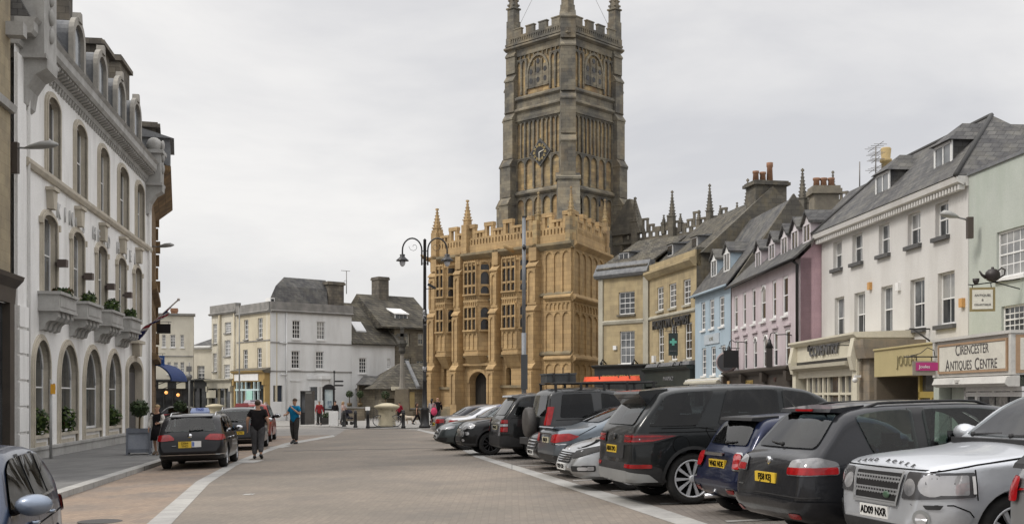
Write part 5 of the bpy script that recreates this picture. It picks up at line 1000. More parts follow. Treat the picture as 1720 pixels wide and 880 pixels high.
m = MB(); m.frustum([(-.2, -.1), (F2.L + 2, -.1), (F2.L + 2, 9), (-.2, 9)], [(1.6, 3.4), (F2.L + 2, 3.4), (F2.L + 2, 5.5), (1.6, 5.5)], zt + .2, zt + h); m.build('roof', SLATE, F2.root); chimney(F2.root, .7, 2.3, 5.5, 6.8, zt + 1, F2.z(338, 546, -6), 2, .1, DSTONE, ph=.9)
shopfront(F2, .1, F2.L - .1, F2.z(338, 652), F2.z(338, 641), BLKG, .5, 2)
# buff terrace and white corner house share the corner at photo column 454
Yc = 100; tz = zat(521, Yc)
F3 = px_fac('narrow_buff_house', 'narrow pale buff house with small stacked windows beside the corner house', 'house', 355.5, 110, 398, 105.6); zt = F3.z(355, 531)
w3 = row(F3, [(357.5, 364.5)], (357, 364, 544, 577)) + row(F3, [(357.5, 364)], (357, 364, 593, 624)) + row(F3, [(377.5, 388)], (377, 388, 541, 559)) + row(F3, [(377, 387)], (377, 387, 571, 598)) + row(F3, [(376, 386)], (376, 386, 612, 635))
F3.wall(0, F3.L, -.3, zt, w3, CRM, rec=.3); back(F3, -.3, zt, CRM, 1.0)
for w in w3: F3.window(*w, rec=.1, cols=2, rows=(2, 2), pm=GLASSC, sill=(.12, .12, .08), sillm=GREYC, fw=.07, bw=.04)
m = MB(); m.ex([(0, zt), (-.25, zt), (-.35, zt + .15), (-.15, zt + .25), (-.15, zt + .95), (.4, zt + .95), (.4, zt)], -.1, F3.L); m.build('parapet', GREYC, F3.root); m = MB(); u = F3.u(370.5); m.box(u - .1, u + .2, -.2, 0, 0, zt); m.tube([(F3.L - .3, -.15, 0), (F3.L - .3, -.15, zt)], .08, 6); m.build('downpipe', BUFF, F3.root)
so = shopfront(F3, 0, F3.L - .2, F3.z(375, 652), F3.z(375, 641), BATHL, .5, 3)
m = MB(); m.box(.0, F3.u(371), -.54, -.5, F3.z(365, 668), F3.z(365, 655)); m.build('sign_panel', CREAM, so)
F4 = px_fac('buff_side', None, None, 398, 105.6, 453.8, Yc)
tag(F4.root, 'buff side of the corner house, with tall windows over a shopfront', 'house'); F4.root.name = 'buff_house'; zt = F4.z(454, 524)
w4 = row(F4, [(410, 417)], (410, 417, 537, 570)) + row(F4, [(433, 441)], (433, 441, 534, 568)) + row(F4, [(408.5, 416)], (408, 416, 587, 620)) + row(F4, [(432, 439.5)], (432, 439, 584, 618))
F4.wall(0, F4.L, -.3, zt, w4, BUFF, rec=.3); back(F4, -.3, zt, BUFF, .7, ends=False)
for w in w4: F4.window(*w, rec=.1, cols=2, rows=(2, 2), pm=GLASSB, sill=(.12, .12, .08), sillm=GREYC, fw=.08, bw=.04)
m = MB(); m.ex([(0, zt), (-.2, zt), (-.3, zt + .15), (-.12, zt + .25), (-.12, zt + .95), (.4, zt + .95), (.4, zt)], 0, F4.L); z = F4.z(425, 574); m.box(0, F4.L, -.06, 0, z, z + .1); m.build('parapet', GREYC, F4.root)
zf0, zf1 = F4.z(425, 641), F4.z(425, 627); so = shopfront(F4, .3, F4.L - .1, zf0, zf1, surf('orange_wood', (.36, .25, .10), rough=.6), .5, 4); m = MB(); m.box(F4.u(403), F4.u(443), -.56, -.5, zf0 + .1, zf1 - .05); m.build('sign_panel', WHITE, so)
m = MB(); m.box(F4.u(405), F4.u(445), -.6, -.42, F4.z(425, 656), F4.z(425, 653)); [m.box(F4.u(p) - .06, F4.u(p) + .06, -.58, -.42, .6, zf0) for p in (407, 415, 422, 436, 443)]; m.build('shop_window', surf('pale_cyan', (.50, .62, .63), rough=.5), so); m = MB(); m.box(F4.u(424), F4.u(434), -.61, -.52, 1.0, F4.z(425, 656)); m.build('poster', plain('mint', (.36, .62, .54), .6), so)
m = MB(); m.ex([(0, zf1), (-.6, zf1 + .02), (-.8, zf1 + .25), (0, zf1 + .5)], .2, F4.L + .1); m.build('shop_cornice', DSTONE, so)
F5 = px_fac('white_corner_house', 'white rendered corner house with a dark mansard roof and sash windows', 'house', 454, Yc, 590.5, 105.4); zt = F5.z(454, 524)
w5 = row(F5, [(491, 504.5), (532, 546)], (491, 504, 538, 569)) + row(F5, [(489.5, 503.5), (530.5, 544)], (490, 503, 589, 619)); F5.wall(0, F5.L, -.3, zt, w5 + [(F5.u(459), F5.u(474.5), -.1, F5.z(466, 647))], WHT, rec=.3); back(F5, -.3, zt, WHT, .7, ends=False)
for k, w in enumerate(w5): F5.window(*w, rec=.08, cols=3, rows=(2, 2), pm=[GLASS, GLASSC, GLASS, GLASSB][k], sill=(.12, .1, .06), fw=.07, bw=.045)
m = MB(); m.box(F5.u(459), F5.u(474.5), .2, .26, -.1, F5.z(466, 647)); m.build('door', plain('door_navy', (.02, .03, .05), .5), F5.root)
m = MB(); m.ex([(0, zt), (-.15, zt), (-.3, zt + .15), (-.12, zt + .25), (-.12, zt + .95), (.4, zt + .95), (.4, zt)], 0, F5.L + .1); m.build('parapet', GREYC, F5.root)
m = MB(); 
for py in (577, 624.5): z = F5.z(500, py); m.box(0, F5.L, -.06, 0, z, z + .1)
m.build('string_course', GREYC, F5.root); m = MB(); u = F5.u(480.5); m.tube([(u, -.1, 0), (u, -.1, zt)], .06, 6); m.tube([(u - .7, -.12, F5.z(480, 575)), (u, -.12, F5.z(480, 576.5))], .06, 6); m.tube([(u - .6, -.12, F5.z(480, 628)), (u, -.12, F5.z(480, 629.5))], .06, 6); m.build('downpipe', WHT, F5.root)
m = MB(); q = F5.u(489); m.box(q, F5.u(504), -.03, 0, F5.z(495, 672), F5.z(495, 640)); m.box(q - .1, F5.u(505), -.1, 0, F5.z(495, 640), F5.z(495, 638.5)); m.box(0, F5.L, -.04, 0, -.2, F5.z(500, 674)); m.build('blind_panel', GREYC if 0 else WHT, F5.root)
a, b = F5.u(515), F5.u(556); z0, z1 = 0, F5.z(535, 633); m = MB(); m.ez([(a + .2, 0), (a + .9, -1.1), (b - .9, -1.1), (b - .2, 0)], z0, F5.z(535, 672)); m.ez([(a + .2, 0), (a + .9, -1.1), (b - .9, -1.1), (b - .2, 0)], z1 - .9, z1 - .2); m.ez([(a, 0), (a + .8, -1.3), (b - .8, -1.3), (b, 0)], z1 - .2, z1 + .1)
for x, y in ((a + .25, -.1), (a + .92, -1.05), ((a + b) / 2 - .62, -1.05), ((a + b) / 2 + .62, -1.05), (b - .95, -1.05), (b - .25, -.1)): m.box(x - .09, x + .09, y, y + .12, F5.z(535, 672), z1 - .9)
bw_ = m.build('bay_window', WHT, F5.root); m = MB(); m.ez([(a + .3, 0), (a + .95, -.98), (b - .95, -.98), (b - .3, 0)], F5.z(535, 672), z1 - .9); m.build('pane', GLASS, bw_)
# mansard: two slopes, chimney at its far end, small white dormer
y0 = .8; u0, u1 = F5.u(449, -y0), F5.u(552, -y0); zr0 = zt + .7; zm, zr = F5.z(480, 481, -1.7), F5.z(480, 466.5, -3)
A_ = lambda px, d: F5.u(px, -d)
m = MB(); m.frustum([(A_(449, .8), .8), (A_(551, .8), .8), (A_(553, 4), 4), (A_(447, 4), 4)], [(A_(463, 1.7), 1.7), (A_(549, 1.7), 1.7), (A_(550, 3.4), 3.4), (A_(462, 3.4), 3.4)], zr0, zm); m.frustum([(A_(463, 1.7), 1.7), (A_(549, 1.7), 1.7), (A_(550, 3.4), 3.4), (A_(462, 3.4), 3.4)], [(A_(477, 2.6), 2.6), (A_(547, 2.6), 2.6), (A_(547, 2.9), 2.9), (A_(477, 2.9), 2.9)], zm, zr); m.build('roof', SLATE, F5.root)
chimney(F5.root, F5.u(546, -2), F5.u(572, -2), 1.4, 4.0, zr0 - .8, F5.z(560, 474, -2), 0, .12, CHS); m = MB(); u = F5.u(455, -.9); z = F5.z(455, 507, -.9); m.box(u - .22, u + .22, .6, 1.5, z - .3, z + .35); d = m.build('dormer', WHITE, F5.root); m = MB(); m.box(u - .14, u + .14, .56, .6, z - .15, z + .25); m.build('pane', GLASS, d)
m = MB(); u, z = F5.uv(582, 455, -3); m.tube([(u, 3, z - 2.2), (u, 3, z)], .04, 5); m.tube([(u - .6, 3, z), (u + .4, 3, z)], .025, 4); m.tube([(u - .3, 3, z - 1), (u, 3, z - .9)], .02, 4); m.build('aerial', plain('aerial_grey', (.2, .19, .18), .5), F5.root)
# lower white wing
F6 = px_fac('low_white_house', 'low white house with a wide slate roof and one pale rooflight', 'house', 590.7, 105.4, 663, 108.5); zt = F6.z(620, 578)
w6 = rects(F6, [(603, 615.5, 601, 627), (650, 656, 602, 620)]); F6.wall(0, F6.L, -.3, zt, w6, WHT, rec=.3); back(F6, -.3, zt, WHT, 4, ends=False)
for w in w6: F6.window(*w, rec=.06, cols=3, rows=(2, 2), sill=(.1, .1, .06), fw=.08, bw=.05)
m = MB(); h = F6.z(610, 510, -4) - zt; m.ex([(-.3, zt - .1), (-.3, zt + .05), (4.2, zt + h), (8, zt), (8, zt - .1)], 0, F6.L + .3); m.build('roof', STONETILE, F6.root); m = MB(); m.ex([(-.3, zt), (-.3, zt + .3), (4.2, zt + h + .35), (8.2, zt)], F6.L + .1, F6.L + .5); m.build('gable_coping', DSTONE, F6.root)
u0, u1 = F6.u(606), F6.u(626); m = MB(); f = lambda y: zt + .05 + (y + .3) * (h - .05) / 4.5; yA, yB = .95, 1.95; m.ex([(yA, f(yA)), (yA, f(yA) + .12), (yB, f(yB) + .12), (yB, f(yB))], u0 + .1, u1 - .1); m.build('rooflight', plain('rooflight_pale', (.62, .63, .64), .15), F6.root)
F7 = px_fac('stone_cottage', 'old dark stone cottage with a tall chimney and a white dormer', 'cottage', 662, 109, 735, 112); zt = F7.z(690, 550)
w7 = rects(F7, [(681, 688, 560, 581), (702, 712, 559, 580), (678, 690, 600, 612), (699, 713, 604, 616)]); F7.wall(0, F7.L, -.3, zt, w7, COTT, rec=.3); back(F7, -.3, zt, COTT, 8)
for w in w7: F7.window(*w, rec=.12, cols=2, rows=(1, 1), fm=BATHL, fw=.12, bw=.07)
h = F7.z(690, 499, -4.5) - zt; m = MB(); m.ex([(-.4, zt - .15), (-.4, zt), (4.5, zt + h), (9, zt), (9, zt - .15)], -1.6, F7.L); m.build('roof', STONETILE, F7.root); chimney(F7.root, F7.u(630, -4.5), F7.u(647, -4.5), 3.8, 5.2, zt, F7.z(640, 466, -4.5), 0, .08, CHS)
u = F7.u(673.5, -1); z0, z1 = F7.z(673, 537, -1), F7.z(673, 527, -1); m = MB(); m.box(u - .8, u + .8, 1.0, 3.4, z0 - .3, z1 + .1); d = m.build('dormer', SLATE, F7.root); m = MB(); m.box(u - .75, u + .75, .94, .99, z0, z1); m.ex([(.8, z1), (3.2, z1 + .9), (3.2, z1 + .75), (.8, z1 - .06)], u - .85, u + .85); q = m.build('dormer_frame', WHITE, d); m = MB(); [m.box(u - .62 + .43 * k, u - .26 + .43 * k, .9, .935, z0 + .1, z1 - .1) for k in range(3)]; m.build('pane', GLASS, q)
# low outbuildings before the cottage
F8 = px_fac('low_outbuilding', 'low stone outbuilding with a dark tiled roof and pale board, by the cross', 'outbuilding', 641, 101, 730, 103); zt = F8.z(690, 652); F8.wall(0, F8.L, -.3, zt, [(F8.u(650), F8.u(668), -.1, zt - .9)], COTT, rec=.6); back(F8, -.3, zt, COTT, 5, .7)
h = F8.z(690, 611, -3) - zt; m = MB(); m.frustum([(-.9, -.4), (F8.L, -.4), (F8.L, 6), (-.9, 6)], [(2.6, 2.8), (F8.L, 2.8), (F8.L, 3.4), (2.6, 3.4)], zt - .05, zt + h); m.build('roof', STONETILE, F8.root); m = MB(); u = F8.u(697); m.ex([(-.5, zt - .05), (2.8, zt + h + .1), (2.8, zt + h + .3), (-.5, zt + .2)], u, u + .3); m.build('roof_flashing', LEAD, F8.root)
m = MB(); m.box(F8.u(655), F8.u(671), -.55, -.4, F8.z(663, 655), F8.z(663, 649)); m.build('sign_panel', CREAM, F8.root); m = MB(); m.box(F8.u(688), F8.u(696), -.06, 0, 0, F8.z(690, 658)); m.build('door_pier', surf('gold_pier', (.40, .31, .15), rough=.8), F8.root); m = MB(); m.box(F8.u(664), F8.u(670), -.05, 0, F8.z(665, 667), F8.z(665, 661)); m.build('notice', WHITE, F8.root)
F9 = px_fac('lean_to_shed', 'small dark lean-to shed with a slate roof against the white house', 'shed', 600, 103.5, 646, 103); zt = F9.z(620, 646); m = MB(); m.box(F9.u(601), F9.L, .3, 2, -.2, zt); m.box(F9.u(601), F9.u(604), -.2, .3, -.2, zt); m.box(F9.u(625), F9.u(632), -.2, .3, -.2, zt); m.build('wall', COTT, F9.root); m = MB(); m.ex([(-.4, zt), (1.7, zt + (F9.z(620, 631, -1.5) - zt)), (1.9, zt)], 0, F9.L); m.build('roof', SLATE, F9.root)
# ================================================================ cars
def glassmat(name, tint, rough=.02):
    m = bpy.data.materials.new(name); m.use_nodes = True; t = m.node_tree; t.nodes.clear(); N = t.nodes.new; K = t.links.new
    o, mx_, tr, gl, fr = N('ShaderNodeOutputMaterial'), N('ShaderNodeMixShader'), N('ShaderNodeBsdfTransparent'), N('ShaderNodeBsdfGlossy'), N('ShaderNodeFresnel')
    tr.inputs[0].default_value = tuple(tint) + (1,); gl.inputs['Roughness'].default_value = rough; fr.inputs['IOR'].default_value = 1.52
    K(fr.outputs[0], mx_.inputs[0]); K(tr.outputs[0], mx_.inputs[1]); K(gl.outputs[0], mx_.inputs[2]); K(mx_.outputs[0], o.inputs[0]); MATS[name] = m; return m
CARGL, CARGLG, SKYG = glassmat('car_glass', (.16, .18, .18)), glassmat('car_glass_green', (.50, .60, .57)), glassmat('sky_glass', (.30, .33, .33))
SEAT = surf('seat_cloth', (.035, .034, .034), (.022, .022, .022), rough=.9, ns=5)
def YA(y): return atan2(y, .9)
def SA(a): return atan2(.93, .9 - a)
RUB = surf('tyre_rubber', (.016, .016, .016), (.024, .023, .022), rough=.85, ns=6); PLAS = surf('black_plastic', (.02, .02, .021), (.028, .028, .029), rough=.6, ns=5); WELL = plain('wheel_well', (.006, .006, .006), .95, .1)
ALLOY = plain('alloy', (.52, .53, .55), .4, metal=.35); ALLOYD = plain('dark_alloy', (.04, .04, .042), .35, metal=.5); CHROME = plain('chrome', (.62, .63, .65), .12, metal=1.0)
REDL = surf('tail_lens', (.30, .006, .008), (.20, .004, .006), rough=.12, spec=.6, ns=9, fine=0); CLEARL = surf('clear_lens', (.42, .42, .43), (.14, .14, .145), rough=.06, spec=.7, ns=2.2, fine=0, metal=.3); AMBER = plain('amber_lens', (.55, .2, .02), .15)
PLY, PLW = plain('plate_yellow', (.62, .42, .03), .45), plain('plate_white', (.66, .66, .64), .45); SEAM = plain('seam', (.004, .004, .004), .9, .1)
def paint(name, c, metal=.35, rough=.3): return surf('paint_' + name, c, [x * .93 for x in c], rough=rough, metal=metal, coat=.5, spec=.15, ns=.8, fine=.015, stain=([x * .75 + .02 for x in c], .25, 1.4, 1))
def pchip(pts):
    x = [p[0] for p in pts]; y = [p[1] for p in pts]; n = len(x); h = [x[i + 1] - x[i] for i in range(n - 1)]; d = [(y[i + 1] - y[i]) / h[i] for i in range(n - 1)]; m = [0] * n
    for i in range(1, n - 1): m[i] = 0 if d[i - 1] * d[i] <= 0 else (h[i - 1] + h[i]) * 3 / ((2 * h[i] + h[i - 1]) / d[i - 1] + (h[i] + 2 * h[i - 1]) / d[i])
    m[0], m[-1] = d[0], d[-1]
    def f(t):
        if t <= x[0]: return y[0]
        if t >= x[-1]: return y[-1]
        i = max(k for k in range(n - 1) if x[k] <= t); q = (t - x[i]) / h[i]
        return (1 + 2 * q) * (1 - q) ** 2 * y[i] + q * (1 - q) ** 2 * h[i] * m[i] + q * q * (3 - 2 * q) * y[i + 1] + q * q * (q - 1) * h[i] * m[i + 1]
    return f
def rnd(pts, r, k=4):
    """polygon with rounded corners"""
    out_ = []; n = len(pts); P2 = [Vector((p[0], p[1])) for p in pts]
    for i in range(n):
        p, a, b = P2[i], P2[i - 1], P2[(i + 1) % n]; da, db = a - p, b - p; q = min(r, da.length * .45, db.length * .45)
        if q < .004 or abs(da.normalized().dot(db.normalized())) > .985: out_.append((p.x, p.y)); continue
        s, e = p + da.normalized() * q, p + db.normalized() * q
        for j in range(k + 1): t = j / k; v = s * (1 - t) ** 2 + p * 2 * t * (1 - t) + e * t * t; out_.append((v.x, v.y))
    return out_
class Car:
    def __init__(s, name, label, cat, L, W, top, bot, belt, ra, wb, r=.33, plan=None, tumble=.27, mat=None, rc=.13, group=None, crown=.04, flank=None, rimf=None, rim=None, cut=True, rimr=.7):
        s.L, s.W, s.ra, s.fa, s.r = L, W, ra, ra + wb, r; s.x0 = -(ra + wb / 2); s.root = empty(name, (0, 0, 0), label, cat, group); s.dlo = s.rq = s.fq = None
        s.top, s.bot, s.beltf = pchip(top), pchip(bot), pchip(belt); pl = pchip(plan or [(0, .80), (.05, .87), (.16, .93), (.45, .985), (1.0, 1), (L - 1.3, 1), (L - .6, .95), (L - .25, .86), (L - .08, .72), (L, .58)]); s.mat = mat
        fl = pchip(flank or [(0, .90), (.12, .955), (.42, 1.0), (.72, .99), (1, .955)]); f2 = fl
        st = sorted(set([0, .008, .02, .035, .055, .08, .11, .15, .19, .24, .3] + [L - q for q in (0, .008, .02, .04, .065, .1, .14, .19, .25, .32)] + [.3 + (L - .62) * k / 52 for k in range(53)]))
        NS, NC, NT = 13, 6, 5; V = []; s.NP = None
        for t in st:
            zt, zb, be = s.top(t), s.bot(t), s.beltf(t); zt = max(zt, zb + .06); hw = W / 2 * pl(t); c = min(rc, (zt - zb) * .35); cr = min(crown, (zt - zb) * .2); ze = zt - cr
            def yy(z):
                if z <= be: return hw * f2(min(1, max(0, (z - zb) / max(be - zb, .05))))
                return hw * fl(1) - tumble * (z - be) - .05 * (z - be) ** 2
            sec = [(0, zb)] + [(yy(zb) * q, zb) for q in (.5, .9)]; zs_ = zb + min(.06, (ze - zb) * .2); z1 = ze - c
            for k in range(NS + 1): z = zs_ + (z1 - zs_) * k / NS; sec.append((yy(z), z))
            y1 = yy(z1); cx = min(c * 1.15, y1 * .5)
            for k in range(1, NC + 1): a = pi / 2 * k / NC; sec.append((y1 - cx + cx * cos(a), z1 + c * sin(a)))
            yt = y1 - cx
            for k in range(1, NT + 1): q = 1 - k / NT; sec.append((yt * q, ze + cr * (1 - q * q)))
            V.append([(t + s.x0, y, z) for y, z in sec] + [(t + s.x0, -y, z) for y, z in sec[-2:0:-1]])
        n = len(V[0]); vs = [p for q in V for p in q]; fs = []
        for i in range(len(V) - 1):
            for j in range(n): fs.append((i * n + j, i * n + (j + 1) % n, (i + 1) * n + (j + 1) % n, (i + 1) * n + j))
        fs += [tuple(range(n)), tuple(range((len(V) - 1) * n, len(V) * n))]
        s.bvh = BVHTree.FromPolygons([Vector(v) for v in vs], fs)
        b = MB(); b.smooth = True; b.add(vs, fs); o = b.build('body', [mat, WELL], s.root); s.body = o
        if cut:
            c = MB()
            for ax in (s.ra, s.fa):
                for sg in (-1, 1): c.lathe([(r + .055, -.19), (r + .055, .21)], ax + s.x0, sg * (W / 2 - .05), r - .005, n=28, ax='y')
            co = c.build('tmp', [WELL]); md = o.modifiers.new('b', 'BOOLEAN'); md.object = co; md.operation = 'DIFFERENCE'; md.solver = 'EXACT'
            dg = bpy.context.evaluated_depsgraph_get(); me = bpy.data.meshes.new_from_object(o.evaluated_get(dg)); o.modifiers.clear(); o.data = me; bpy.data.objects.remove(co)
            me.materials.clear(); me.materials.append(mat); me.materials.append(WELL)
            for p in me.polygons:
                c_ = p.center; w = any((c_.x - ax - s.x0) ** 2 + (c_.z - r) ** 2 < (r + .06) ** 2 and abs(c_.y) < W / 2 - .03 and c_.z < 2 * r + .07 and abs(p.normal.y) > -.1 for ax in (s.ra, s.fa))
                q = w and (abs(p.normal.y) > .98 and abs(c_.y) < W / 2 - .2 or (abs(p.normal.y) < .05 and abs(sqrt(min((c_.x - ax - s.x0) ** 2 + (c_.z - r) ** 2 for ax in (s.ra, s.fa))) - r - .055) < .02))
                p.material_index = 1 if q else 0
        o.data.set_sharp_from_angle(angle=radians(32)) if hasattr(o.data, 'set_sharp_from_angle') else None
        s.wheels(rim or ALLOY, rimf or 10, rimr)
    def wheels(s, rim, nsp, rr):
        r, w = s.r, .225; t = MB(); k = .62; R0 = r * rr
        t.lathe([(R0, -w / 2 + .02), (r * .88, -w / 2), (r * .97, -w / 2 + .025), (r, -w * .25), (r, w * .25), (r * .97, w / 2 - .025), (r * .88, w / 2), (R0, w / 2 - .02)], n=36, ax='y', caps=False)
        g = MB(); g.lathe([(R0 * .96, w / 2 - .03), (R0 + .004, w / 2 - .012), (R0 * .93, w / 2 - .012), (R0 * .90, w / 2 - .05), (R0 * .96, -w / 2 + .03)], n=36, ax='y', caps=False)
        for i in range(nsp):
            a = 2 * pi * i / nsp; da = .5 / nsp * pi * 1.15; q = [(R0 * .16, a - da * 1.3), (R0 * .92, a - da * .55), (R0 * .92, a + da * .55), (R0 * .16, a + da * 1.3)]; g.ey([(x * cos(b), x * sin(b)) for x, b in q], w / 2 - .06, w / 2 - .022)
        g.lathe([(R0 * .2, w / 2 - .07), (R0 * .2, w / 2 - .015), (R0 * .12, w / 2 - .008)], n=14, ax='y')
        h = MB(); h.lathe([(R0 * .95, -w / 2 + .03), (R0 * .95, w / 2 - .09)], n=24, ax='y', smooth=False)
        first = None
        for ax in (s.ra, s.fa):
            for sg in (1, -1):
                if first is None:
                    first = h.build('wheel', [WELL], s.root); t.build('tyre', RUB, first); g.build('rim', rim, first); o = first
                else: o = dup(first, s.root)
                o.location = (ax + s.x0, sg * (s.W / 2 - w / 2 - .035), r); o.rotation_euler = (0, R.uniform(0, 1), 0 if sg > 0 else pi)
    def patch(s, mb, poly, view, off=.005, cell=.045, side=1):
        """lay an outline drawn in side / rear / front view onto the body surface"""
        bm = bmesh.new(); vv = [bm.verts.new((p[0], p[1], 0)) for p in poly]; bm.faces.new(vv); bmesh.ops.triangulate(bm, faces=bm.faces)
        for k in (0, 1):
            a, b = min(p[k] for p in poly), max(p[k] for p in poly); n = max(1, int((b - a) / cell))
            for i in range(1, n):
                c = [0, 0, 0]; c[k] = a + (b - a) * i / n; no = [0, 0, 0]; no[k] = 1
                bmesh.ops.bisect_plane(bm, geom=bm.verts[:] + bm.edges[:] + bm.faces[:], plane_co=c, plane_no=no)
        bm.verts.index_update(); src = [(v.co.x, v.co.y) for v in bm.verts]; fs = [[v.index for v in f.verts] for f in bm.faces]; bm.free()
        for sg in (side,):
            vs = []; bad = set()
            for a, b in src:
                if view == 'side': o, d = Vector((a + s.x0, sg * 2.0, b)), Vector((0, -sg, 0))
                elif view == 'rear': o, d = Vector((s.x0 - 1, sg * a, b)), Vector((1, 0, 0))
                elif view == 'front': o, d = Vector((s.x0 + s.L + 1, sg * a, b)), Vector((-1, 0, 0))
                elif view == 'wrap': o, d = Vector((s.x0 + .9 - 3 * cos(a), sg * 3 * sin(a), b)), Vector((cos(a), -sg * sin(a), 0))
                elif view == 'wrapf': o, d = Vector((s.x0 + s.L - .9 + 3 * cos(a), sg * 3 * sin(a), b)), Vector((-cos(a), -sg * sin(a), 0))
                else: o, d = Vector((a + s.x0, sg * b, 3)), Vector((0, 0, -1))
                h = s.bvh.ray_cast(o, d)
                if h[0] is None: bad.add(len(vs)); vs.append(o); continue
                nn = h[1] if h[1].dot(d) < 0 else -h[1]; vs.append(h[0] + nn * off - d * off * .4)
            q = mb.smooth; mb.smooth = True; mb.add(vs, [f for f in fs if not bad & set(f)]); mb.smooth = q
        return mb
    def part(s, name, mat, polys, off=.005, mirror=True, parent=None, cell=.045):
        first = None
        for sg in ((1, -1) if mirror else (1,)):
            mb = MB()
            for view, poly in polys:
                if sg > 0 or view == 'side' or min(q[0] for q in poly) > 0: s.patch(mb, poly, view, off, cell, sg)
            if mb.v: o = mb.build(name, mat, parent or s.root); first = first or o
        return first
    def strip(s, pts, w=.012):
        P2 = [Vector(p) for p in pts]; a = []; b = []
        for i, p in enumerate(P2):
            d = (P2[min(i + 1, len(P2) - 1)] - P2[max(i - 1, 0)]).normalized(); n = Vector((-d.y, d.x)) * w / 2; a.append((p + n)[:]); b.append((p - n)[:])
        return a + b[::-1]
    def sides(s, wins, gl=CARGL, d=.115, lift=.025, r=.06, pill=True, pm=None):
        """side glass: each window is (bottom rear, top rear, top front, bottom front) along the car"""
        ps = []
        for b0, t0, t1, b1 in wins:
            n = 8; tp = [(t1 + (t0 - t1) * k / n, s.top(t1 + (t0 - t1) * k / n) - d) for k in range(n + 1)]; ps.append(rnd([(b0, s.beltf(b0) + lift), (b1, s.beltf(b1) + lift)] + tp, r))
        b0, t0 = wins[0][:2]; t1, b1 = wins[-1][2:]; n = 14; tp = [(t1 + (t0 - t1) * k / n, s.top(t1 + (t0 - t1) * k / n) - d) for k in range(n + 1)]; s.dlo = rnd([(b0, s.beltf(b0) + lift), (b1, s.beltf(b1) + lift)] + tp, r)
        for w, v in zip(wins, wins[1:]): s.part('pillar_trim', pm or (PLAS if pill else s.mat), [('side', [(w[3] - .04, s.beltf(w[3]) + lift - .03), (v[0] + .04, s.beltf(v[0]) + lift - .03), (v[1] + .04, s.top(v[1]) - d + .02), (w[2] - .04, s.top(w[2]) - d + .02)])], .005)
        for p in ps: s.part('side_window', gl, [('side', p)], .012, cell=.22)
    def rear_glass(s, z0, z1, w0, w1, gl=CARGL, r=.06): s.rq = (z0, z1, w0, w1); return s.part('rear_window', gl, [('rear', rnd([(-w0, z0), (w0, z0), (w1, z1), (-w1, z1)], r))], .012, False, cell=.2)
    def screen(s, z0, z1, w0, w1, gl=SKYG): s.fq = (z0, z1, w0, w1); return s.part('windscreen', gl, [('front', rnd([(-w0, z0), (w0, z0), (w1, z1), (-w1, z1)], .06))], .014, False, cell=.09)
    def seams(s, lines): s.part('door_seam', SEAM, [('side', s.strip(l)) for l in lines], .003, cell=.1)
    def handles(s, pos, mat=None):
        for a, z in pos:
            for sg in (1, -1):
                h = s.bvh.ray_cast(Vector((a + s.x0, sg * 2, z)), Vector((0, -sg, 0)))[0]; m = MB(); m.tube([h + Vector((-.1, sg * .01, 0)), h + Vector((-.06, sg * .04, 0)), h + Vector((.07, sg * .04, .005)), h + Vector((.1, sg * .01, .01))], .015, 6); m.build('door_handle', mat or s.mat, s.root)
    def mirrors(s, a, z, mat=None, sz=1):
        for sg in (1, -1):
            h = s.bvh.ray_cast(Vector((a + s.x0, sg * 2, z)), Vector((0, -sg, 0)))[0]; m = MB(); c = h + Vector((.03, sg * .15, .06)); m.ball(c, .1 * sz, .14 * sz, .085 * sz, 14, 8); o = m.build('wing_mirror', mat or s.mat, s.root); m = MB(); m.tube([h - Vector((0, sg * .02, 0)), c], .03, 6); m.build('mirror_stalk', PLAS, o); m = MB(); m.ball(c - Vector((.075, 0, 0)), .02 * sz, .12 * sz, .068 * sz, 12, 6); m.build('mirror_glass', CHROME, o)
    def plate(s, view, z, txt, y=0, mat=None, w=.26, two=None, off=.02, ext=None):
        mb = MB(); v = 'rear' if view == 'rear' else 'front'; sg = -1 if v == 'rear' else 1; o = Vector((s.x0 - 1 if sg < 0 else s.x0 + s.L + 1, y, z)); h = s.bvh.ray_cast(o, Vector((-sg, 0, 0)))[0]; x = h.x + sg * off; hh = .06 if not two else .085; mb.box(*sorted((x, x - sg * .09)), y - w, y + w, z - hh, z + hh)
        p = mb.build('number_plate', mat or (PLY if sg < 0 else PLW), s.root); rot = (pi / 2, 0, -pi / 2) if sg < 0 else (pi / 2, 0, pi / 2)
        if two: text(two[0], .085, SEAM, p, (x + sg * .004, y, z + .04), rot, ext=.002); text(two[1], .085, SEAM, p, (x + sg * .004, y, z - .04), rot, ext=.002)
        else: text(txt, .105, SEAM, p, (x + sg * .004, y, z), rot, ext=.002, sx=.95 * w / .26, bold=.002)
        return p
    def box(s, name, mat, a0, a1, y0, y1, z0, z1, parent=None, bev=.0):
        m = MB(); m.box(a0 + s.x0, a1 + s.x0, y0, y1, z0, z1); return m.build(name, mat, parent or s.root)
    def spoiler(s, a0, a1, w, z, mat=None, t=.05):
        zt, zq = s.top(a1) - .01, s.top(a0 + .14) - .03; m = MB(); pr = [(a0, z - t), (a0 + .02, z), (a1, zt), (a1, zt - .06), (a0 + .16, min(zq, z - t - .01))]; m._ext([(a + s.x0, -w, q) for a, q in pr], [(a + s.x0, w, q) for a, q in pr]); return m.build('spoiler', mat or s.mat, s.root)
    def rails(s, a0, a1, y, mat=CHROME, h=.055):
        for sg in (1, -1):
            n = 8; pts = []
            for k in range(n + 1):
                a = a0 + (a1 - a0) * k / n; hh = s.bvh.ray_cast(Vector((a + s.x0, sg * y, 3)), Vector((0, 0, -1)))[0]; pts.append(hh + Vector((0, 0, h if 0 < k < n else -.01)))
            m = MB(); m.tube(pts, .018, 6); m.build('roof_rail', mat, s.root)
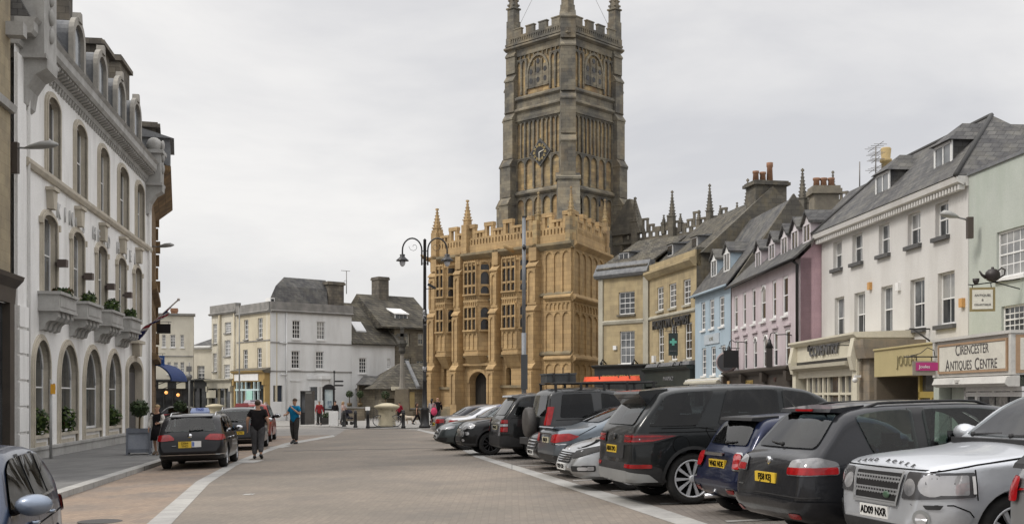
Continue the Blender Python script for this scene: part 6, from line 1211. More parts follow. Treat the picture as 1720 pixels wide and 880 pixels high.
    def wiper(s, z, y0=-.05, y1=.3, view='rear'):
        m = MB(); x0 = s.x0 - 1 if view == 'rear' else s.x0 + s.L + 1; d = Vector((1 if view == 'rear' else -1, 0, 0)); a = s.bvh.ray_cast(Vector((x0, y0, z)), d)[0] - d * .03; b = s.bvh.ray_cast(Vector((x0, y1, z + .02)), d)[0] - d * .03; m.tube([a, (a + b) / 2 - d * .015, b], .012, 5); m.ball(a, .03, n=8, m=5); return m.build('wiper', PLAS, s.root)
    def badge(s, view, z, r=.045, mat=CHROME):
        sg = -1 if view == 'rear' else 1; h = s.bvh.ray_cast(Vector((s.x0 - 1 if sg < 0 else s.x0 + s.L + 1, 0, z)), Vector((-sg, 0, 0)))[0]; m = MB(); m.lathe([(r, -.01), (r, .012), (r * .8, .018)], h.x, 0, z, n=16, ax='x'); m.lathe([(r, -.018), (r, .0)], h.x, 0, z, n=16, ax='x'); return m.build('badge', mat, s.root)
    def cladding(s, pts_side=None, rear=None, front=None, mat=None, off=.006, name='lower_trim'):
        ps = [('side', p) for p in (pts_side or [])] + [('rear', p) for p in (rear or [])] + [('front', p) for p in (front or [])]; return s.part(name, mat or PLAS, ps, off)
    def arches(s, w=.055, mat=None, off=.012):
        ps = []
        for ax in (s.ra, s.fa):
            r0, r1 = s.r + .06, s.r + .06 + w; N = 20; a0, a1 = radians(-8), radians(188); o = [(ax + r1 * cos(a0 + (a1 - a0) * k / N), s.r + r1 * sin(a0 + (a1 - a0) * k / N)) for k in range(N + 1)]; i = [(ax + r0 * cos(a0 + (a1 - a0) * k / N), s.r + r0 * sin(a0 + (a1 - a0) * k / N)) for k in range(N + 1)]
            for k in range(N): ps.append(('side', [i[k], o[k], o[k + 1], i[k + 1]]))
        return s.part('arch_trim', mat or PLAS, ps, off, cell=1)
    def hollow(s):
        """open the cabin behind the glass and put seats in it"""
        xs = [q[0] for q in s.dlo]; a, b = min(xs) + s.x0, max(xs) + s.x0; c = MB(); c.ey([(q[0] + s.x0, q[1]) for q in s.dlo], -1.6, 1.6)
        for q, x0, x1 in ((s.rq, s.x0 - .5, a + 1.0), (s.fq, b - 1.0, s.x0 + s.L + .5)):
            if q: z0, z1, w0, w1 = q; c.ex([(y, z) for y, z in rnd([(-w0 + .02, z0 + .02), (w0 - .02, z0 + .02), (w1 - .02, z1 - .015), (-w1 + .02, z1 - .015)], .05)], x0, x1)
        o = s.body; co = c.build('tmp', [WELL]); md = o.modifiers.new('b', 'BOOLEAN'); md.object = co; md.operation = 'DIFFERENCE'; md.solver = 'EXACT'; md.use_self = True
        dg = bpy.context.evaluated_depsgraph_get(); me = bpy.data.meshes.new_from_object(o.evaluated_get(dg)); o.modifiers.clear(); bpy.data.objects.remove(co)
        if len(me.polygons) < 500: return
        o.data = me; me.materials.clear(); me.materials.append(s.mat); me.materials.append(WELL)
        for p in me.polygons:
            n = s.bvh.find_nearest(p.center)
            if n[3] > .02 and min(q[1] for q in s.dlo) - .05 < p.center.z: p.material_index = 1
        me.set_sharp_from_angle(angle=radians(32)); zb = min(q[1] for q in s.dlo); zt = max(q[1] for q in s.dlo)
        for x in (a + (b - a) * .30, a + (b - a) * .62):
            for y in (-.38, .38): m = MB(); m.ex([(-.0, 0), (0, 0)], 0, 0) if 0 else m.ey([(x - .14, zb - .02), (x + .02, zb - .02), (x - .08, zb + .2), (x - .2, zb + .2)], y - .24, y + .24); m.ey([(x - .21, zb + .22), (x - .10, zb + .22), (x - .13, min(zb + .36, zt - .05)), (x - .22, min(zb + .36, zt - .05))], y - .13, y + .13); m.build('seat', SEAT, s.root)
    def place(s, local, x, y, th, sc=1.0):
        """put the car so that its local point (along from the rear, to the left) stands on ground point x, y"""
        if s.dlo: s.hollow()
        th = radians(th); h = Vector((cos(th), sin(th))); l = Vector((-sin(th), cos(th))); q = Vector((x, y)) - (h * (local[0] + s.x0) + l * local[1]) * sc
        k = (gz(q.x + .5) - gz(q.x - .5)); H3 = Vector((h.x, h.y, k * h.x)).normalized(); U = Vector((-k, 0, 1)).normalized(); L3 = U.cross(H3); U = H3.cross(L3)
        M = Matrix((H3, L3, U)).transposed().to_4x4(); M.translation = (q.x, q.y, gz(q.x)); s.root.matrix_world = M @ Matrix.Scale(sc, 4); return s
def rr(y0, y1, z0, z1, r=.03): return rnd([(y0, z0), (y1, z0), (y1, z1), (y0, z1)], r)
BOT = lambda L, c=.22: [(0, .46), (.08, .36), (.35, c + .06), (.7, c), (L - .8, c), (L - .3, c + .02), (L - .08, .3), (L, .4)]
TH = 12
PK = 'cars parked side by side in the bays'
# ---- dark grey seven-seat off-roader
c = Car('parked_car', 'big dark grey off-roader with a wide spoiler and large silver wheels, seen from behind', 'car', 4.97, 2.04, [(0, .62), (.03, .80), (.06, 1.10), (.10, 1.22), (.2, 1.36), (.46, 1.66), (.58, 1.78), (1.0, 1.84), (2.2, 1.86), (2.9, 1.80), (3.2, 1.70), (3.9, 1.20), (4.2, 1.14), (4.75, 1.02), (4.92, .85), (4.97, .62)], [(0, .37), (.06, .33), (.35, .30), (.7, .28), (4.2, .28), (4.9, .32), (4.97, .42)], [(0, 1.2), (2.5, 1.2), (4, 1.12), (4.97, .9)], .99, 2.92, .40, mat=paint('graphite', (.018, .020, .021), .5), tumble=.22, rc=.12, group=PK, rimf=10, rimr=.74)
c.sides([(.30, .62, 1.42, 1.08), (1.42, 1.62, 2.48, 2.48), (2.56, 2.56, 3.05, 3.55)], pill=False, d=.10); c.rear_glass(1.25, 1.66, .72, .60, surf('sky_glass', (.012, .013, .0135), rough=.02, spec=.9, fine=0)); c.screen(1.26, 1.68, .74, .6)
c.spoiler(.24, .72, .66, 1.775, c.mat, .04); c.box('spoiler_underside', plain('cam_black', (.01, .01, .01), .3), .29, .6, -.56, .56, 1.66, 1.735)
c.part('tail_light', surf('smoked_lens', (.13, .008, .01), (.08, .006, .008), rough=.12, spec=.6, ns=9, fine=0), [('wrap', rnd([(YA(.54), .97), (SA(.36), .99), (SA(.74), 1.075), (SA(.36), 1.10), (YA(.54), 1.10)], .02))], .012); c.part('light_bar', REDL, [('wrap', [(YA(.58), .985), (SA(.38), 1.0), (SA(.6), 1.05), (SA(.38), 1.02), (YA(.58), 1.01)]), ('wrap', [(YA(.58), 1.06), (SA(.4), 1.065), (SA(.6), 1.075), (YA(.58), 1.085)])], .018); c.part('lens_frame', PLAS, [('wrap', rnd([(YA(.5), .93), (SA(.40), .97), (SA(.78), 1.08), (SA(.36), 1.12), (YA(.5), 1.13)], .02))], .011); c.part('lens_strip', CLEARL, [('side', [(.1, 1.02), (.5, 1.045), (.5, 1.055), (.1, 1.04)])], .011)
c.part('tailgate_trim', PLAS, [('rear', rr(-.5, .5, .72, .96, .04))], .006, False); c.plate('rear', .86, 'AB18 XVO', y=.12, w=.26)
c.part('lower_trim', PLAS, [('wrap', rnd([(-SA(.58), .36), (SA(.58), .36), (SA(.5), .58), (SA(.2), .66), (-SA(.2), .66), (-SA(.5), .58)], .02))], .006, False); c.part('skid_plate', plain('silver_plastic', (.30, .31, .31), .4, metal=.4), [('wrap', rnd([(-SA(.45), .37), (SA(.45), .37), (SA(.3), .49), (YA(.7), .54), (-YA(.7), .54), (-SA(.3), .49)], .02))], .014, False); c.part('reflector', REDL, [('wrap', rr(YA(.62), SA(.36), .585, .645, .02))], .012)
c.arches(.05, surf('arch_black', (.028, .029, .03), rough=.45)); c.seams([[(1.2, .5), (1.38, .8), (1.22, 1.15), (1.5, 1.72)], [(2.52, .4), (2.54, 1.74)], [(1.5, .44), (3.4, .44)], [(.3, 1.13), (2.5, 1.12), (4, 1.08)], [(.5, 1.19), (1.1, 1.19), (1.35, 1.16)]]); c.part('fuel_flap', c.mat, [('side', [(.80 + .13 * cos(q * pi / 9), .93 + .13 * sin(q * pi / 9)) for q in range(18)])], .007, cell=.2)
N = 24; c.part('fuel_flap_seam', SEAM, [('side', [(.80 + .138 * cos(2 * pi * q / N), .93 + .138 * sin(2 * pi * q / N)) for q in range(N)])], .004, cell=.3)
c.handles([(1.62, 1.07), (2.75, 1.06)], PLAS); c.mirrors(3.4, 1.22); c.box('step', PLAS, 1.6, 3.3, -.96, .96, .3, .36); c.badge('rear', 1.06, .05, c.mat)
c.part('sticker', plain('sticker', (.2, .36, .36), .5), [('side', rr(2.05, 2.28, 1.27, 1.37, .01))], .009)
w = G(1165, 847); c.place((.99, -.98), w.x, w.y, TH)
# ---- dark grey people carrier
c = Car('parked_car', 'dark grey people carrier with long side glass and a big sloping rear window', 'car', 4.77, 1.90, [(0, .50), (.02, .70), (.05, .90), (.11, 1.04), (.24, 1.12), (.45, 1.34), (.66, 1.55), (.80, 1.60), (1.3, 1.655), (2.2, 1.66), (2.9, 1.59), (3.25, 1.47), (4.0, 1.05), (4.4, .93), (4.7, .72), (4.77, .5)], BOT(4.77, .22), [(0, .99), (1.0, 1.0), (3.0, .96), (4.77, .7)], .98, 2.85, .345, mat=paint('smoke', (.026, .027, .031), .5), tumble=.27, rc=.15, group=PK, rimf=7)
c.sides([(.95, .78, 1.52, 1.52), (1.66, 1.66, 2.72, 2.80), (2.92, 2.84, 3.15, 3.7)], CARGLG, pm=plain('pillar_black', (.014, .014, .015), .25), d=.10, r=.12); c.rear_glass(1.13, 1.53, .74, .60, surf('sky_glass', (.012, .013, .0135), rough=.02, spec=.9, fine=0), .1); c.screen(1.1, 1.5, .72, .6)
c.spoiler(.55, 1.0, .60, 1.585, c.mat, .04); c.box('brake_light', REDL, .545, .57, -.2, .2, 1.555, 1.58)
c.part('tail_light', REDL, [('wrap', rnd([(YA(.56), .84), (SA(.46), .85), (SA(.45), .93), (YA(.56), .92)], .02))], .02); c.part('lens_frame', CLEARL, [('wrap', rnd([(YA(.53), .83), (SA(.48), .84), (SA(.47), .98), (SA(.2), 1.04), (YA(.6), 1.0)], .05))], .011)
c.plate('rear', .78, 'FJ58 KEJ', y=.0); c.wiper(1.17, .02, .32); c.badge('rear', .98, .05); c.part('bumper_crease', PLAS, [('rear', [(-.95, .585), (.95, .585), (.95, .60), (-.95, .60)])], .006, False)
c.part('reflector', REDL, [('wrap', rr(YA(.62), YA(.85), .36, .42, .02))], .035); c.part('script', CHROME, [('rear', rr(.58, .72, .66, .675, .002))], .006, False)
bm_ = MB(); [c.patch(bm_, q, v, .03, side=g_) for g_ in (1, -1) for v, q in (('wrap', rnd([(0, .30), (SA(.6), .27), (SA(.62), .45), (SA(.4), .54), (0, .56)], .03)),)]; bm_.build('bumper', c.mat, c.root)
c.seams([[(.62, .45), (.52, .75), (.6, .95)], [(1.58, .98), (1.58, 1.5)], [(1.50, .62), (1.58, .9), (1.58, 1.0)], [(2.82, .3), (2.86, 1.5)], [(1.4, .3), (3.6, .3)]]); c.part('fuel_flap', plain('flap_black', (.012, .012, .012), .4), [('side', rr(1.1, 1.34, .77, .92, .04))], .006); c.handles([(1.82, .89), (3.0, .87)]); c.mirrors(3.35, 1.02); c.rails(.95, 2.7, .62, PLAS, .03)
for q in (1.9, 2.35): pass
c.place((0, 0), 2.92, 13.05, TH + 2, .96)
# ---- small dark blue hatchback
c = Car('parked_car', 'small dark navy hatchback with a chrome handle, squeezed between two dark cars', 'car', 3.7, 1.68, [(0, .48), (.03, .66), (.08, .78), (.12, .92), (.2, .98), (.34, 1.20), (.46, 1.34), (.6, 1.39), (1.2, 1.42), (2.0, 1.38), (2.3, 1.30), (2.8, .98), (3.4, .88), (3.65, .7), (3.7, .45)], BOT(3.7, .2), [(0, .92), (3, .9), (3.7, .75)], .62, 2.47, .31, mat=paint('navy', (.010, .015, .042), .4), tumble=.2, rc=.12, group=PK)
c.sides([(.5, .62, 1.2, 1.2), (1.28, 1.28, 2.2, 2.6)]); c.rear_glass(1.0, 1.31, .60, .52, surf('sky_glass', (.012, .013, .0135), rough=.02, spec=.9, fine=0)); c.screen(1.0, 1.32, .62, .52); c.spoiler(.34, .75, .52, 1.375, PLAS, .04)
c.part('tail_light', REDL, [('wrap', rr(YA(.56), YA(.80), .69, .89, .05))], .02); c.part('lens_frame', CHROME, [('wrap', rr(YA(.535), YA(.83), .67, .91, .06))], .011); c.plate('rear', .74, 'VN62 NDE', w=.26); c.box('chrome_handle', CHROME, .0, .06, -.3, .3, .86, .905); c.wiper(1.03, .0, -.3)
bm_ = MB(); [c.patch(bm_, q, v, .03, side=g_) for g_ in (1, -1) for v, q in (('wrap', rnd([(0, .3), (SA(.27), .27), (SA(.27), .5), (0, .58)], .03)),)]; bm_.build('bumper', c.mat, c.root); c.part('reflector', REDL, [('wrap', rr(YA(.46), YA(.66), .38, .43, .01))], .04); c.part('reflector_frame', CHROME, [('wrap', rr(YA(.43), YA(.69), .36, .45, .02))], .034); m = MB(); m.tube([(c.x0 - .06, .2, .28), (c.x0 + .3, .2, .28)], .035, 10); m.build('exhaust', CHROME, c.root); c.mirrors(2.3, .98)
c.place((0, 0), 2.82, 15.75, TH + 1)
# ---- silver saloon nosing out
c = Car('parked_car', 'silver saloon parked nose out, with a barred grille and long swept headlamps', 'car', 4.83, 1.87, [(0, .6), (.04, .95), (.12, 1.02), (.6, 1.07), (1.3, 1.36), (1.9, 1.47), (2.5, 1.46), (2.8, 1.40), (3.55, 1.02), (4.0, .95), (4.5, .82), (4.68, .72), (4.78, .56), (4.83, .4)], BOT(4.83, .2), [(0, .95), (3, .94), (4.0, .85), (4.83, .6)], 1.05, 2.74, .34, mat=paint('silver', (.42, .43, .44), .75), tumble=.3, rc=.15, group=PK, plan=[(0, .8), (.1, .92), (.5, .99), (1.0, 1), (3.7, 1), (4.2, .96), (4.5, .88), (4.68, .76), (4.78, .62), (4.83, .5)], rimf=5)
c.sides([(1.3, 1.5, 2.05, 2.05), (2.12, 2.12, 2.75, 3.3)]); c.screen(1.06, 1.40, .72, .58); c.rear_glass(1.1, 1.36, .66, .55)
c.part('headlight', CLEARL, [('wrapf', rnd([(YA(.50), .60), (YA(.72), .62), (SA(.72), .80), (SA(.70), .84), (YA(.52), .69)], .03))], .008); c.part('lens_frame', PLAS, [('wrapf', rnd([(YA(.47), .585), (YA(.74), .605), (SA(.76), .80), (SA(.73), .86), (YA(.49), .71)], .03))], .011)
g = c.part('grille', PLAS, [('front', rnd([(-.40, .50), (.40, .50), (.46, .70), (-.46, .70)], .04))], .006, False); c.part('grille_bar', CHROME, [('front', [(-.4, z), (.4, z), (.42, z + .014), (-.42, z + .014)]) for z in (.53, .57, .61, .65)] + [('front', [(-.47, .685), (.47, .685), (.47, .712), (-.47, .712)])], .016, False, g); c.part('lower_grille', PLAS, [('front', rr(-.45, .45, .27, .36)), ('front', rr(.55, .84, .36, .46)), ('side', rr(4.42, 4.66, .36, .47, .03))], .008); c.part('fog_lamp', CLEARL, [('front', rr(.68, .8, .38, .44)), ('side', rr(4.45, 4.56, .38, .45, .02))], .014); c.plate('front', .43, 'VX59 OKE'); c.seams([[(2.08, .3), (2.08, 1.4)], [(3.2, .3), (3.3, .9)], [(3.85, .72), (4.3, .80)], [(3.4, .98), (4.2, .90), (4.6, .76)]]); c.mirrors(3.1, 1.0); c.handles([(2.2, .86)]); c.badge('front', .72, .045)
w = G(1041, 824); c.place((3.79, .9), w.x + .2, w.y, 180 + TH)
# ---- dark silver saloon, rear
c = Car('parked_car', 'dark silver saloon seen from behind, with a chrome-lipped boot and red lamp', 'car', 4.88, 1.86, [(0, .55), (.03, .88), (.07, 1.0), (.13, 1.04), (.7, 1.09), (.95, 1.16), (1.7, 1.43), (2.3, 1.47), (2.8, 1.43), (3.7, 1.0), (4.6, .84), (4.8, .7), (4.88, .5)], BOT(4.88, .2), [(0, .98), (3, .93), (4.88, .7)], 1.1, 2.87, .335, mat=paint('steel', (.15, .175, .20), .7), tumble=.3, rc=.14, group=PK)
c.sides([(1.2, 1.5, 2.15, 2.15), (2.25, 2.25, 2.85, 3.4)]); c.rear_glass(1.15, 1.41, .66, .55, surf('sky_glass', (.012, .013, .0135), rough=.02, spec=.9, fine=0)); c.screen(1.04, 1.4, .7, .58)
c.part('tail_light', REDL, [('wrap', rnd([(YA(.5), .76), (YA(.8), .755), (SA(.3), .80), (SA(.5), .88), (SA(.26), .94), (YA(.58), .92)], .03))], .02); c.box('chrome_lip', CHROME, -.0, .05, -.5, .5, .92, .95); c.plate('rear', .80, 'AJ66 JFB', mat=surf('plate_pale', (.45, .42, .30), rough=.5)); c.part('bumper_chrome', CHROME, [('rear', rr(-.85, .85, .30, .33, .01)), ('side', rr(.0, .35, .30, .33, .01)), ('rear', rr(.52, .88, .72, .738, .004)), ('side', rr(.0, .22, .715, .735, .004))], .012); c.part('lower_trim', PLAS, [('rear', rr(-.8, .8, .34, .5, .04))], .006, False); c.spoiler(.02, .3, .62, 1.075, c.mat, .02); c.seams([[(.5, .9), (.9, 1.08)], [(.4, .4), (.35, .72)]]); c.mirrors(3.3, 1.0)
c.place((0, 0), .72, 24.05, TH)
# ---- black car, mostly hidden, nose out with bright grille bars
c = Car('parked_car', 'black car almost hidden behind the dark silver saloon, only its chrome-barred nose showing', 'car', 4.4, 1.8, [(0, .5), (.05, .9), (.5, 1.05), (1.2, 1.4), (2.0, 1.46), (2.5, 1.40), (3.2, 1.02), (4.0, .92), (4.28, .78), (4.4, .5)], BOT(4.4, .22), [(0, .92), (4.4, .8)], .9, 2.6, .32, mat=paint('black', (.012, .012, .013), .2), group=PK); c.screen(1.06, 1.38, .68, .56); c.sides([(1.0, 1.3, 1.8, 1.8), (1.9, 1.9, 2.45, 3.0)])
c.part('headlight', CLEARL, [('front', rr(.5, .8, .64, .78)), ('side', rr(4.0, 4.25, .66, .78))], .008); g = c.part('grille', PLAS, [('front', rr(-.42, .42, .5, .74))], .006, False); c.part('grille_bar', CHROME, [('front', rr(-.4, .4, z, z + .025, .005)) for z in (.54, .61, .68)], .014, False, g); c.plate('front', .42, 'WR12 SYF'); c.place((4.4, 0), .45, 26.6, 180 + TH)
# ---- tall grey off-roader with spare wheel and roof rack
c = Car('parked_car', 'boxy grey off-roader with a covered spare wheel on its back and a loaded roof rack', 'car', 4.6, 1.92, [(0, .62), (.02, .90), (.05, 1.12), (.10, 1.30), (.2, 1.80), (.27, 1.87), (.4, 1.91), (1.5, 1.92), (1.9, 1.86), (2.7, 1.82), (2.95, 1.74), (3.4, 1.24), (3.6, 1.16), (4.4, 1.06), (4.55, .9), (4.6, .6)], BOT(4.6, .42), [(0, 1.16), (4.6, 1.1)], 1.05, 2.54, .375, mat=paint('stone_grey', (.06, .062, .064), .45, .4), tumble=.12, rc=.1, group=PK, rim=ALLOYD, plan=[(0, .93), (.03, .96), (.1, .985), (.4, 1), (4.0, 1), (4.4, .95), (4.6, .8)])
c.sides([(.42, .50, 1.25, 1.30), (1.50, 1.50, 2.12, 2.12), (2.2, 2.2, 2.8, 3.2)], d=.16, r=.05, pill=False); c.rear_glass(1.22, 1.74, .72, .68, surf('sky_glass', (.012, .013, .0135), rough=.02, spec=.9, fine=0)); c.screen(1.26, 1.7, .76, .68); c.part('pillar_trim', PLAS, [('side', [(1.36, 1.16), (1.48, 1.16), (1.48, 1.74), (1.36, 1.76)])], .004); c.part('roof_window', CARGL, [('side', rr(.5, 1.5, 1.795, 1.87, .03))], .006)
c.part('tail_light', REDL, [('wrap', rnd([(.74, 1.0), (.90, 1.0), (.96, 1.45), (.82, 1.45)], .02))], .014)
m = MB(); m.lathe([(.02, -.125), (.33, -.12), (.38, -.08), (.39, 0), (.38, .09), (.3, .12)], c.x0 - .16, 0, 1.06, n=32, ax='x'); m.build('spare_wheel', surf('vinyl_cover', (.075, .07, .066), (.055, .052, .05), rough=.6, ns=3), c.root); m = MB(); m.box(c.x0 - .06, c.x0 + .05, -.2, .2, .95, 1.2); m.build('spare_carrier', PLAS, c.root)
m = MB(); m.box(c.x0 - .22, c.x0 + .06, -.93, .93, .50, .66); m.build('bumper', surf('bumper_grey', (.045, .045, .046), rough=.6), c.root); m = MB(); m.box(c.x0 - .2, c.x0 - .05, -.05, .05, .38, .52); m.box(c.x0 - .25, c.x0 - .2, -.3, -.2, .25, .5); m.build('tow_bar', PLAS, c.root); c.arches(.06); c.seams([[(1.38, .5), (1.42, 1.7)], [(2.16, .5), (2.16, 1.7)], [(.3, 1.12), (3.2, 1.12)], [(.15, 1.2), (.2, 1.75)]]); c.mirrors(3.1, 1.22, PLAS); c.handles([(1.56, 1.02)], PLAS)
m = MB()
for y in (-.78, .78): m.tube([(c.x0 + .3, y, 2.03), (c.x0 + 3.0, y, 2.0)], .025, 6)
for a in (.35, 1.0, 1.6, 2.2, 2.9): m.tube([(c.x0 + a, -.8, 2.02), (c.x0 + a, .8, 2.02)], .022, 6); [m.box(c.x0 + a - .03, c.x0 + a + .03, y - .02, y + .02, 1.80, 2.03) for y in (-.79, .79)]
m.build('roof_rack', PLAS, c.root); w = G(893, 771); c.place((0, 0), .62, 28.75, TH, 1.0); CD2 = c
def on_roof(name, label, cat, mb_list, c, a, y, z):
    t = empty(name, c.root.matrix_world @ Vector((c.x0 + a, y, z)), label, cat, None, 0); t.rotation_euler = c.root.matrix_world.to_euler()
    for nm, mb, mt in mb_list: mb.build(nm, mt, t)
    return t
m = MB(); m.box(-.38, .38, -.32, .32, 0, .2); k = MB(); k.box(-.4, .4, -.34, .34, .2, .235); q = MB(); [q.box(x - .025, x + .025, -.345, .345, .0, .245) for x in (-.2, .2)]
on_roof('storage_crate', 'ribbed dark storage crate strapped to the roof rack', 'crate', [('crate', m, surf('crate_grey', (.06, .065, .068), (.045, .048, .05), rough=.6, ns=8)), ('lid', k, surf('crate_lid', (.085, .09, .092), rough=.6)), ('strap', q, PLAS)], c, .62, .0, 2.05)
m = MB(); pr = [(-.72, .10), (-.62, .24), (-.3, .30), (.3, .30), (.58, .24), (.74, .08)]; m._ext([(x, -w_, 0) for x, w_ in pr] + [(x, w_, 0) for x, w_ in pr[::-1]], [(x * .97, -w_ * .8, .12) for x, w_ in pr] + [(x * .97, w_ * .8, .12) for x, w_ in pr[::-1]]); k = MB(); [k.box(x - .01, x + .01, -.26, .26, .03, .124) for x in (-.4, .1, .4)]
on_roof('rescue_board', 'bright orange board lying on the roof rack of the boxy grey off-roader', 'board', [('board', m, plain('board_orange', (.80, .085, .02), .4)), ('strap', k, PLAS)], c, 1.95, -.3, 2.06)
m = MB(); m.tube([(0, 0, 0), (-.02, 0, .55)], .008, 5); m.build('aerial', PLAS, CD2.root).location = (c.x0 + .9, .5, 1.9)
# ---- x
c = Car('parked_car', 'tall black off-roader with a pale roof edge, beyond the boxy grey one', 'car', 4.99, 2.0, [(0, .62), (.03, .86), (.07, 1.12), (.12, 1.20), (.3, 1.42), (.48, 1.66), (.6, 1.76), (1.2, 1.82), (2.4, 1.83), (3.0, 1.74), (3.3, 1.62), (3.9, 1.18), (4.8, 1.05), (4.95, .8), (4.99, .6)], [(0, .37), (.06, .33), (.35, .30), (.7, .28), (4.2, .28), (4.9, .32), (4.99, .42)], [(0, 1.17), (4.99, 1.05)], 1.05, 2.92, .39, mat=paint('onyx', (.014, .0145, .015), .35), tumble=.22, rc=.12, group=PK, rim=ALLOYD)
c.sides([(.36, .62, 1.3, 1.3), (1.4, 1.4, 2.35, 2.35), (2.45, 2.45, 3.05, 3.6)], d=.10); c.rear_glass(1.22, 1.64, .74, .62, surf('sky_glass', (.012, .013, .0135), rough=.02, spec=.9, fine=0)); c.screen(1.25, 1.66, .74, .62); c.spoiler(.38, .8, .64, 1.755, paint('silver', (.42, .43, .44), .75), .045)
c.part('lamp_surround', PLAS, [('wrap', rr(YA(.74), SA(.27), .72, 1.12))], .006); c.part('tail_light', REDL, [('wrap', rr(YA(.78), SA(.2), .77, .90, .02)), ('wrap', rr(YA(.78), SA(.2), 1.0, 1.09, .02))], .016); c.part('lens_frame', CLEARL, [('wrap', rr(YA(.78), SA(.2), .92, .98, .01))], .014); c.part('tailgate_bar', CHROME, [('rear', rr(-.6, .6, .98, 1.04, .01))], .008, False); c.plate('rear', .88, 'OV16 RRX', mat=surf('plate_pale', (.45, .42, .30), rough=.5)); c.part('lower_trim', PLAS, [('wrap', rnd([(-SA(.58), .36), (SA(.58), .36), (SA(.5), .58), (SA(.2), .66), (-SA(.2), .66), (-SA(.5), .58)], .02))], .006, False); c.seams([[(1.34, .5), (1.34, 1.7)], [(.3, 1.14), (3.4, 1.12)], [(2.4, .4), (2.4, 1.7)]]); c.mirrors(3.4, 1.2)
c.place((0, 0), -.48, 31.5, TH)
# ---- black round-lamped crossover, nose out
c = Car('parked_car', 'black crossover parked nose out, with round lamps and black wheels', 'car', 4.25, 1.8, [(0, .6), (.06, .95), (.4, 1.32), (.7, 1.50), (1.4, 1.60), (2.1, 1.60), (2.5, 1.5), (3.1, 1.13), (3.7, 1.05), (4.0, .98), (4.14, .88), (4.22, .66), (4.25, .48)], BOT(4.25, .25), [(0, 1.05), (3, 1.03), (4.25, .9)], .84, 2.57, .345, mat=paint('black', (.012, .012, .013), .2), rc=.18, group=PK, rim=ALLOYD, plan=[(0, .8), (.2, .95), (1, 1), (3.2, 1), (3.7, .97), (4.0, .88), (4.15, .76), (4.25, .6)])
c.sides([(.7, .95, 1.55, 1.55), (1.65, 1.65, 2.35, 2.9)]); c.screen(1.16, 1.5, .68, .56); c.rear_glass(1.1, 1.4, .6, .5)
def ell(cx, cz, a, b, n=18): return [(cx + a * cos(2 * pi * k / n), cz + b * sin(2 * pi * k / n)) for k in range(n)]
c.part('headlight', CLEARL, [('front', ell(.58, .86, .15, .1)), ('side', ell(4.0, .88, .13, .085))], .012); c.part('fog_lamp', CLEARL, [('front', ell(.60, .64, .10, .065)), ('side', ell(4.1, .66, .07, .05)), ('front', ell(.62, .46, .05, .04))], .01); c.part('lens_frame', CHROME, [('front', ell(.60, .64, .115, .078))], .011); c.part('grille', PLAS, [('front', rr(-.45, .45, .42, .56))], .008, False); c.part('grille_bar', CHROME, [('front', rr(-.3, .3, .74, .77, .01))], .012, False); c.part('lower_trim', surf('bumper_grey2', (.07, .07, .07), rough=.5), [('front', rr(-.72, .72, .3, .38)), ('side', rr(3.85, 4.2, .3, .37))], .012); c.arches(.05); c.badge('front', .80, .05); c.mirrors(2.75, 1.1); c.seams([[(1.6, .4), (1.6, 1.5)], [(3.0, 1.1), (3.8, .98)]])
c.place((4.25, 0), -1.62, 34.1, 180 + TH)
# ---- grey saloon, nose out
c = Car('parked_car', 'mid grey saloon parked nose out, with a low mesh grille and slim lamps', 'car', 4.6, 1.83, [(0, .6), (.05, .95), (.6, 1.05), (1.4, 1.36), (2.0, 1.43), (2.4, 1.40), (3.2, 1.02), (4.0, .93), (4.38, .80), (4.52, .66), (4.6, .45)], BOT(4.6, .2), [(0, .95), (4.6, .8)], 1.0, 2.73, .335, mat=paint('grey', (.07, .082, .084), .6), group=PK, rim=ALLOYD)
c.sides([(1.2, 1.5, 2.0, 2.0), (2.1, 2.1, 2.45, 3.0)]); c.screen(1.05, 1.36, .7, .56); c.part('headlight', CLEARL, [('front', rnd([(.45, .66), (.78, .69), (.8, .77), (.5, .74)], .02)), ('side', rnd([(4.1, .72), (4.45, .68), (4.42, .76), (4.05, .82)], .02))], .009); g = c.part('grille', PLAS, [('front', rnd([(-.4, .52), (.4, .52), (.44, .7), (-.44, .7)], .05))], .007, False); c.part('grille_bar', CHROME, [('front', rr(-.42, .42, .60, .62, .004))], .014, False, g); c.badge('front', .62, .07); c.part('lower_grille', PLAS, [('front', rnd([(.42, .28), (.74, .28), (.8, .44), (.5, .44)], .03)), ('front', rr(-.4, .4, .27, .4))], .008); c.mirrors(2.9, .98); c.plate('front', .46, 'FX17 YTA'); c.seams([[(3.2, 1.0), (4.1, .88)]])
c.place((4.6, 0), -2.55, 37.9, 180 + TH)
# ---- three cars at the far end of the row
def far_car(lab, L, W, top, mat, x, y, th, rear=True, glass=True, group=PK, est=False):
    c = Car('parked_car', lab, 'car', L, W, top, BOT(L, .2), [(0, .93), (L, .85)], .9, L - 1.9, .32, mat=mat, group=group); q = [s_ for s_, z in top if z > max(p[1] for p in top) - .08]; a, b = min(q), max(q)
    c.sides([(a - .35, a + .05, (a + b) / 2 + .1, (a + b) / 2 + .1), ((a + b) / 2 + .2, (a + b) / 2 + .2, b, b + .5)]); zt = c.top(a + .05) - .1; c.rear_glass(1.05, zt, .64, .54); c.screen(1.06, zt, .68, .56)
    c.part('tail_light', REDL, [('rear', rr(.5, .85, .72, .88)), ('side', rr(.0, .3, .74, .88))], .02); c.part('headlight', CLEARL, [('front', rr(.5, .8, .62, .74)), ('side', rr(L - .45, L - .15, .64, .74))], .009); c.mirrors(b + .4, .96); c.plate('rear', .68, 'KX14 OJE'); c.place((0, 0) if rear else (L, 0), x, y, th); return c
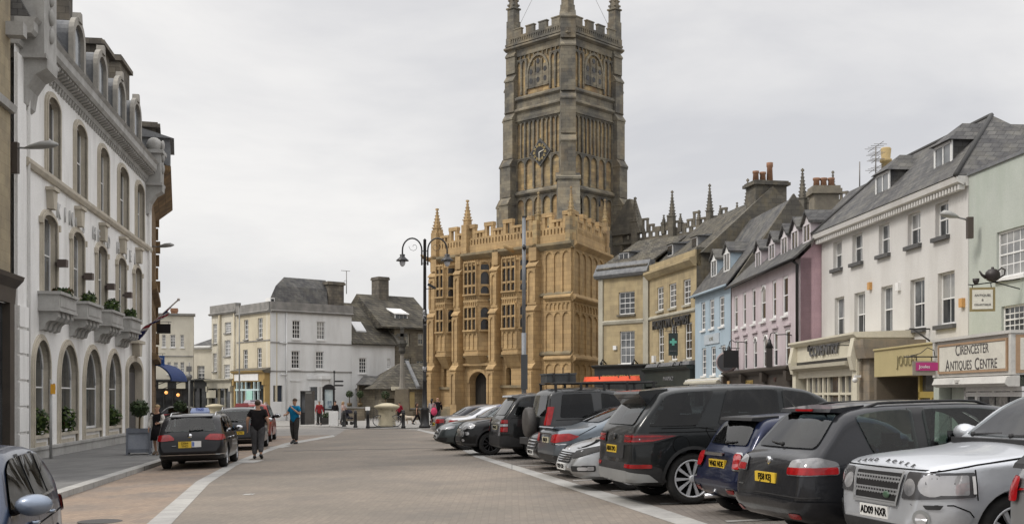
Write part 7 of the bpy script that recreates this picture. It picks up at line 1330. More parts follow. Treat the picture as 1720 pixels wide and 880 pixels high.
HT_ = [(0, .5), (.05, .85), (.15, 1.0), (.5, 1.33), (.75, 1.44), (1.5, 1.47), (2.2, 1.43), (3.1, 1.0), (3.8, .88), (4.05, .6), (4.1, .45)]
SAL = [(0, .55), (.04, .9), (.12, .98), (.75, 1.03), (1.5, 1.37), (2.1, 1.43), (2.6, 1.38), (3.4, 1.0), (4.3, .84), (4.5, .6), (4.55, .45)]
far_car('bright blue hatchback beyond the mid grey saloon', 4.1, 1.75, HT_, paint('bright_blue', (.02, .085, .33), .3), -1.05, 40.6, TH + 180 if 0 else TH)
far_car('pale silver saloon with bright red tail lamps beyond the blue hatchback', 4.55, 1.8, SAL, paint('pale_silver', (.50, .51, .53), .7), -2.5, 43.4, TH)
far_car('dark saloon at the very end of the parked row, by the lamp post', 4.55, 1.8, SAL, paint('dark_plum', (.05, .05, .058), .5), -3.2, 46.3, TH)
# ---- silver off-roader, nose out, in front
c = Car('parked_car', 'silver off-roader parked nose out, with a two-bar mesh grille and big square headlamps', 'car', 4.5, 1.91, [(0, .6), (.05, 1.1), (.2, 1.5), (.4, 1.68), (1.4, 1.74), (2.1, 1.71), (2.45, 1.60), (3.12, 1.19), (3.35, 1.155), (4.2, 1.08), (4.36, 1.03), (4.42, .92), (4.47, .66), (4.5, .50)], BOT(4.5, .28), [(0, 1.12), (3.2, 1.12), (3.8, 1.04), (4.5, .98)], .92, 2.66, .37, mat=paint('silver2', (.52, .54, .57), .6, .32), tumble=.2, rc=.10, group=PK, plan=[(0, .85), (.1, .95), (.5, 1), (3.3, 1), (3.8, .985), (4.1, .95), (4.28, .885), (4.4, .79), (4.46, .70), (4.5, .62)], crown=.05)
c.sides([(.5, .6, 1.15, 1.15), (1.25, 1.25, 1.85, 1.85), (1.95, 1.95, 2.35, 2.8)], pill=True); c.screen(1.22, 1.62, .76, .62, surf('sky_glass', (.012, .013, .0135), rough=.02, spec=.9, fine=0))
c.part('lens_frame', plain('lamp_housing', (.10, .10, .105), .2, metal=.5), [('wrapf', rnd([(YA(.47), .70), (SA(.50), .73), (SA(.50), .955), (YA(.55), .95)], .03))], .011); c.part('headlight', CLEARL, [('wrapf', ell(YA(.60), .81, .075, .08)), ('wrapf', ell(YA(.60) + .22, .835, .12, .10)), ('wrapf', rr(SA(.50) - .30, SA(.50) - .06, .75, .93, .02))], .012); c.part('lamp_ring', CHROME, [('wrapf', ell(YA(.60), .81, .085, .09)), ('wrapf', ell(YA(.60) + .22, .835, .132, .112))], .009); c.part('turn_lamp', plain('lens_white', (.6, .6, .6), .1), [('side', rr(4.0, 4.03, .76, .92, .005))], .02)
g = c.part('grille', BLACK, [('front', rnd([(-.38, .64), (.38, .64), (.43, .93), (-.43, .93)], .03))], .008, False); GRM = plain('grille_silver', (.42, .43, .44), .35, metal=.6); bars = []
for z in (.655, .735, .77, .85, .885): bars.append(('front', rr(-.40, .40, z - .008, z + .008, .003)))
for k in range(15):
    y = -.36 + k * .0514
    for z in (.75, .865): bars.append(('front', [(y - .012, z - .03), (y + .004, z - .03), (y + .02, z), (y + .004, z + .03), (y - .012, z + .03), (y + .004, z)]))
c.part('grille_bar', GRM, bars, .016, False, g, 1); c.part('grille_frame', GRM, [('front', [(-.40, .62), (.40, .62), (.40, .645), (-.40, .645)]), ('front', [(.375, .645), (.40, .62), (.455, .945), (.425, .945)]), ('front', [(-.375, .645), (-.40, .62), (-.455, .945), (-.425, .945)])], .02, False, g, .1); N_ = c.bvh.ray_cast(Vector((9, .2, .72)), Vector((-1, 0, 0)))[0]; m = MB(); m.ball((N_.x + .02, .2, .72), .015, .06, .035, 12, 8); m.build('badge', plain('badge_green', (.05, .10, .06), .3), g)
for k, ch in enumerate('LAND ROVER'):
    if ch == ' ': continue
    y = -.50 + k * .11; h = c.bvh.ray_cast(Vector((c.x0 + 4.36, y, 3)), Vector((0, 0, -1)))[0]; text(ch, .066, DKGREY, c.root, (h.x, y, h.z + .006), (radians(32), 0, pi / 2), ext=.003, sx=1.25, name='bonnet_letter')
c.plate('front', .545, 'AD09 NXR', off=.012); c.part('lower_grille', PLAS, [('front', rr(-.62, .62, .33, .46, .03))], .009, False); c.part('fog_ring', plain('silver_plastic', (.30, .31, .31), .4, metal=.4), [('wrapf', ell(YA(.78), .53, .075, .085))], .012); c.part('fog_lamp', CLEARL, [('wrapf', ell(YA(.78), .53, .048, .055))], .018); c.part('washer_cover', PLAS, [('side', rnd([(4.28, .66), (4.42, .66), (4.40, .62), (4.31, .62)], .01))], .012)
c.seams([[(4.46, .655), (4.2, .66), (4.06, .6), (3.98, .5)], [(3.0, .45), (3.06, 1.1)], [(2.14, .4), (2.14, 1.6)], [(3.0, 1.12), (3.95, 1.02), (4.3, .965), (4.45, .94)], [(3.98, .7), (3.98, .98)]]); c.part('bonnet_seam', SEAM, [('front', [(-.8, .968), (.8, .968), (.8, .978), (-.8, .978)])], .004, False, cell=.1)
c.wiper(1.235, .1, .62, 'front'); c.wiper(1.235, -.6, -.1, 'front'); c.mirrors(2.75, 1.18, None, 1.1); c.arches(.05, c.mat); c.box('scuttle', PLAS, 3.06, 3.18, -.7, .7, 1.15, 1.21)
c.place((4.5, 0), 3.56, 11.1, 180 + TH, 1.0)
# ---- silver hatchback at the edge
c = Car('parked_car', 'silver hatchback cut off by the frame, only its tail lamp corner showing', 'car', 4.3, 1.82, [(0, .5), (.03, .72), (.06, .95), (.12, 1.06), (.3, 1.3), (.5, 1.5), (.8, 1.57), (1.5, 1.6), (2.3, 1.54), (3.2, 1.06), (4.0, .92), (4.25, .7), (4.3, .5)], BOT(4.3, .22), [(0, 1.02), (4.3, .9)], .8, 2.6, .33, mat=paint('silver3', (.34, .345, .35), .7), group=PK); c.rear_glass(1.12, 1.46, .66, .56); c.sides([(.6, .8, 1.4, 1.4), (1.5, 1.5, 2.3, 2.9)]); c.spoiler(.0, .3, .68, 1.10, PLAS, .04); c.part('tail_light', REDL, [('rear', rr(.66, .9, .78, .98, .04)), ('side', rr(.0, .16, .80, .98, .03))], .02); c.part('lens_frame', plain('lens_pink', (.5, .12, .1), .2), [('rear', ell(.78, .86, .05, .05))], .014); c.plate('rear', .7, 'OE11 WVB'); c.cladding(None, [rr(-.88, .88, .3, .5)]); c.place((0, .9), 4.13, 9.6, TH)
# ---- dark blue hatchback at the kerb
c = Car('parked_car', 'dark slate blue hatchback with a pale door mirror and chrome window line', 'car', 4.25, 1.80, [(0, .5), (.04, .85), (.12, 1.0), (.42, 1.30), (.62, 1.42), (1.3, 1.47), (2.1, 1.46), (2.5, 1.38), (3.3, 1.0), (4.0, .84), (4.2, .65), (4.25, .45)], BOT(4.25, .2), [(0, .98), (1.2, .95), (3.2, .93), (4.25, .8)], .82, 2.62, .32, mat=paint('slate_blue', (.018, .032, .07), .35), rc=.13, tumble=.38)
SKG = surf('sky_glass', (.012, .013, .0135), rough=.02, spec=.9, fine=0); c.sides([(.72, .78, 1.02, 1.10), (1.16, 1.10, 1.72, 1.76), (1.84, 1.80, 2.5, 3.0)], CARGL); c.rear_glass(1.04, 1.34, .64, .54); c.screen(1.04, 1.38, .7, .58); c.part('window_line', CHROME, [('side', [(.7, .985), (3.05, .945), (3.05, .965), (.7, 1.005)])], .012); c.handles([(1.22, .83), (2.15, .82)], paint('pale_blue_grey', (.22, .26, .33), .5)); c.seams([[(.95, .45), (1.12, .75), (1.12, .98)], [(1.80, .3), (1.80, .95)], [(.3, .8), (4.0, .76)]]); c.part('tail_light', REDL, [('rear', rr(.5, .85, .74, .9)), ('side', rr(.05, .3, .76, .9))], .02); c.mirrors(2.82, .96, paint('pale_blue_grey', (.22, .26, .33), .5), 1.0); c.part('headlight', CLEARL, [('front', rr(.5, .8, .62, .76)), ('side', rr(3.8, 4.1, .64, .76))], .01); c.place((1.22, .88), -4.15, 10.2, -75.5)
# ---- taxis
TX = 'taxis waiting along the kerb'; ta_ = degrees_ = 90 + math.degrees(math.atan(.1405))
def taxi_sign(c, a, z, w, body, txt, tm, lit=None):
    m = MB(); m.frustum([(c.x0 + a - .1, -w), (c.x0 + a + .1, -w), (c.x0 + a + .1, w), (c.x0 + a - .1, w)], [(c.x0 + a - .05, -w * .85), (c.x0 + a + .05, -w * .85), (c.x0 + a + .05, w * .85), (c.x0 + a - .05, w * .85)], z + .03, z + .145); m.box(c.x0 + a - .12, c.x0 + a + .12, -w * .95, w * .95, z - .03, z + .03); o = m.build('taxi_sign', body, c.root)
    if txt: text(txt, .10, tm, o, (c.x0 + a - .088, 0, z + .1), (pi / 2 - .35, 0, -pi / 2), ext=.004, bold=.003)
c = Car('taxi', 'black estate taxi with a pale blue roof sign and yellow number plate', 'taxi', 4.77, 1.83, [(0, .5), (.03, .72), (.07, .88), (.13, 1.0), (.3, 1.2), (.46, 1.38), (.6, 1.46), (1.2, 1.51), (2.4, 1.51), (2.8, 1.44), (3.6, 1.0), (4.5, .84), (4.7, .66), (4.77, .45)], BOT(4.77, .2), [(0, .96), (3, .94), (4.77, .8)], 1.0, 2.71, .33, mat=paint('black_taxi', (.012, .012, .014), .2), group=TX, rimf=10)
c.sides([(.62, .80, 1.35, 1.35), (1.42, 1.42, 2.05, 2.1), (2.16, 2.14, 2.75, 3.3)]); c.rear_glass(1.03, 1.385, .68, .57, CARGLG); c.screen(1.05, 1.42, .7, .58); c.spoiler(.46, .85, .56, 1.44, c.mat, .03); c.part('tail_light', REDL, [('wrap', rnd([(YA(.42), .80), (YA(.8), .775), (SA(.38), .82), (SA(.28), .93), (YA(.6), .95), (YA(.44), .86)], .03))], .02); c.plate('rear', .68, '', y=.13, w=.17, two=('DE64', 'YHO')); m = MB(); x_ = c.bvh.ray_cast(Vector((-9, -.17, .69)), Vector((1, 0, 0)))[0].x; m.box(x_ - .02, x_ + .05, -.30, -.05, .61, .77); lp = m.build('licence_plate', PLW, c.root); m = MB(); m.box(x_ - .024, x_ - .02, -.12, -.06, .63, .75); m.build('crest', plain('crest_blue', (.1, .16, .4), .5), lp)
c.badge('rear', .91, .062); c.part('bumper_chrome', CHROME, [('rear', rr(-.86, .86, .395, .42, .01)), ('side', rr(.0, .5, .40, .425, .01))], .01); c.part('lower_trim', PLAS, [('rear', rr(-.86, .86, .28, .385, .03))], .006, False); c.wiper(1.05, .0, -.35); c.rails(.75, 2.5, .60); taxi_sign(c, 2.3, 1.51, .27, plain('sign_paleblue', (.34, .41, .62), .4), 'TAXI', plain('sign_ink', (.05, .1, .4), .5)); c.seams([[(1.38, .4), (1.40, 1.4)], [(2.1, .35), (2.12, 1.42)], [(.3, .78), (3.8, .78)], [(.35, .3), (.3, .78)]]); c.handles([(1.5, .82), (2.3, .82)], CHROME); c.mirrors(3.05, .98); m = MB(); m.box(c.x0 - .01, c.x0 + .03, .35, .47, .85 - .2, .66); m.build('script', CHROME, c.root)
w = G(381.6, 783); c.place((1.0, -.86), w.x, w.y, ta_)
c = Car('taxi', 'dark hatchback taxi with a dull red roof sign behind the man in black', 'taxi', 4.5, 1.80, [(0, .5), (.03, .75), (.08, .95), (.15, 1.05), (.35, 1.3), (.5, 1.47), (.65, 1.56), (1.3, 1.61), (2.3, 1.60), (2.7, 1.5), (3.4, 1.06), (4.2, .92), (4.45, .7), (4.5, .45)], BOT(4.5, .22), [(0, 1.0), (4.5, .9)], .9, 2.6, .33, mat=paint('charcoal', (.022, .023, .026), .35), group=TX); c.sides([(.65, .85, 1.4, 1.4), (1.5, 1.5, 2.1, 2.1), (2.2, 2.2, 2.6, 3.1)]); c.rear_glass(1.07, 1.47, .66, .56, CARGLG); c.screen(1.1, 1.5, .7, .58); c.part('tail_light', REDL, [('rear', rr(.5, .86, .82, 1.0)), ('side', rr(.0, .3, .84, 1.0))], .02); c.plate('rear', .66, 'VU13 LTC'); c.rails(.8, 2.4, .6); taxi_sign(c, 2.3, 1.61, .26, plain('sign_dullred', (.28, .03, .03), .4), None, None); c.part('bumper_crease', CHROME, [('rear', rr(-.8, .8, .42, .435, .004))], .008, False); c.mirrors(2.95, 1.02); c.wiper(1.1, 0, .3); c.place((0, 0), -10.15, 41.8, ta_)
c = Car('taxi', 'dark red people carrier taxi with a white roof sign', 'taxi', 4.6, 1.85, [(0, .55), (.03, .8), (.07, 1.0), (.14, 1.1), (.28, 1.4), (.42, 1.62), (.6, 1.71), (1.4, 1.75), (2.4, 1.73), (2.9, 1.55), (3.6, 1.12), (4.3, .95), (4.55, .7), (4.6, .5)], BOT(4.6, .22), [(0, 1.05), (4.6, .95)], .9, 2.75, .33, mat=paint('dark_red', (.24, .016, .012), .4), group=TX); c.sides([(.5, .65, 1.4, 1.4), (1.5, 1.5, 2.2, 2.2), (2.3, 2.3, 2.75, 3.2)]); c.rear_glass(1.14, 1.6, .68, .58); c.screen(1.16, 1.55, .7, .58); c.part('tail_light', REDL, [('rear', rr(.7, .9, .8, 1.25)), ('side', rr(.0, .16, .8, 1.25))], .02); c.plate('rear', .8, 'WN15 GXD'); taxi_sign(c, 2.0, 1.75, .42, plain('sign_white', (.70, .66, .70), .4), 'TAXI', plain('sign_purple', (.05, .02, .06), .5)); c.mirrors(3.1, 1.06, PLAS, 1.2); c.rails(.7, 2.3, .62); w = G(456, 741); c.place((.9, -.86), w.x, w.y, ta_)
# ---- dark hatchback across the end of the street, parked motor car under the lamps
c = far_car('dark hatchback standing side-on before the cream house, beyond the black estate taxi', 4.1, 1.75, HT_, paint('black', (.012, .012, .013), .2), at(271, 88), 88, 5, group=None)
# ================================================================ street furniture
def post(x, y): return (x, y, gz(x) + .05)
for k, (px, py) in enumerate([(510, 711.6), (534, 712.6), (558.5, 714.2), (578, 716), (597, 717.8), (618, 718.6), (677.5, 718.6)]):
    p = G(px, py, .05); lab = ['black bollard just past the man in the bright blue shirt', 'black bollard in front of the person in the red top', 'black bollard standing before the white board', 'black bollard in front of the pram', 'black bollard between the pram and the small white sign', 'black bollard beside the round cream planter, on its street lamp-less side', 'black bollard by the back wheel of the bicycle'][k]
    lab = lab.replace(', on its street lamp-less side', ' below the small white sign')
    t = empty('bollard', (p.x, p.y, gz(p.x) + .045), lab, 'bollard', 'black bollards along the edge of the square'); m = MB(); m.lathe([(.13, 0), (.13, .1), (.10, .14), (.095, .84), (.12, .87), (.12, .9), (.09, .93), (.095, 1.0), (.06, 1.06), (.0, 1.08)], n=14); m.build('shaft', BLACK, t); m = MB(); m.lathe([(.097, .80), (.099, .81), (.099, .83), (.096, .84)], n=14); m.build('band', plain('bollard_band', (.06, .055, .05), .5), t)
# twin lantern lamp post
p = G(713.5, 718.5, .05); t = empty('lamp_post', (p.x, p.y, gz(p.x) + .045), 'tall black ornamental lamp post with two curled arms and hanging lanterns', 'lamp post'); Yl = p.y; hz = zat(405, Yl) - gz(p.x); m = MB()
m.lathe([(.34, 0), (.34, .12), (.26, .2), (.24, 1.0), (.27, 1.05), (.14, 1.2), (.115, 2.6), (.14, 2.65), (.10, 2.75), (.085, hz), (.1, hz + .02), (.0, hz + .12)], n=14); m.build('column', BLACK, t)
za = zat(432, Yl) - gz(p.x)
for sg in (-1, 1):
    m = MB(); pts = [(sg * .17, 0, za - .5), (sg * .17, 0, za + .35)] + [(sg * (.17 + .55 - .55 * cos(a)), 0, za + .35 + .68 * sin(a)) for a in [pi * k / 12 for k in range(1, 13)]] + [(sg * 1.27, 0, za + .05)]
    m.tube(pts, .045, 8); [m.box(*sorted((sg * .05, sg * .19)), -.02, .02, z - .02, z + .02) for z in (za - .4, za - .05, za + .3)]
    sp_ = [(sg * (.62 + (.05 + .03 * k) * cos(k * .8)), 0, za + .55 + (.05 + .03 * k) * sin(k * .8)) for k in range(9)]; m.tube(sp_, .012, 5); m.build('arm', BLACK, t)
    m = MB(); m.lathe([(.06, .12), (.16, .08), (.13, -.02), (.2, -.1), (.36, -.24), (.36, -.28), (.16, -.28)], sg * 1.27, 0, za + .02, n=16); l = m.build('lantern', BLACK, t); m = MB(); m.lathe([(.16, -.28), (.17, -.4), (.12, -.53), (.04, -.6)], sg * 1.27, 0, za + .02, n=16); m.build('lamp_glass', plain('opal', (.55, .56, .58), .2), l)
m = MB(); zc_ = zat(487, Yl) - gz(p.x); m.box(.05, .5, -.02, .02, zc_, zc_ + .04); T_ = Matrix.Translation((.42, 0, zc_ + .14)) @ Matrix.Rotation(.5, 4, 'Y'); m.T = T_; m.box(-.28, .22, -.08, .08, -.06, .08); m.T = None; m.build('camera', BLACK, t)
m = MB(); m.lathe([(.13, 3.2), (.13, 3.5)], n=12); z5 = zat(548, Yl) - gz(p.x); m.lathe([(.115, z5), (.115, z5 + .9)], n=12); m.build('sticker_band', surf('sticker_mix', (.3, .3, .31), (.02, .02, .02), rough=.5, ns=3, nfac=(.47, .53)), t)
# steel camera mast
t = empty('camera_mast', (at(880, 62), 62, gz(.7)), 'tall plain grey steel mast with a small camera on top, before the porch', 'mast'); H_ = zat(366, 62); m = MB(); m.tube([(0, 0, 0), (0, 0, H_ * .45)], .13, 12); m.tube([(0, 0, H_ * .45), (0, 0, H_)], .10, 12); m.build('pole', surf('galvanised', (.21, .22, .235), (.17, .18, .19), rough=.5, ns=2, metal=.3), t); m = MB(); m.box(-.1, .17, -.1, .1, H_, H_ + .08); m.lathe([(.0, -.24), (.1, -.2), (.12, -.1), (.1, 0)], .02, -.16, H_ - 1.55, n=12); m.box(-.05, .05, -.14, .0, H_ - 1.6, H_ - 1.5); m.build('camera', BLACK, t)
m = MB(); z = zat(625, 62); m.box(-.16, .2, -.22, -.12, z - .95, z + .95); m.build('control_box', plain('box_dark', (.05, .055, .06), .5), t)
# low walls, planters, clipped balls
LW = surf('low_wall_stone', (.20, .17, .125), (.14, .12, .09), rough=.95, ns=1, brick=(.5, .22, .015, (.65, .65, .65), .18))
def low_wall(pa, Ya, pb, Yb, h, lab, cap=True):
    F = px_fac('low_wall', lab, 'wall', pa, Ya, pb, Yb); m = MB(); m.box(0, F.L, 0, .4, -.2, h); m.build('wall', LW, F.root); m = MB(); m.box(-.04, F.L + .04, -.05, .45, h, h + .1); m.build('coping', GREYC, F.root); return F
low_wall(579, 93, 612, 93, 1.1, 'short stone wall with round clipped balls above it, before the white house'); low_wall(640, 90, 722, 91, .95, 'low brown stone wall behind the war memorial and the dog walker')
t = px_fac('iron_railing', 'black iron railing beside the clipped ball before the outbuilding', 'railing', 612, 94, 640, 94); m = MB(); [m.box(u - .02, u + .02, 0, .04, 0, 1.05) for u in [t.L * k / 11 for k in range(12)]]; m.build('baluster', BLACK, t.root); m = MB(); m.box(0, t.L, -.01, .05, 1.05, 1.1); m.build('rail', BLACK, t.root)
for k, (px, py, r, Y) in enumerate([(587, 661.5, .30, 93.2), (605, 662, .32, 93.2), (647.5, 663, .36, 92)]):
    h = zat(py, Y); base = gz(-12) + (1.2 if k < 2 else .0); t = empty('topiary_ball', (at(px, Y), Y, base), ['clipped ball bush above the short stone wall, beside the signpost', 'clipped ball bush at the outbuilding end of the short stone wall', 'clipped ball bush before the low stone outbuilding, behind the cream planter'][k], 'bush', 'clipped ball bushes in the square'); m = MB(); m.leaves((0, 0, h - base), (r, r, r), 420, .06, .6, 90 + k); m.build('foliage', [GR3, GR2], t); m = MB(); m.tube([(0, 0, 0), (0, 0, h - base)], .04, 6); m.lathe([(.18, 0), (.22, .28), (.2, .28)], n=12); m.build('stem', GRB, t)
STC = surf('cream_stone', (.48, .43, .31), (.42, .375, .27), rough=.8, ns=1.5, stain=((.24, .21, .15), .4, 1.5, .6))
for (px, py, r, lab) in [(649, 717, .56, 'round cream stone planter drum with a wide rim, behind the bicycle'), (360, 705, .62, 'round cream stone drum partly hidden by the black estate taxi')]:
    p = G(px, py, .05); t = empty('stone_drum', (p.x, p.y + .3, gz(p.x) + .04), lab, 'planter', 'cream stone drums'); m = MB(); m.lathe([(r * 1.0, 0), (r * 1.0, .14), (r * .93, .2), (r * .93, .98), (r * 1.0, 1.06)], n=28); m.build('drum', STC, t); m = MB(); m.lathe([(r * 1.0, 1.06), (r * 1.36, 1.2), (r * 1.38, 1.3), (r * 1.1, 1.36), (r * .5, 1.46), (.05, 1.48)], n=28); m.build('rim', STC, t)
p = G(648, 716.8, .05); t = empty('rubber_mat', (p.x, p.y - .8, gz(p.x) + .05), 'dark flat base board lying under the bicycle', 'board'); m = MB(); m.ez([(-.95, -.28), (.95, -.28), (.86, .28), (-.88, .28)], 0, .05); m.build('board', plain('board_dark', (.025, .024, .024), .8), t)
# bicycle
def bicycle(lab, x, y, z, rz, s=1):
    t = empty('bicycle', (x, y, z), lab, 'bicycle', None, rz); FRM = plain('bike_frame', (.06, .052, .045), .4, metal=.3)
    w = None
    for cx in (-.52, .54):
        m = MB(); n = 28; m.tube([(cx + .335 * cos(2 * pi * k / n), 0, .335 + .335 * sin(2 * pi * k / n)) for k in range(n + 1)], .02, 6); w = m.build('wheel', RUB, t); m = MB()
        m.tube([(cx + .31 * cos(2 * pi * k / n), 0, .335 + .31 * sin(2 * pi * k / n)) for k in range(n + 1)], .012, 5); m.build('rim', ALLOY, w); m = MB(); [m.tube([(cx, .02 * (-1) ** k, .335), (cx + .3 * cos(2 * pi * k / 16), 0, .335 + .3 * sin(2 * pi * k / 16))], .004, 3) for k in range(16)]; m.ball((cx, 0, .335), .035, n=8, m=5); m.build('spokes', ALLOY, w)
    m = MB(); bb, st, hd, ra_, fa_ = (.05, 0, .29), (.20, 0, .80), (-.33, 0, .80), (.54, 0, .335), (-.52, 0, .335)
    for a, b, r in ((bb, st, .018), (bb, hd, .02), ((.17, 0, .70), (-.34, 0, .74), .017), (bb, ra_, .012), ((.18, 0, .74), ra_, .010), (hd, (-.30, 0, .70), .02), ((-.33, .0, .78), fa_, .014)): m.tube([a, b], r, 7)
    m.build('frame', FRM, t); m = MB(); m.tube([(-.33, 0, .8), (-.35, 0, .98), (-.38, 0, 1.02)], .014, 6); m.tube([(-.28, -.27, 1.02), (-.38, -.2, 1.04), (-.38, .2, 1.04), (-.28, .27, 1.02)], .014, 6); m.build('handlebar', BLACK, t); m = MB(); m.tube([(.2, 0, .78), (.22, 0, .93)], .013, 6); m.ball((.24, 0, .95), .13, .07, .035, 12, 6); m.build('saddle', BLACK, t); m = MB(); m.lathe([(.09, -.01), (.09, .01)], .05, -.05, .29, n=16, ax='y'); m.tube([(.05, -.06, .29), (.12, -.06, .14)], .01, 5); m.tube([(.05, .06, .29), (-.02, .06, .44)], .01, 5); m.build('crank', BLACK, t); return t
p = G(653, 716.3, .05); bicycle('old dark bicycle propped against the round cream stone planter', p.x, p.y - .95, gz(p.x) + .10, .06)
# information board, kiosk, signpost, white boards
def tp(name, px, Y, lab, cat, h0=0): return empty(name, (at(px, Y), Y, gz(at(px, Y)) + .045 + h0), lab, cat)
Y = 84; t = tp('information_board', 552.5, Y, 'black framed information board with a curved top, by the signpost', 'board'); sc_ = Y / 1900; w = 9.2 * sc_; zt = zat(652, Y) - gz(-13.6); m = MB(); m.box(-w, -w + .1, -.08, .08, 0, zt); m.box(w - .1, w, -.08, .08, 0, zt); m.box(-w, w, -.07, .07, 1.0, 1.12); m.ey([(-w - .1, zt - .12)] + [(-w * cos(pi * k / 8) * 1.1, zt - .05 + .32 * sin(pi * k / 8)) for k in range(9)] + [(w + .1, zt - .12)], -.1, .1); m.build('frame', BLACK, t); m = MB(); m.box(-w + .1, w - .1, -.03, .03, 1.12, zt - .12); pn = m.build('panel', surf('map_panel', (.42, .47, .47), (.33, .40, .42), rough=.4, ns=3), t); m = MB(); m.box(-w + .3, w - .2, -.04, -.031, 1.2, 1.7); m.build('map_picture', surf('map_ink', (.06, .09, .14), (.3, .35, .38), rough=.5, ns=6), pn)
t = tp('kiosk', 516.5, Y, 'dark grey phone kiosk with a glazed upper half, before the bay window', 'kiosk'); m = MB(); h = zat(657, Y) - gz(-15); m.box(-.12, .46, -.4, .4, 0, h); m.build('cabinet', surf('kiosk_grey', (.085, .08, .075), (.07, .066, .062), rough=.5, ns=2), t); m = MB(); m.box(-.46, -.38, -.4, .4, 0, h); m.box(-.38, -.12, -.4, .4, h - .2, h); m.box(-.38, -.12, -.35, .35, 0, .9); m.build('frame', BLACK, t); m = MB(); m.box(-.38, -.12, -.3, -.27, .9, h - .2); m.build('pane', GLASSB, t); m = MB(); m.box(-.05, .38, -.415, -.401, h - .2, h - .1); m.build('sign', plain('kiosk_sign', (.2, .2, .19), .5), t)
t = tp('signpost', 561.3, Y, 'black finger signpost with two pointing arms, beside the information board', 'signpost'); m = MB(); h = zat(626, Y) - gz(-13); m.tube([(0, 0, 0), (0, 0, h)], .055, 8); m.ball((0, 0, h + .05), .09); m.build('pole', BLACK, t)
for py in (641, 648): z = zat(py, Y) - gz(-13); m = MB(); m.ey([(.05, z - .06), (.62, z - .06), (.72, z), (.62, z + .06), (.05, z + .06)], -.03, .03); m.build('finger', BLACK, t)
t = tp('white_board', 560, 76, 'white freestanding board split by the black bollard before it', 'board'); m = MB(); m.box(-.31, .31, -.03, .0, .03, 1.02); m.build('panel', WHITE, t); m = MB(); m.box(-.31, -.27, .0, .3, 0, .04); m.box(.27, .31, .0, .3, 0, .04); m.tube([(-.29, .28, .02), (-.29, .0, .9)], .015, 5); m.tube([(.29, .28, .02), (.29, .0, .9)], .015, 5); m.build('stand', BLACK, t)
t = tp('small_sign', 617.7, 82, 'small white sign plate on a thin post beyond the bollards', 'sign'); m = MB(); m.tube([(0, 0, 0), (0, 0, 1.15)], .03, 6); m.build('post', DKGREY, t); m = MB(); m.box(-.17, .17, -.04, -.02, .93, 1.2); m.build('plate', WHITE, t)
t = tp('hedge_planter', 551, 82, 'dark square planter of shrubs under the information board', 'planter'); m = MB(); m.box(-.42, .42, -.3, .3, 0, .5); m.build('tub', surf('tub_dark', (.04, .038, .035), rough=.7), t); m = MB(); m.leaves((0, 0, .62), (.45, .34, .25), 420, .07, .3, 77); m.build('foliage', [GR2, GR3], t)
# war memorial cross
Y = 90; t = tp('memorial_cross', 675.5, Y, 'stone memorial cross on a tall shaft with a dark carved head', 'memorial'); z0 = gz(-8.7); zz = lambda py: zat(py, Y) - z0; m = MB(); m.box(-1.3, 1.3, -1.3, 1.3, 0, .35); m.box(-.95, .95, -.95, .95, .35, .7); m.frustum([(-.6, -.6), (.6, -.6), (.6, .6), (-.6, .6)], [(-.5, -.5), (.5, -.5), (.5, .5), (-.5, .5)], .7, zz(654)); m.build('plinth', surf('memorial_stone', (.16, .135, .095), (.12, .1, .075), rough=.9, ns=1.5), t)
m = MB(); m.lathe([(.30, zz(654)), (.25, zz(650)), (.20, zz(640)), (.16, zz(597)), (.26, zz(595))], n=8, smooth=False); m.build('shaft', surf('memorial_pale', (.24, .22, .19), (.18, .168, .148), rough=.9, ns=1), t)
m = MB(); m.lathe([(.2, zz(595)), (.3, zz(590)), (.26, zz(585)), (.42, zz(578)), (.3, zz(572))], n=8, smooth=False); m.box(-.14, .14, -.12, .12, zz(574), zz(552)); m.box(-.42, .42, -.12, .12, zz(566), zz(561)); m.ball((0, 0, zz(552)), .16); m.build('cross_head', surf('memorial_dark', (.07, .066, .058), (.05, .048, .042), rough=.95, ns=3), t)
# grey posts
for px, py0, py1, Y, lab in [(402, 516, 690, 96, 'thin grey lamp column in front of the buff house'), (318, 608, 690, 84, 'thin grey post with small round signs near the low cream house')]:
    t = empty('street_post', (at(px, Y), Y, gz(at(px, Y))), lab, 'post'); h = zat(py0, Y) - gz(at(px, Y)); m = MB(); m.tube([(0, 0, 0), (0, 0, h)], .075, 8, .05); m.build('pole', plain('post_grey', (.22, .22, .21), .5, metal=.2), t); m = MB()
    if Y > 90: m.tube([(0, 0, h), (.1, -.3, h + .15), (.2, -.9, h + .2)], .04, 6); m.build('arm', plain('post_grey', (.22, .22, .21), .5), t)
    else: m.lathe([(.24, -.02), (.24, .02)], 0, -.09, h - 1.1, n=16, ax='y'); m.box(-.2, .2, -.1, -.07, h - .7, h - .3); m.build('sign_plate', plain('plate_dull', (.12, .12, .12), .5), t)
p = H.world(H.u(56), -.55, 0); t = empty('street_post', (p.x, p.y, gz(p.x) + .12), 'thin grey post on the pavement before the arched window with a small orange plate', 'post'); m = MB(); m.tube([(0, 0, 0), (0, 0, 2.6)], .05, 8); m.build('pole', plain('post_pale', (.36, .36, .35), .5), t); m = MB(); m.box(.02, .17, -.08, -.05, 2.12, 2.45); m.build('sign_plate', plain('sign_orange', (.72, .36, .03), .5), t)
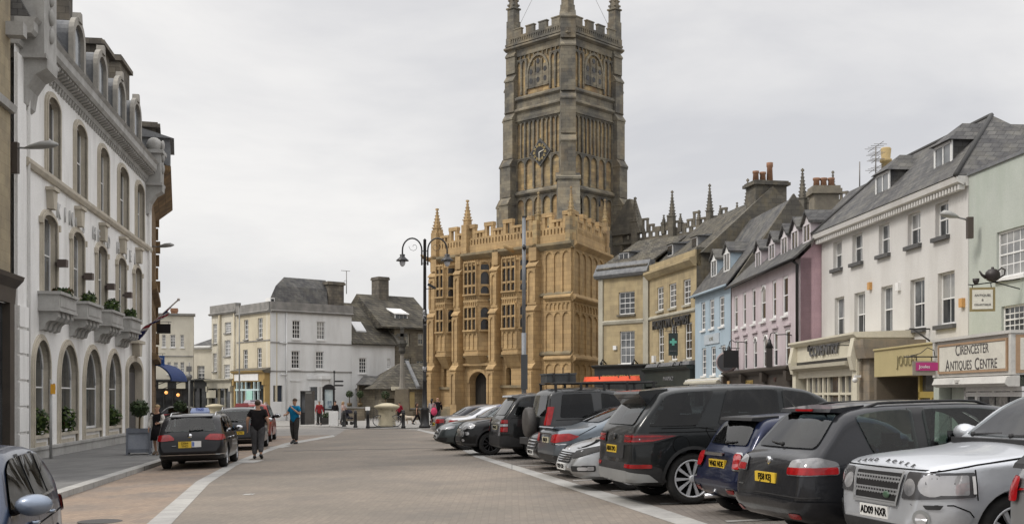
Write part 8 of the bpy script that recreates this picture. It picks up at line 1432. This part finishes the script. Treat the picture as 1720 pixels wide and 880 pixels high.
# ================================================================ people
SKINS = surf('skin', (.42, .25, .17), (.37, .21, .14), rough=.55, ns=6)
def cloth(n, c): return surf('cloth_' + n, c, [x * .7 for x in c], rough=.95, spec=.1, ns=7, fine=.08)
def skin(name, pts, edges, mat, parent, sub=1, extra=None):
    """one continuous surface grown round a joint skeleton: pts = {name: (x, y, z, radius[, radius2])}"""
    ks = list(pts); me = bpy.data.meshes.new(name); me.from_pydata([pts[k][:3] for k in ks], [(ks.index(a), ks.index(b)) for a, b in edges], []); o = bpy.data.objects.new('tmp', me); COL.objects.link(o)
    o.modifiers.new('s', 'SKIN'); sv = me.skin_vertices[0].data
    for i, k in enumerate(ks): q = pts[k]; sv[i].radius = (q[3], q[4] if len(q) > 4 else q[3]); sv[i].use_root = i == 0
    sd = o.modifiers.new('d', 'SUBSURF'); sd.levels = sd.render_levels = sub; dg = bpy.context.evaluated_depsgraph_get(); r = bpy.data.meshes.new_from_object(o.evaluated_get(dg)); bpy.data.objects.remove(o)
    if extra:
        b = bmesh.new(); b.from_mesh(r); t = bpy.data.meshes.new('t'); t.from_pydata([tuple(v) for v in extra.v], [], extra.f); t.polygons.foreach_set('material_index', extra.mi); b.from_mesh(t); b.to_mesh(r); b.free()
    r.materials.clear(); [r.materials.append(x) for x in (mat if isinstance(mat, list) else [mat])]
    for p in r.polygons: p.use_smooth = True
    return link(name, r, parent)
EYE = plain('eye', (.02, .018, .016), .3); LIP = plain('lip', (.30, .12, .10), .5)
def person(label, loc, face, h=1.75, build=1.0, top=None, legs=None, hair=None, hairlen=0, arms=None, stride=0, sleeve=.5, skirt=0, lean=0, shoes=None, coat=None, bald=False, legw=1.0):
    """standing or walking figure looking along +x, then turned to 'face' degrees"""
    t = empty('person', loc, label, 'person', None, radians(face)); k = h / 1.75; B = build
    P = {'pel': (0, 0, .95, .115 * B, .15 * B), 'spi': (.0, 0, 1.12, .105 * B, .145 * B), 'che': (.01 + lean * .5, 0, 1.32, .115 * B, .165 * B), 'nec': (.0 + lean, 0, 1.48, .055, .06), 'jaw': (.02 + lean * 1.3, 0, 1.575, .075, .066), 'hea': (.005 + lean * 1.4, 0, 1.655, .092, .076), 'cro': (-.005 + lean * 1.5, 0, 1.72, .06, .055)}
    E = [('pel', 'spi'), ('spi', 'che'), ('che', 'nec'), ('nec', 'jaw'), ('jaw', 'hea'), ('hea', 'cro')]
    arms = arms or [(.02, .25, 1.15, .08, .27, .92), (.02, -.25, 1.15, .08, -.27, .92)]
    ex = MB(); ex.smooth = True
    for i, sg in ((0, 1), (1, -1)):
        ax_, ay, az, wx, wy, wz = arms[i]; n = 'lr'[i]
        P['sh' + n] = (lean * .8, sg * .165 * (.5 + .5 * B), 1.415, .062 * B ** .5); P['el' + n] = (ax_ + lean * .5, ay * B ** .5, az, .045 * B ** .5); P['wr' + n] = (wx, wy * B ** .5, wz, .028); d = (Vector((wx, wy * B ** .5, wz)) - Vector((ax_ + lean * .5, ay * B ** .5, az))).normalized(); pw = Vector((wx, wy * B ** .5, wz)); pm = pw + d * .075
        P['pa' + n] = (pm.x, pm.y, pm.z, .036, .022); E += [('che', 'sh' + n), ('sh' + n, 'el' + n), ('el' + n, 'wr' + n), ('wr' + n, 'pa' + n)]
        s_ = d.cross(Vector((0, sg, .2))).normalized(); bend = d.cross(s_).normalized() * (-sg)
        for f in range(4):
            b0 = pw + d * .09 + s_ * (.026 - .0175 * f); ln = (.072, .082, .076, .058)[f]; ex.tube([b0, b0 + d * ln * .5 + bend * .006, b0 + d * ln * .85 + bend * .03], [.0095, .0085, .006], 6)
        b0 = pw + d * .035 + s_ * .03; ex.tube([b0, b0 + s_ * .03 + d * .03, b0 + s_ * .035 + d * .06], [.011, .0095, .007], 6)
    for i, sg in ((0, 1), (1, -1)):
        n = 'lr'[i]; s_ = stride * sg; P['hi' + n] = (.0, sg * .09 * B ** .5, .88, .10 * B * legw); P['kn' + n] = (s_ * .5 + .03, sg * .095, .50, .062 * B ** .5); P['an' + n] = (s_ - (.06 if s_ < 0 else 0), sg * .10, .09 + (.06 if s_ < 0 else 0), .040); P['to' + n] = (s_ + .15 - (.05 if s_ < 0 else 0), sg * .115, .035, .032, .042); E += [('pel', 'hi' + n), ('hi' + n, 'kn' + n), ('kn' + n, 'an' + n), ('an' + n, 'to' + n)]
    hc = Vector(P['hea'][:3]); ex.m = 0; ex.ball(hc + Vector((.095, 0, -.02)), .022, .016, .026, 8, 6); [ex.ball(hc + Vector((.0, sg * .078, -.01)), .022, .012, .034, 8, 5) for sg in (1, -1)]; ex.m = 1; [ex.ball(hc + Vector((.083, sg * .033, .012)), .009, .013, .008, 8, 5) for sg in (1, -1)]; ex.m = 2; ex.ball(hc + Vector((.078, 0, -.072)), .01, .026, .008, 8, 5); ex.m = 0
    for a, f in (('pel', .72), ('spi', .85), ('hil', .85), ('hir', .85)): P[a] = P[a][:3] + tuple(x * f for x in P[a][3:])
    S = lambda q: {a: tuple(v * k for v in b) for a, b in q.items()}
    for v in ex.v: v *= k
    body = skin('body', S(P), E, [SKINS, EYE, LIP], t, 2, ex)
    if top:
        g = {a: (P[a][0], P[a][1], P[a][2]) + tuple(x / {'pel': .72, 'spi': .85}.get(a, 1) + .022 for x in P[a][3:]) for a in ('pel', 'spi', 'che')}; g['pel'] = (0, 0, .78, .15 * B, .20 * B); g['nec'] = P['nec'][:2] + (1.455, .07, .085); e = [('pel', 'spi'), ('spi', 'che'), ('che', 'nec')]
        for n in 'lr':
            a, b = Vector(P['sh' + n][:3]), Vector(P['el' + n][:3]); w = Vector(P['wr' + n][:3]); g['sh' + n] = tuple(a) + (P['sh' + n][3] + .02,)
            q = a + (b - a) * min(1, sleeve * 1.25); g['sl' + n] = tuple(q) + (P['el' + n][3] + .022,); e += [('che', 'sh' + n), ('sh' + n, 'sl' + n)]
            if sleeve > .9: g['cu' + n] = tuple(b + (w - b) * .92) + (P['wr' + n][3] + .016,); e.append(('sl' + n, 'cu' + n))
        skin('shirt', S(g), e, top, t, 2)
    if legs:
        g = {'pel': (0, 0, 1.08, .10 * B, .135 * B)}; e = []
        for n in 'lr': g['hi' + n] = P['hi' + n][:3] + (P['hi' + n][3] / .85 + .022,); g['kn' + n] = P['kn' + n][:3] + (P['kn' + n][3] + .028,); q = Vector(P['kn' + n][:3]).lerp(Vector(P['an' + n][:3]), .93); g['an' + n] = tuple(q) + (P['an' + n][3] + .035,); e += [('pel', 'hi' + n), ('hi' + n, 'kn' + n), ('kn' + n, 'an' + n)]
        skin('trousers', S(g), e, legs, t, 2)
    if skirt: m = MB(); m.lathe([(.155 * k, 1.02 * k), (.2 * k, .85 * k), (.235 * k, skirt * k), (.225 * k, skirt * k), (.14 * k, .98 * k)], n=18); m.build('skirt', top, t)
    if coat: m = MB(); n = 14; [m.lathe([], n=3) for _ in ()]; q = skin('cardigan', S({'a': (-.02, 0, .78, .16 * B, .2 * B), 'b': (-.02, 0, 1.1, .15 * B, .19 * B), 'c': (-.01, 0, 1.36, .145 * B, .20 * B), 'l': (0, .19, 1.42, .085), 'l2': (arms[0][0], arms[0][1] * 1.02, arms[0][2], .075), 'l3': (arms[0][3], arms[0][4], arms[0][5] + .03, .055), 'r': (0, -.19, 1.42, .085), 'r2': (arms[1][0], arms[1][1] * 1.02, arms[1][2], .075), 'r3': (arms[1][3], arms[1][4], arms[1][5] + .03, .055)}), [('a', 'b'), ('b', 'c'), ('c', 'l'), ('l', 'l2'), ('l2', 'l3'), ('c', 'r'), ('r', 'r2'), ('r2', 'r3')], coat, t, 2)
    sh = shoes or BLACK
    for n in 'lr': a, b = Vector(P['an' + n][:3]), Vector(P['to' + n][:3]); m = MB(); m.tube([(a.x - .05, a.y, .05 + max(0, a.z - .09)), (a.x + .03, a.y, .055 + max(0, a.z - .09)), (b.x - .02, b.y, .045), (b.x + .05, b.y, .03)], [.045, .055, .05, .025], 8); q = m.build('shoe', sh, t); q.scale = (k, k, k)
    if hair and not bald:
        m = MB(); c = hc + Vector((-.022, 0, .028)); m.ball(c, .098, .090, .092, 16, 10)
        if hairlen: m.tube([c + Vector((-.04, 0, .0)), c + Vector((-.075, 0, -.1)), c + Vector((-.08, 0, -.1 - hairlen))], [.075, .07, .04], 10)
        q = m.build('hair', hair, t); q.scale = (k, k, k)
    return t
BLOND, BRUN, DARKH, GREYH = (surf('hair_' + n, c, [x * .6 for x in c], rough=.6, ns=20) for n, c in (('blond', (.36, .25, .13)), ('brown', (.07, .045, .028)), ('dark', (.02, .016, .014)), ('grey', (.2, .19, .18))))
def on(px, Y, up=0): x = at(px, Y); return (x, Y, gz(x) + up)
person('woman with fair hair in a white open cardigan over a dark dress, by the planters', on(264, 37.6, .115), -100, 1.66, 1.02, cloth('black', (.016, .014, .015)), None, BLOND, .0, [(.02, .27, 1.16, .20, .16, 1.12), (.0, -.27, 1.15, .12, -.25, .93)], .05, .1, .52, shoes=plain('sandal', (.12, .08, .05), .6), coat=None)
t = bpy.data.objects['person']; CW = cloth('cream', (.60, .57, .52)); k = 1.66 / 1.75
for sg, a in ((1, (.02, .27, 1.16, .20, .16, 1.12)), (-1, (.0, -.27, 1.15, .12, -.25, .93))):
    q = {'a': (-.03, sg * .15, .62, .06, .085), 'b': (-.03, sg * .15, 1.0, .075, .10), 'c': (-.02, sg * .13, 1.36, .09, .10), 's': (0, sg * .19, 1.42, .08), 'e': (a[0], a[1], a[2], .068), 'w': (a[3], a[4], a[5] + .02, .05)}
    skin('cardigan', {n: tuple(v * k for v in b) for n, b in q.items()}, [('c', 'b'), ('b', 'a'), ('c', 's'), ('s', 'e'), ('e', 'w')], CW, t, 2)
person('heavy man in a black t-shirt and grey trousers, back turned, beside the taxis', on(433, 35.4), 97, 1.83, 1.28, cloth('black', (.014, .014, .015)), cloth('grey', (.085, .083, .085)), BRUN, 0, [(-.02, .27, 1.15, .06, .27, .92), (-.02, -.27, 1.15, .06, -.27, .92)], .06, .55, legw=.98)
person('man in a bright blue short-sleeved shirt lifting one hand to his mouth', on(495, 47.3), -112, 1.88, 1.12, cloth('cyan', (.012, .17, .33)), cloth('slate', (.05, .047, .045)), BRUN, 0, [(.05, .27, 1.13, .26, .06, 1.38), (.08, -.28, 1.14, .30, -.24, 1.13)], .04, .55)
person('person in a red top standing beyond the bollards', on(536.5, 80, .05), -70, 1.72, 1.05, cloth('red', (.26, .03, .035)), cloth('slate', (.05, .047, .045)), GREYH, 0, None, .05, 1)
person('person in a dark jacket standing behind the white board', on(563, 80.5, .05), -110, 1.68, 1.05, cloth('black', (.014, .014, .015)), cloth('black', (.014, .014, .015)), DARKH, 0, None, .05, 1)
person('woman in a pale pink and white top pushing the pram', on(576.5, 78.5, .05), -20, 1.62, 1.05, cloth('pale_pink', (.48, .36, .33)), cloth('grey', (.11, .11, .115)), BLOND, .1, [(.12, .22, 1.16, .34, .2, 1.0), (.12, -.22, 1.16, .34, -.2, 1.0)], .14, .6)
person('slim dark haired girl in black striding along with the white dog', on(700.5, 73.5, .05), 10, 1.42, .9, cloth('black', (.014, .014, .015)), cloth('black', (.014, .014, .015)), BRUN, .16, [(.05, .2, 1.18, .18, .2, 1.0), (-.06, -.22, 1.16, -.05, -.24, .93)], .33, .3)
person('dark haired woman in a pale coat carrying a bright pink bag', on(725.5, 71.5, .05), 70, 1.64, 1.05, cloth('stone', (.30, .28, .28)), cloth('black', (.014, .014, .015)), DARKH, .14, [(.02, .25, 1.15, .12, .25, .95), (.02, -.25, 1.15, .1, -.26, .93)], .05, 1)
person('bald man in a black jacket beside the woman with the pink bag', on(735, 72, .05), 100, 1.72, 1.1, cloth('black', (.014, .014, .015)), cloth('grey', (.085, .083, .085)), None, 0, None, .05, 1, bald=True)
person('person in a dark red coat standing behind the cream planter', on(671, 82, .05), -90, 1.45, 1.1, cloth('crimson', (.20, .015, .03)), cloth('black', (.014, .014, .015)), DARKH, 0, None, .03, 1)
# pink bag and white carrier bag
p = on(729, 71.2, .05); t = empty('pink_bag', (p[0], p[1], p[2] + .62), 'bright pink bag hanging at the side of the dark haired woman', 'bag'); m = MB(); m.ball((0, 0, .22), .2, .1, .26, 12, 8); m.build('bag', cloth('pink', (.58, .07, .15)), t); m = MB(); m.tube([(-.1, 0, .42), (-.06, 0, .68), (.06, 0, .68), (.1, 0, .42)], .012, 5); m.build('strap', cloth('pink', (.58, .07, .15)), t)
p = on(719, 71.2, .05); t = empty('carrier_bag', (p[0], p[1], p[2] + .28), 'white carrier bag held low beside the lamp post', 'bag'); m = MB(); m.frustum([(-.16, -.06), (.16, -.06), (.16, .06), (-.16, .06)], [(-.13, -.02), (.13, -.02), (.13, .02), (-.13, .02)], 0, .48); m.build('bag', cloth('white', (.62, .62, .62)), t); m = MB(); m.tube([(-.08, 0, .46), (-.04, 0, .62), (.04, 0, .62), (.08, 0, .46)], .01, 5); m.build('handle', cloth('white', (.62, .62, .62)), t)
# pram
p = on(585.5, 78.3, .05); t = empty('pram', p, 'dark pushchair with a folded hood pushed by the woman in pale pink', 'pram', None, -.35); m = MB()
for sg in (-1, 1): m.tube([(-.45, sg * .2, 1.0), (-.2, sg * .2, .6), (.35, sg * .2, .18)], .018, 6); m.tube([(-.3, sg * .2, .15), (.15, sg * .2, .62)], .018, 6)
m.tube([(-.45, -.2, 1.0), (-.45, .2, 1.0)], .02, 6); m.build('frame', DKGREY, t); m = MB(); m.ex([(-.0, .0), (.0, .01)], 0, .01) if 0 else m.ey([(-.25, .85), (-.1, .45), (.25, .4), (.3, .5), (.0, .55), (-.18, .9)], -.19, .19); m.build('seat', cloth('navy', (.03, .03, .04)), t); m = MB(); m.ey([(-.25, .82)] + [(-.05 - .26 * cos(pi * q / 8), .82 + .24 * sin(pi * q / 8)) for q in range(9)] + [(.1, .8)], -.2, .2); m.build('hood', cloth('navy', (.03, .03, .04)), t)
for x, z in ((-.3, .13), (.35, .13)):
    for sg in (-1, 1): m = MB(); m.lathe([(.08, -.02), (.13, -.02), (.13, .02), (.08, .02)], x, sg * .23, z, n=16, ax='y'); m.build('wheel', RUB, t)
# dog
p = on(687, 73.5, .05); t = empty('dog', p, 'white dog with a pale tan patch walking beside the girl in black', 'dog', None, pi); DG_ = surf('dog_fur', (.52, .47, .40), (.40, .30, .2), rough=.9, ns=3); Pd = {'hip': (-.3, 0, .47, .10), 'bel': (-.05, 0, .47, .10), 'che': (.2, 0, .46, .13), 'nec': (.36, 0, .58, .075), 'hea': (.46, 0, .66, .08), 'muz': (.58, 0, .62, .04), 'ta1': (-.44, 0, .52, .025), 'ta2': (-.58, 0, .66, .015)}; Ed = [('hip', 'bel'), ('bel', 'che'), ('che', 'nec'), ('nec', 'hea'), ('hea', 'muz'), ('hip', 'ta1'), ('ta1', 'ta2')]
for n, sg, st_ in (('a', 1, .08), ('b', -1, -.08)):
    Pd.update({'s' + n: (.22, sg * .07, .38, .055), 'e' + n: (.2 + st_, sg * .07, .22, .032), 'f' + n: (.24 + st_ * 1.6, sg * .07, .03, .03), 't' + n: (-.28, sg * .07, .38, .07), 'k' + n: (-.22 - st_, sg * .07, .28, .045), 'h' + n: (-.38 - st_, sg * .07, .17, .026), 'p' + n: (-.34 - st_ * 1.4, sg * .07, .03, .03)}); Ed += [('che', 's' + n), ('s' + n, 'e' + n), ('e' + n, 'f' + n), ('hip', 't' + n), ('t' + n, 'k' + n), ('k' + n, 'h' + n), ('h' + n, 'p' + n)]
ex = MB(); ex.smooth = True; [ex.ball((.43, sg * .07, .68), .025, .015, .06, 8, 6) for sg in (1, -1)]; ex.m = 1; ex.ball((.62, 0, .63), .018, .018, .014, 8, 6); skin('body', Pd, Ed, [DG_, EYE], t, 2, ex)
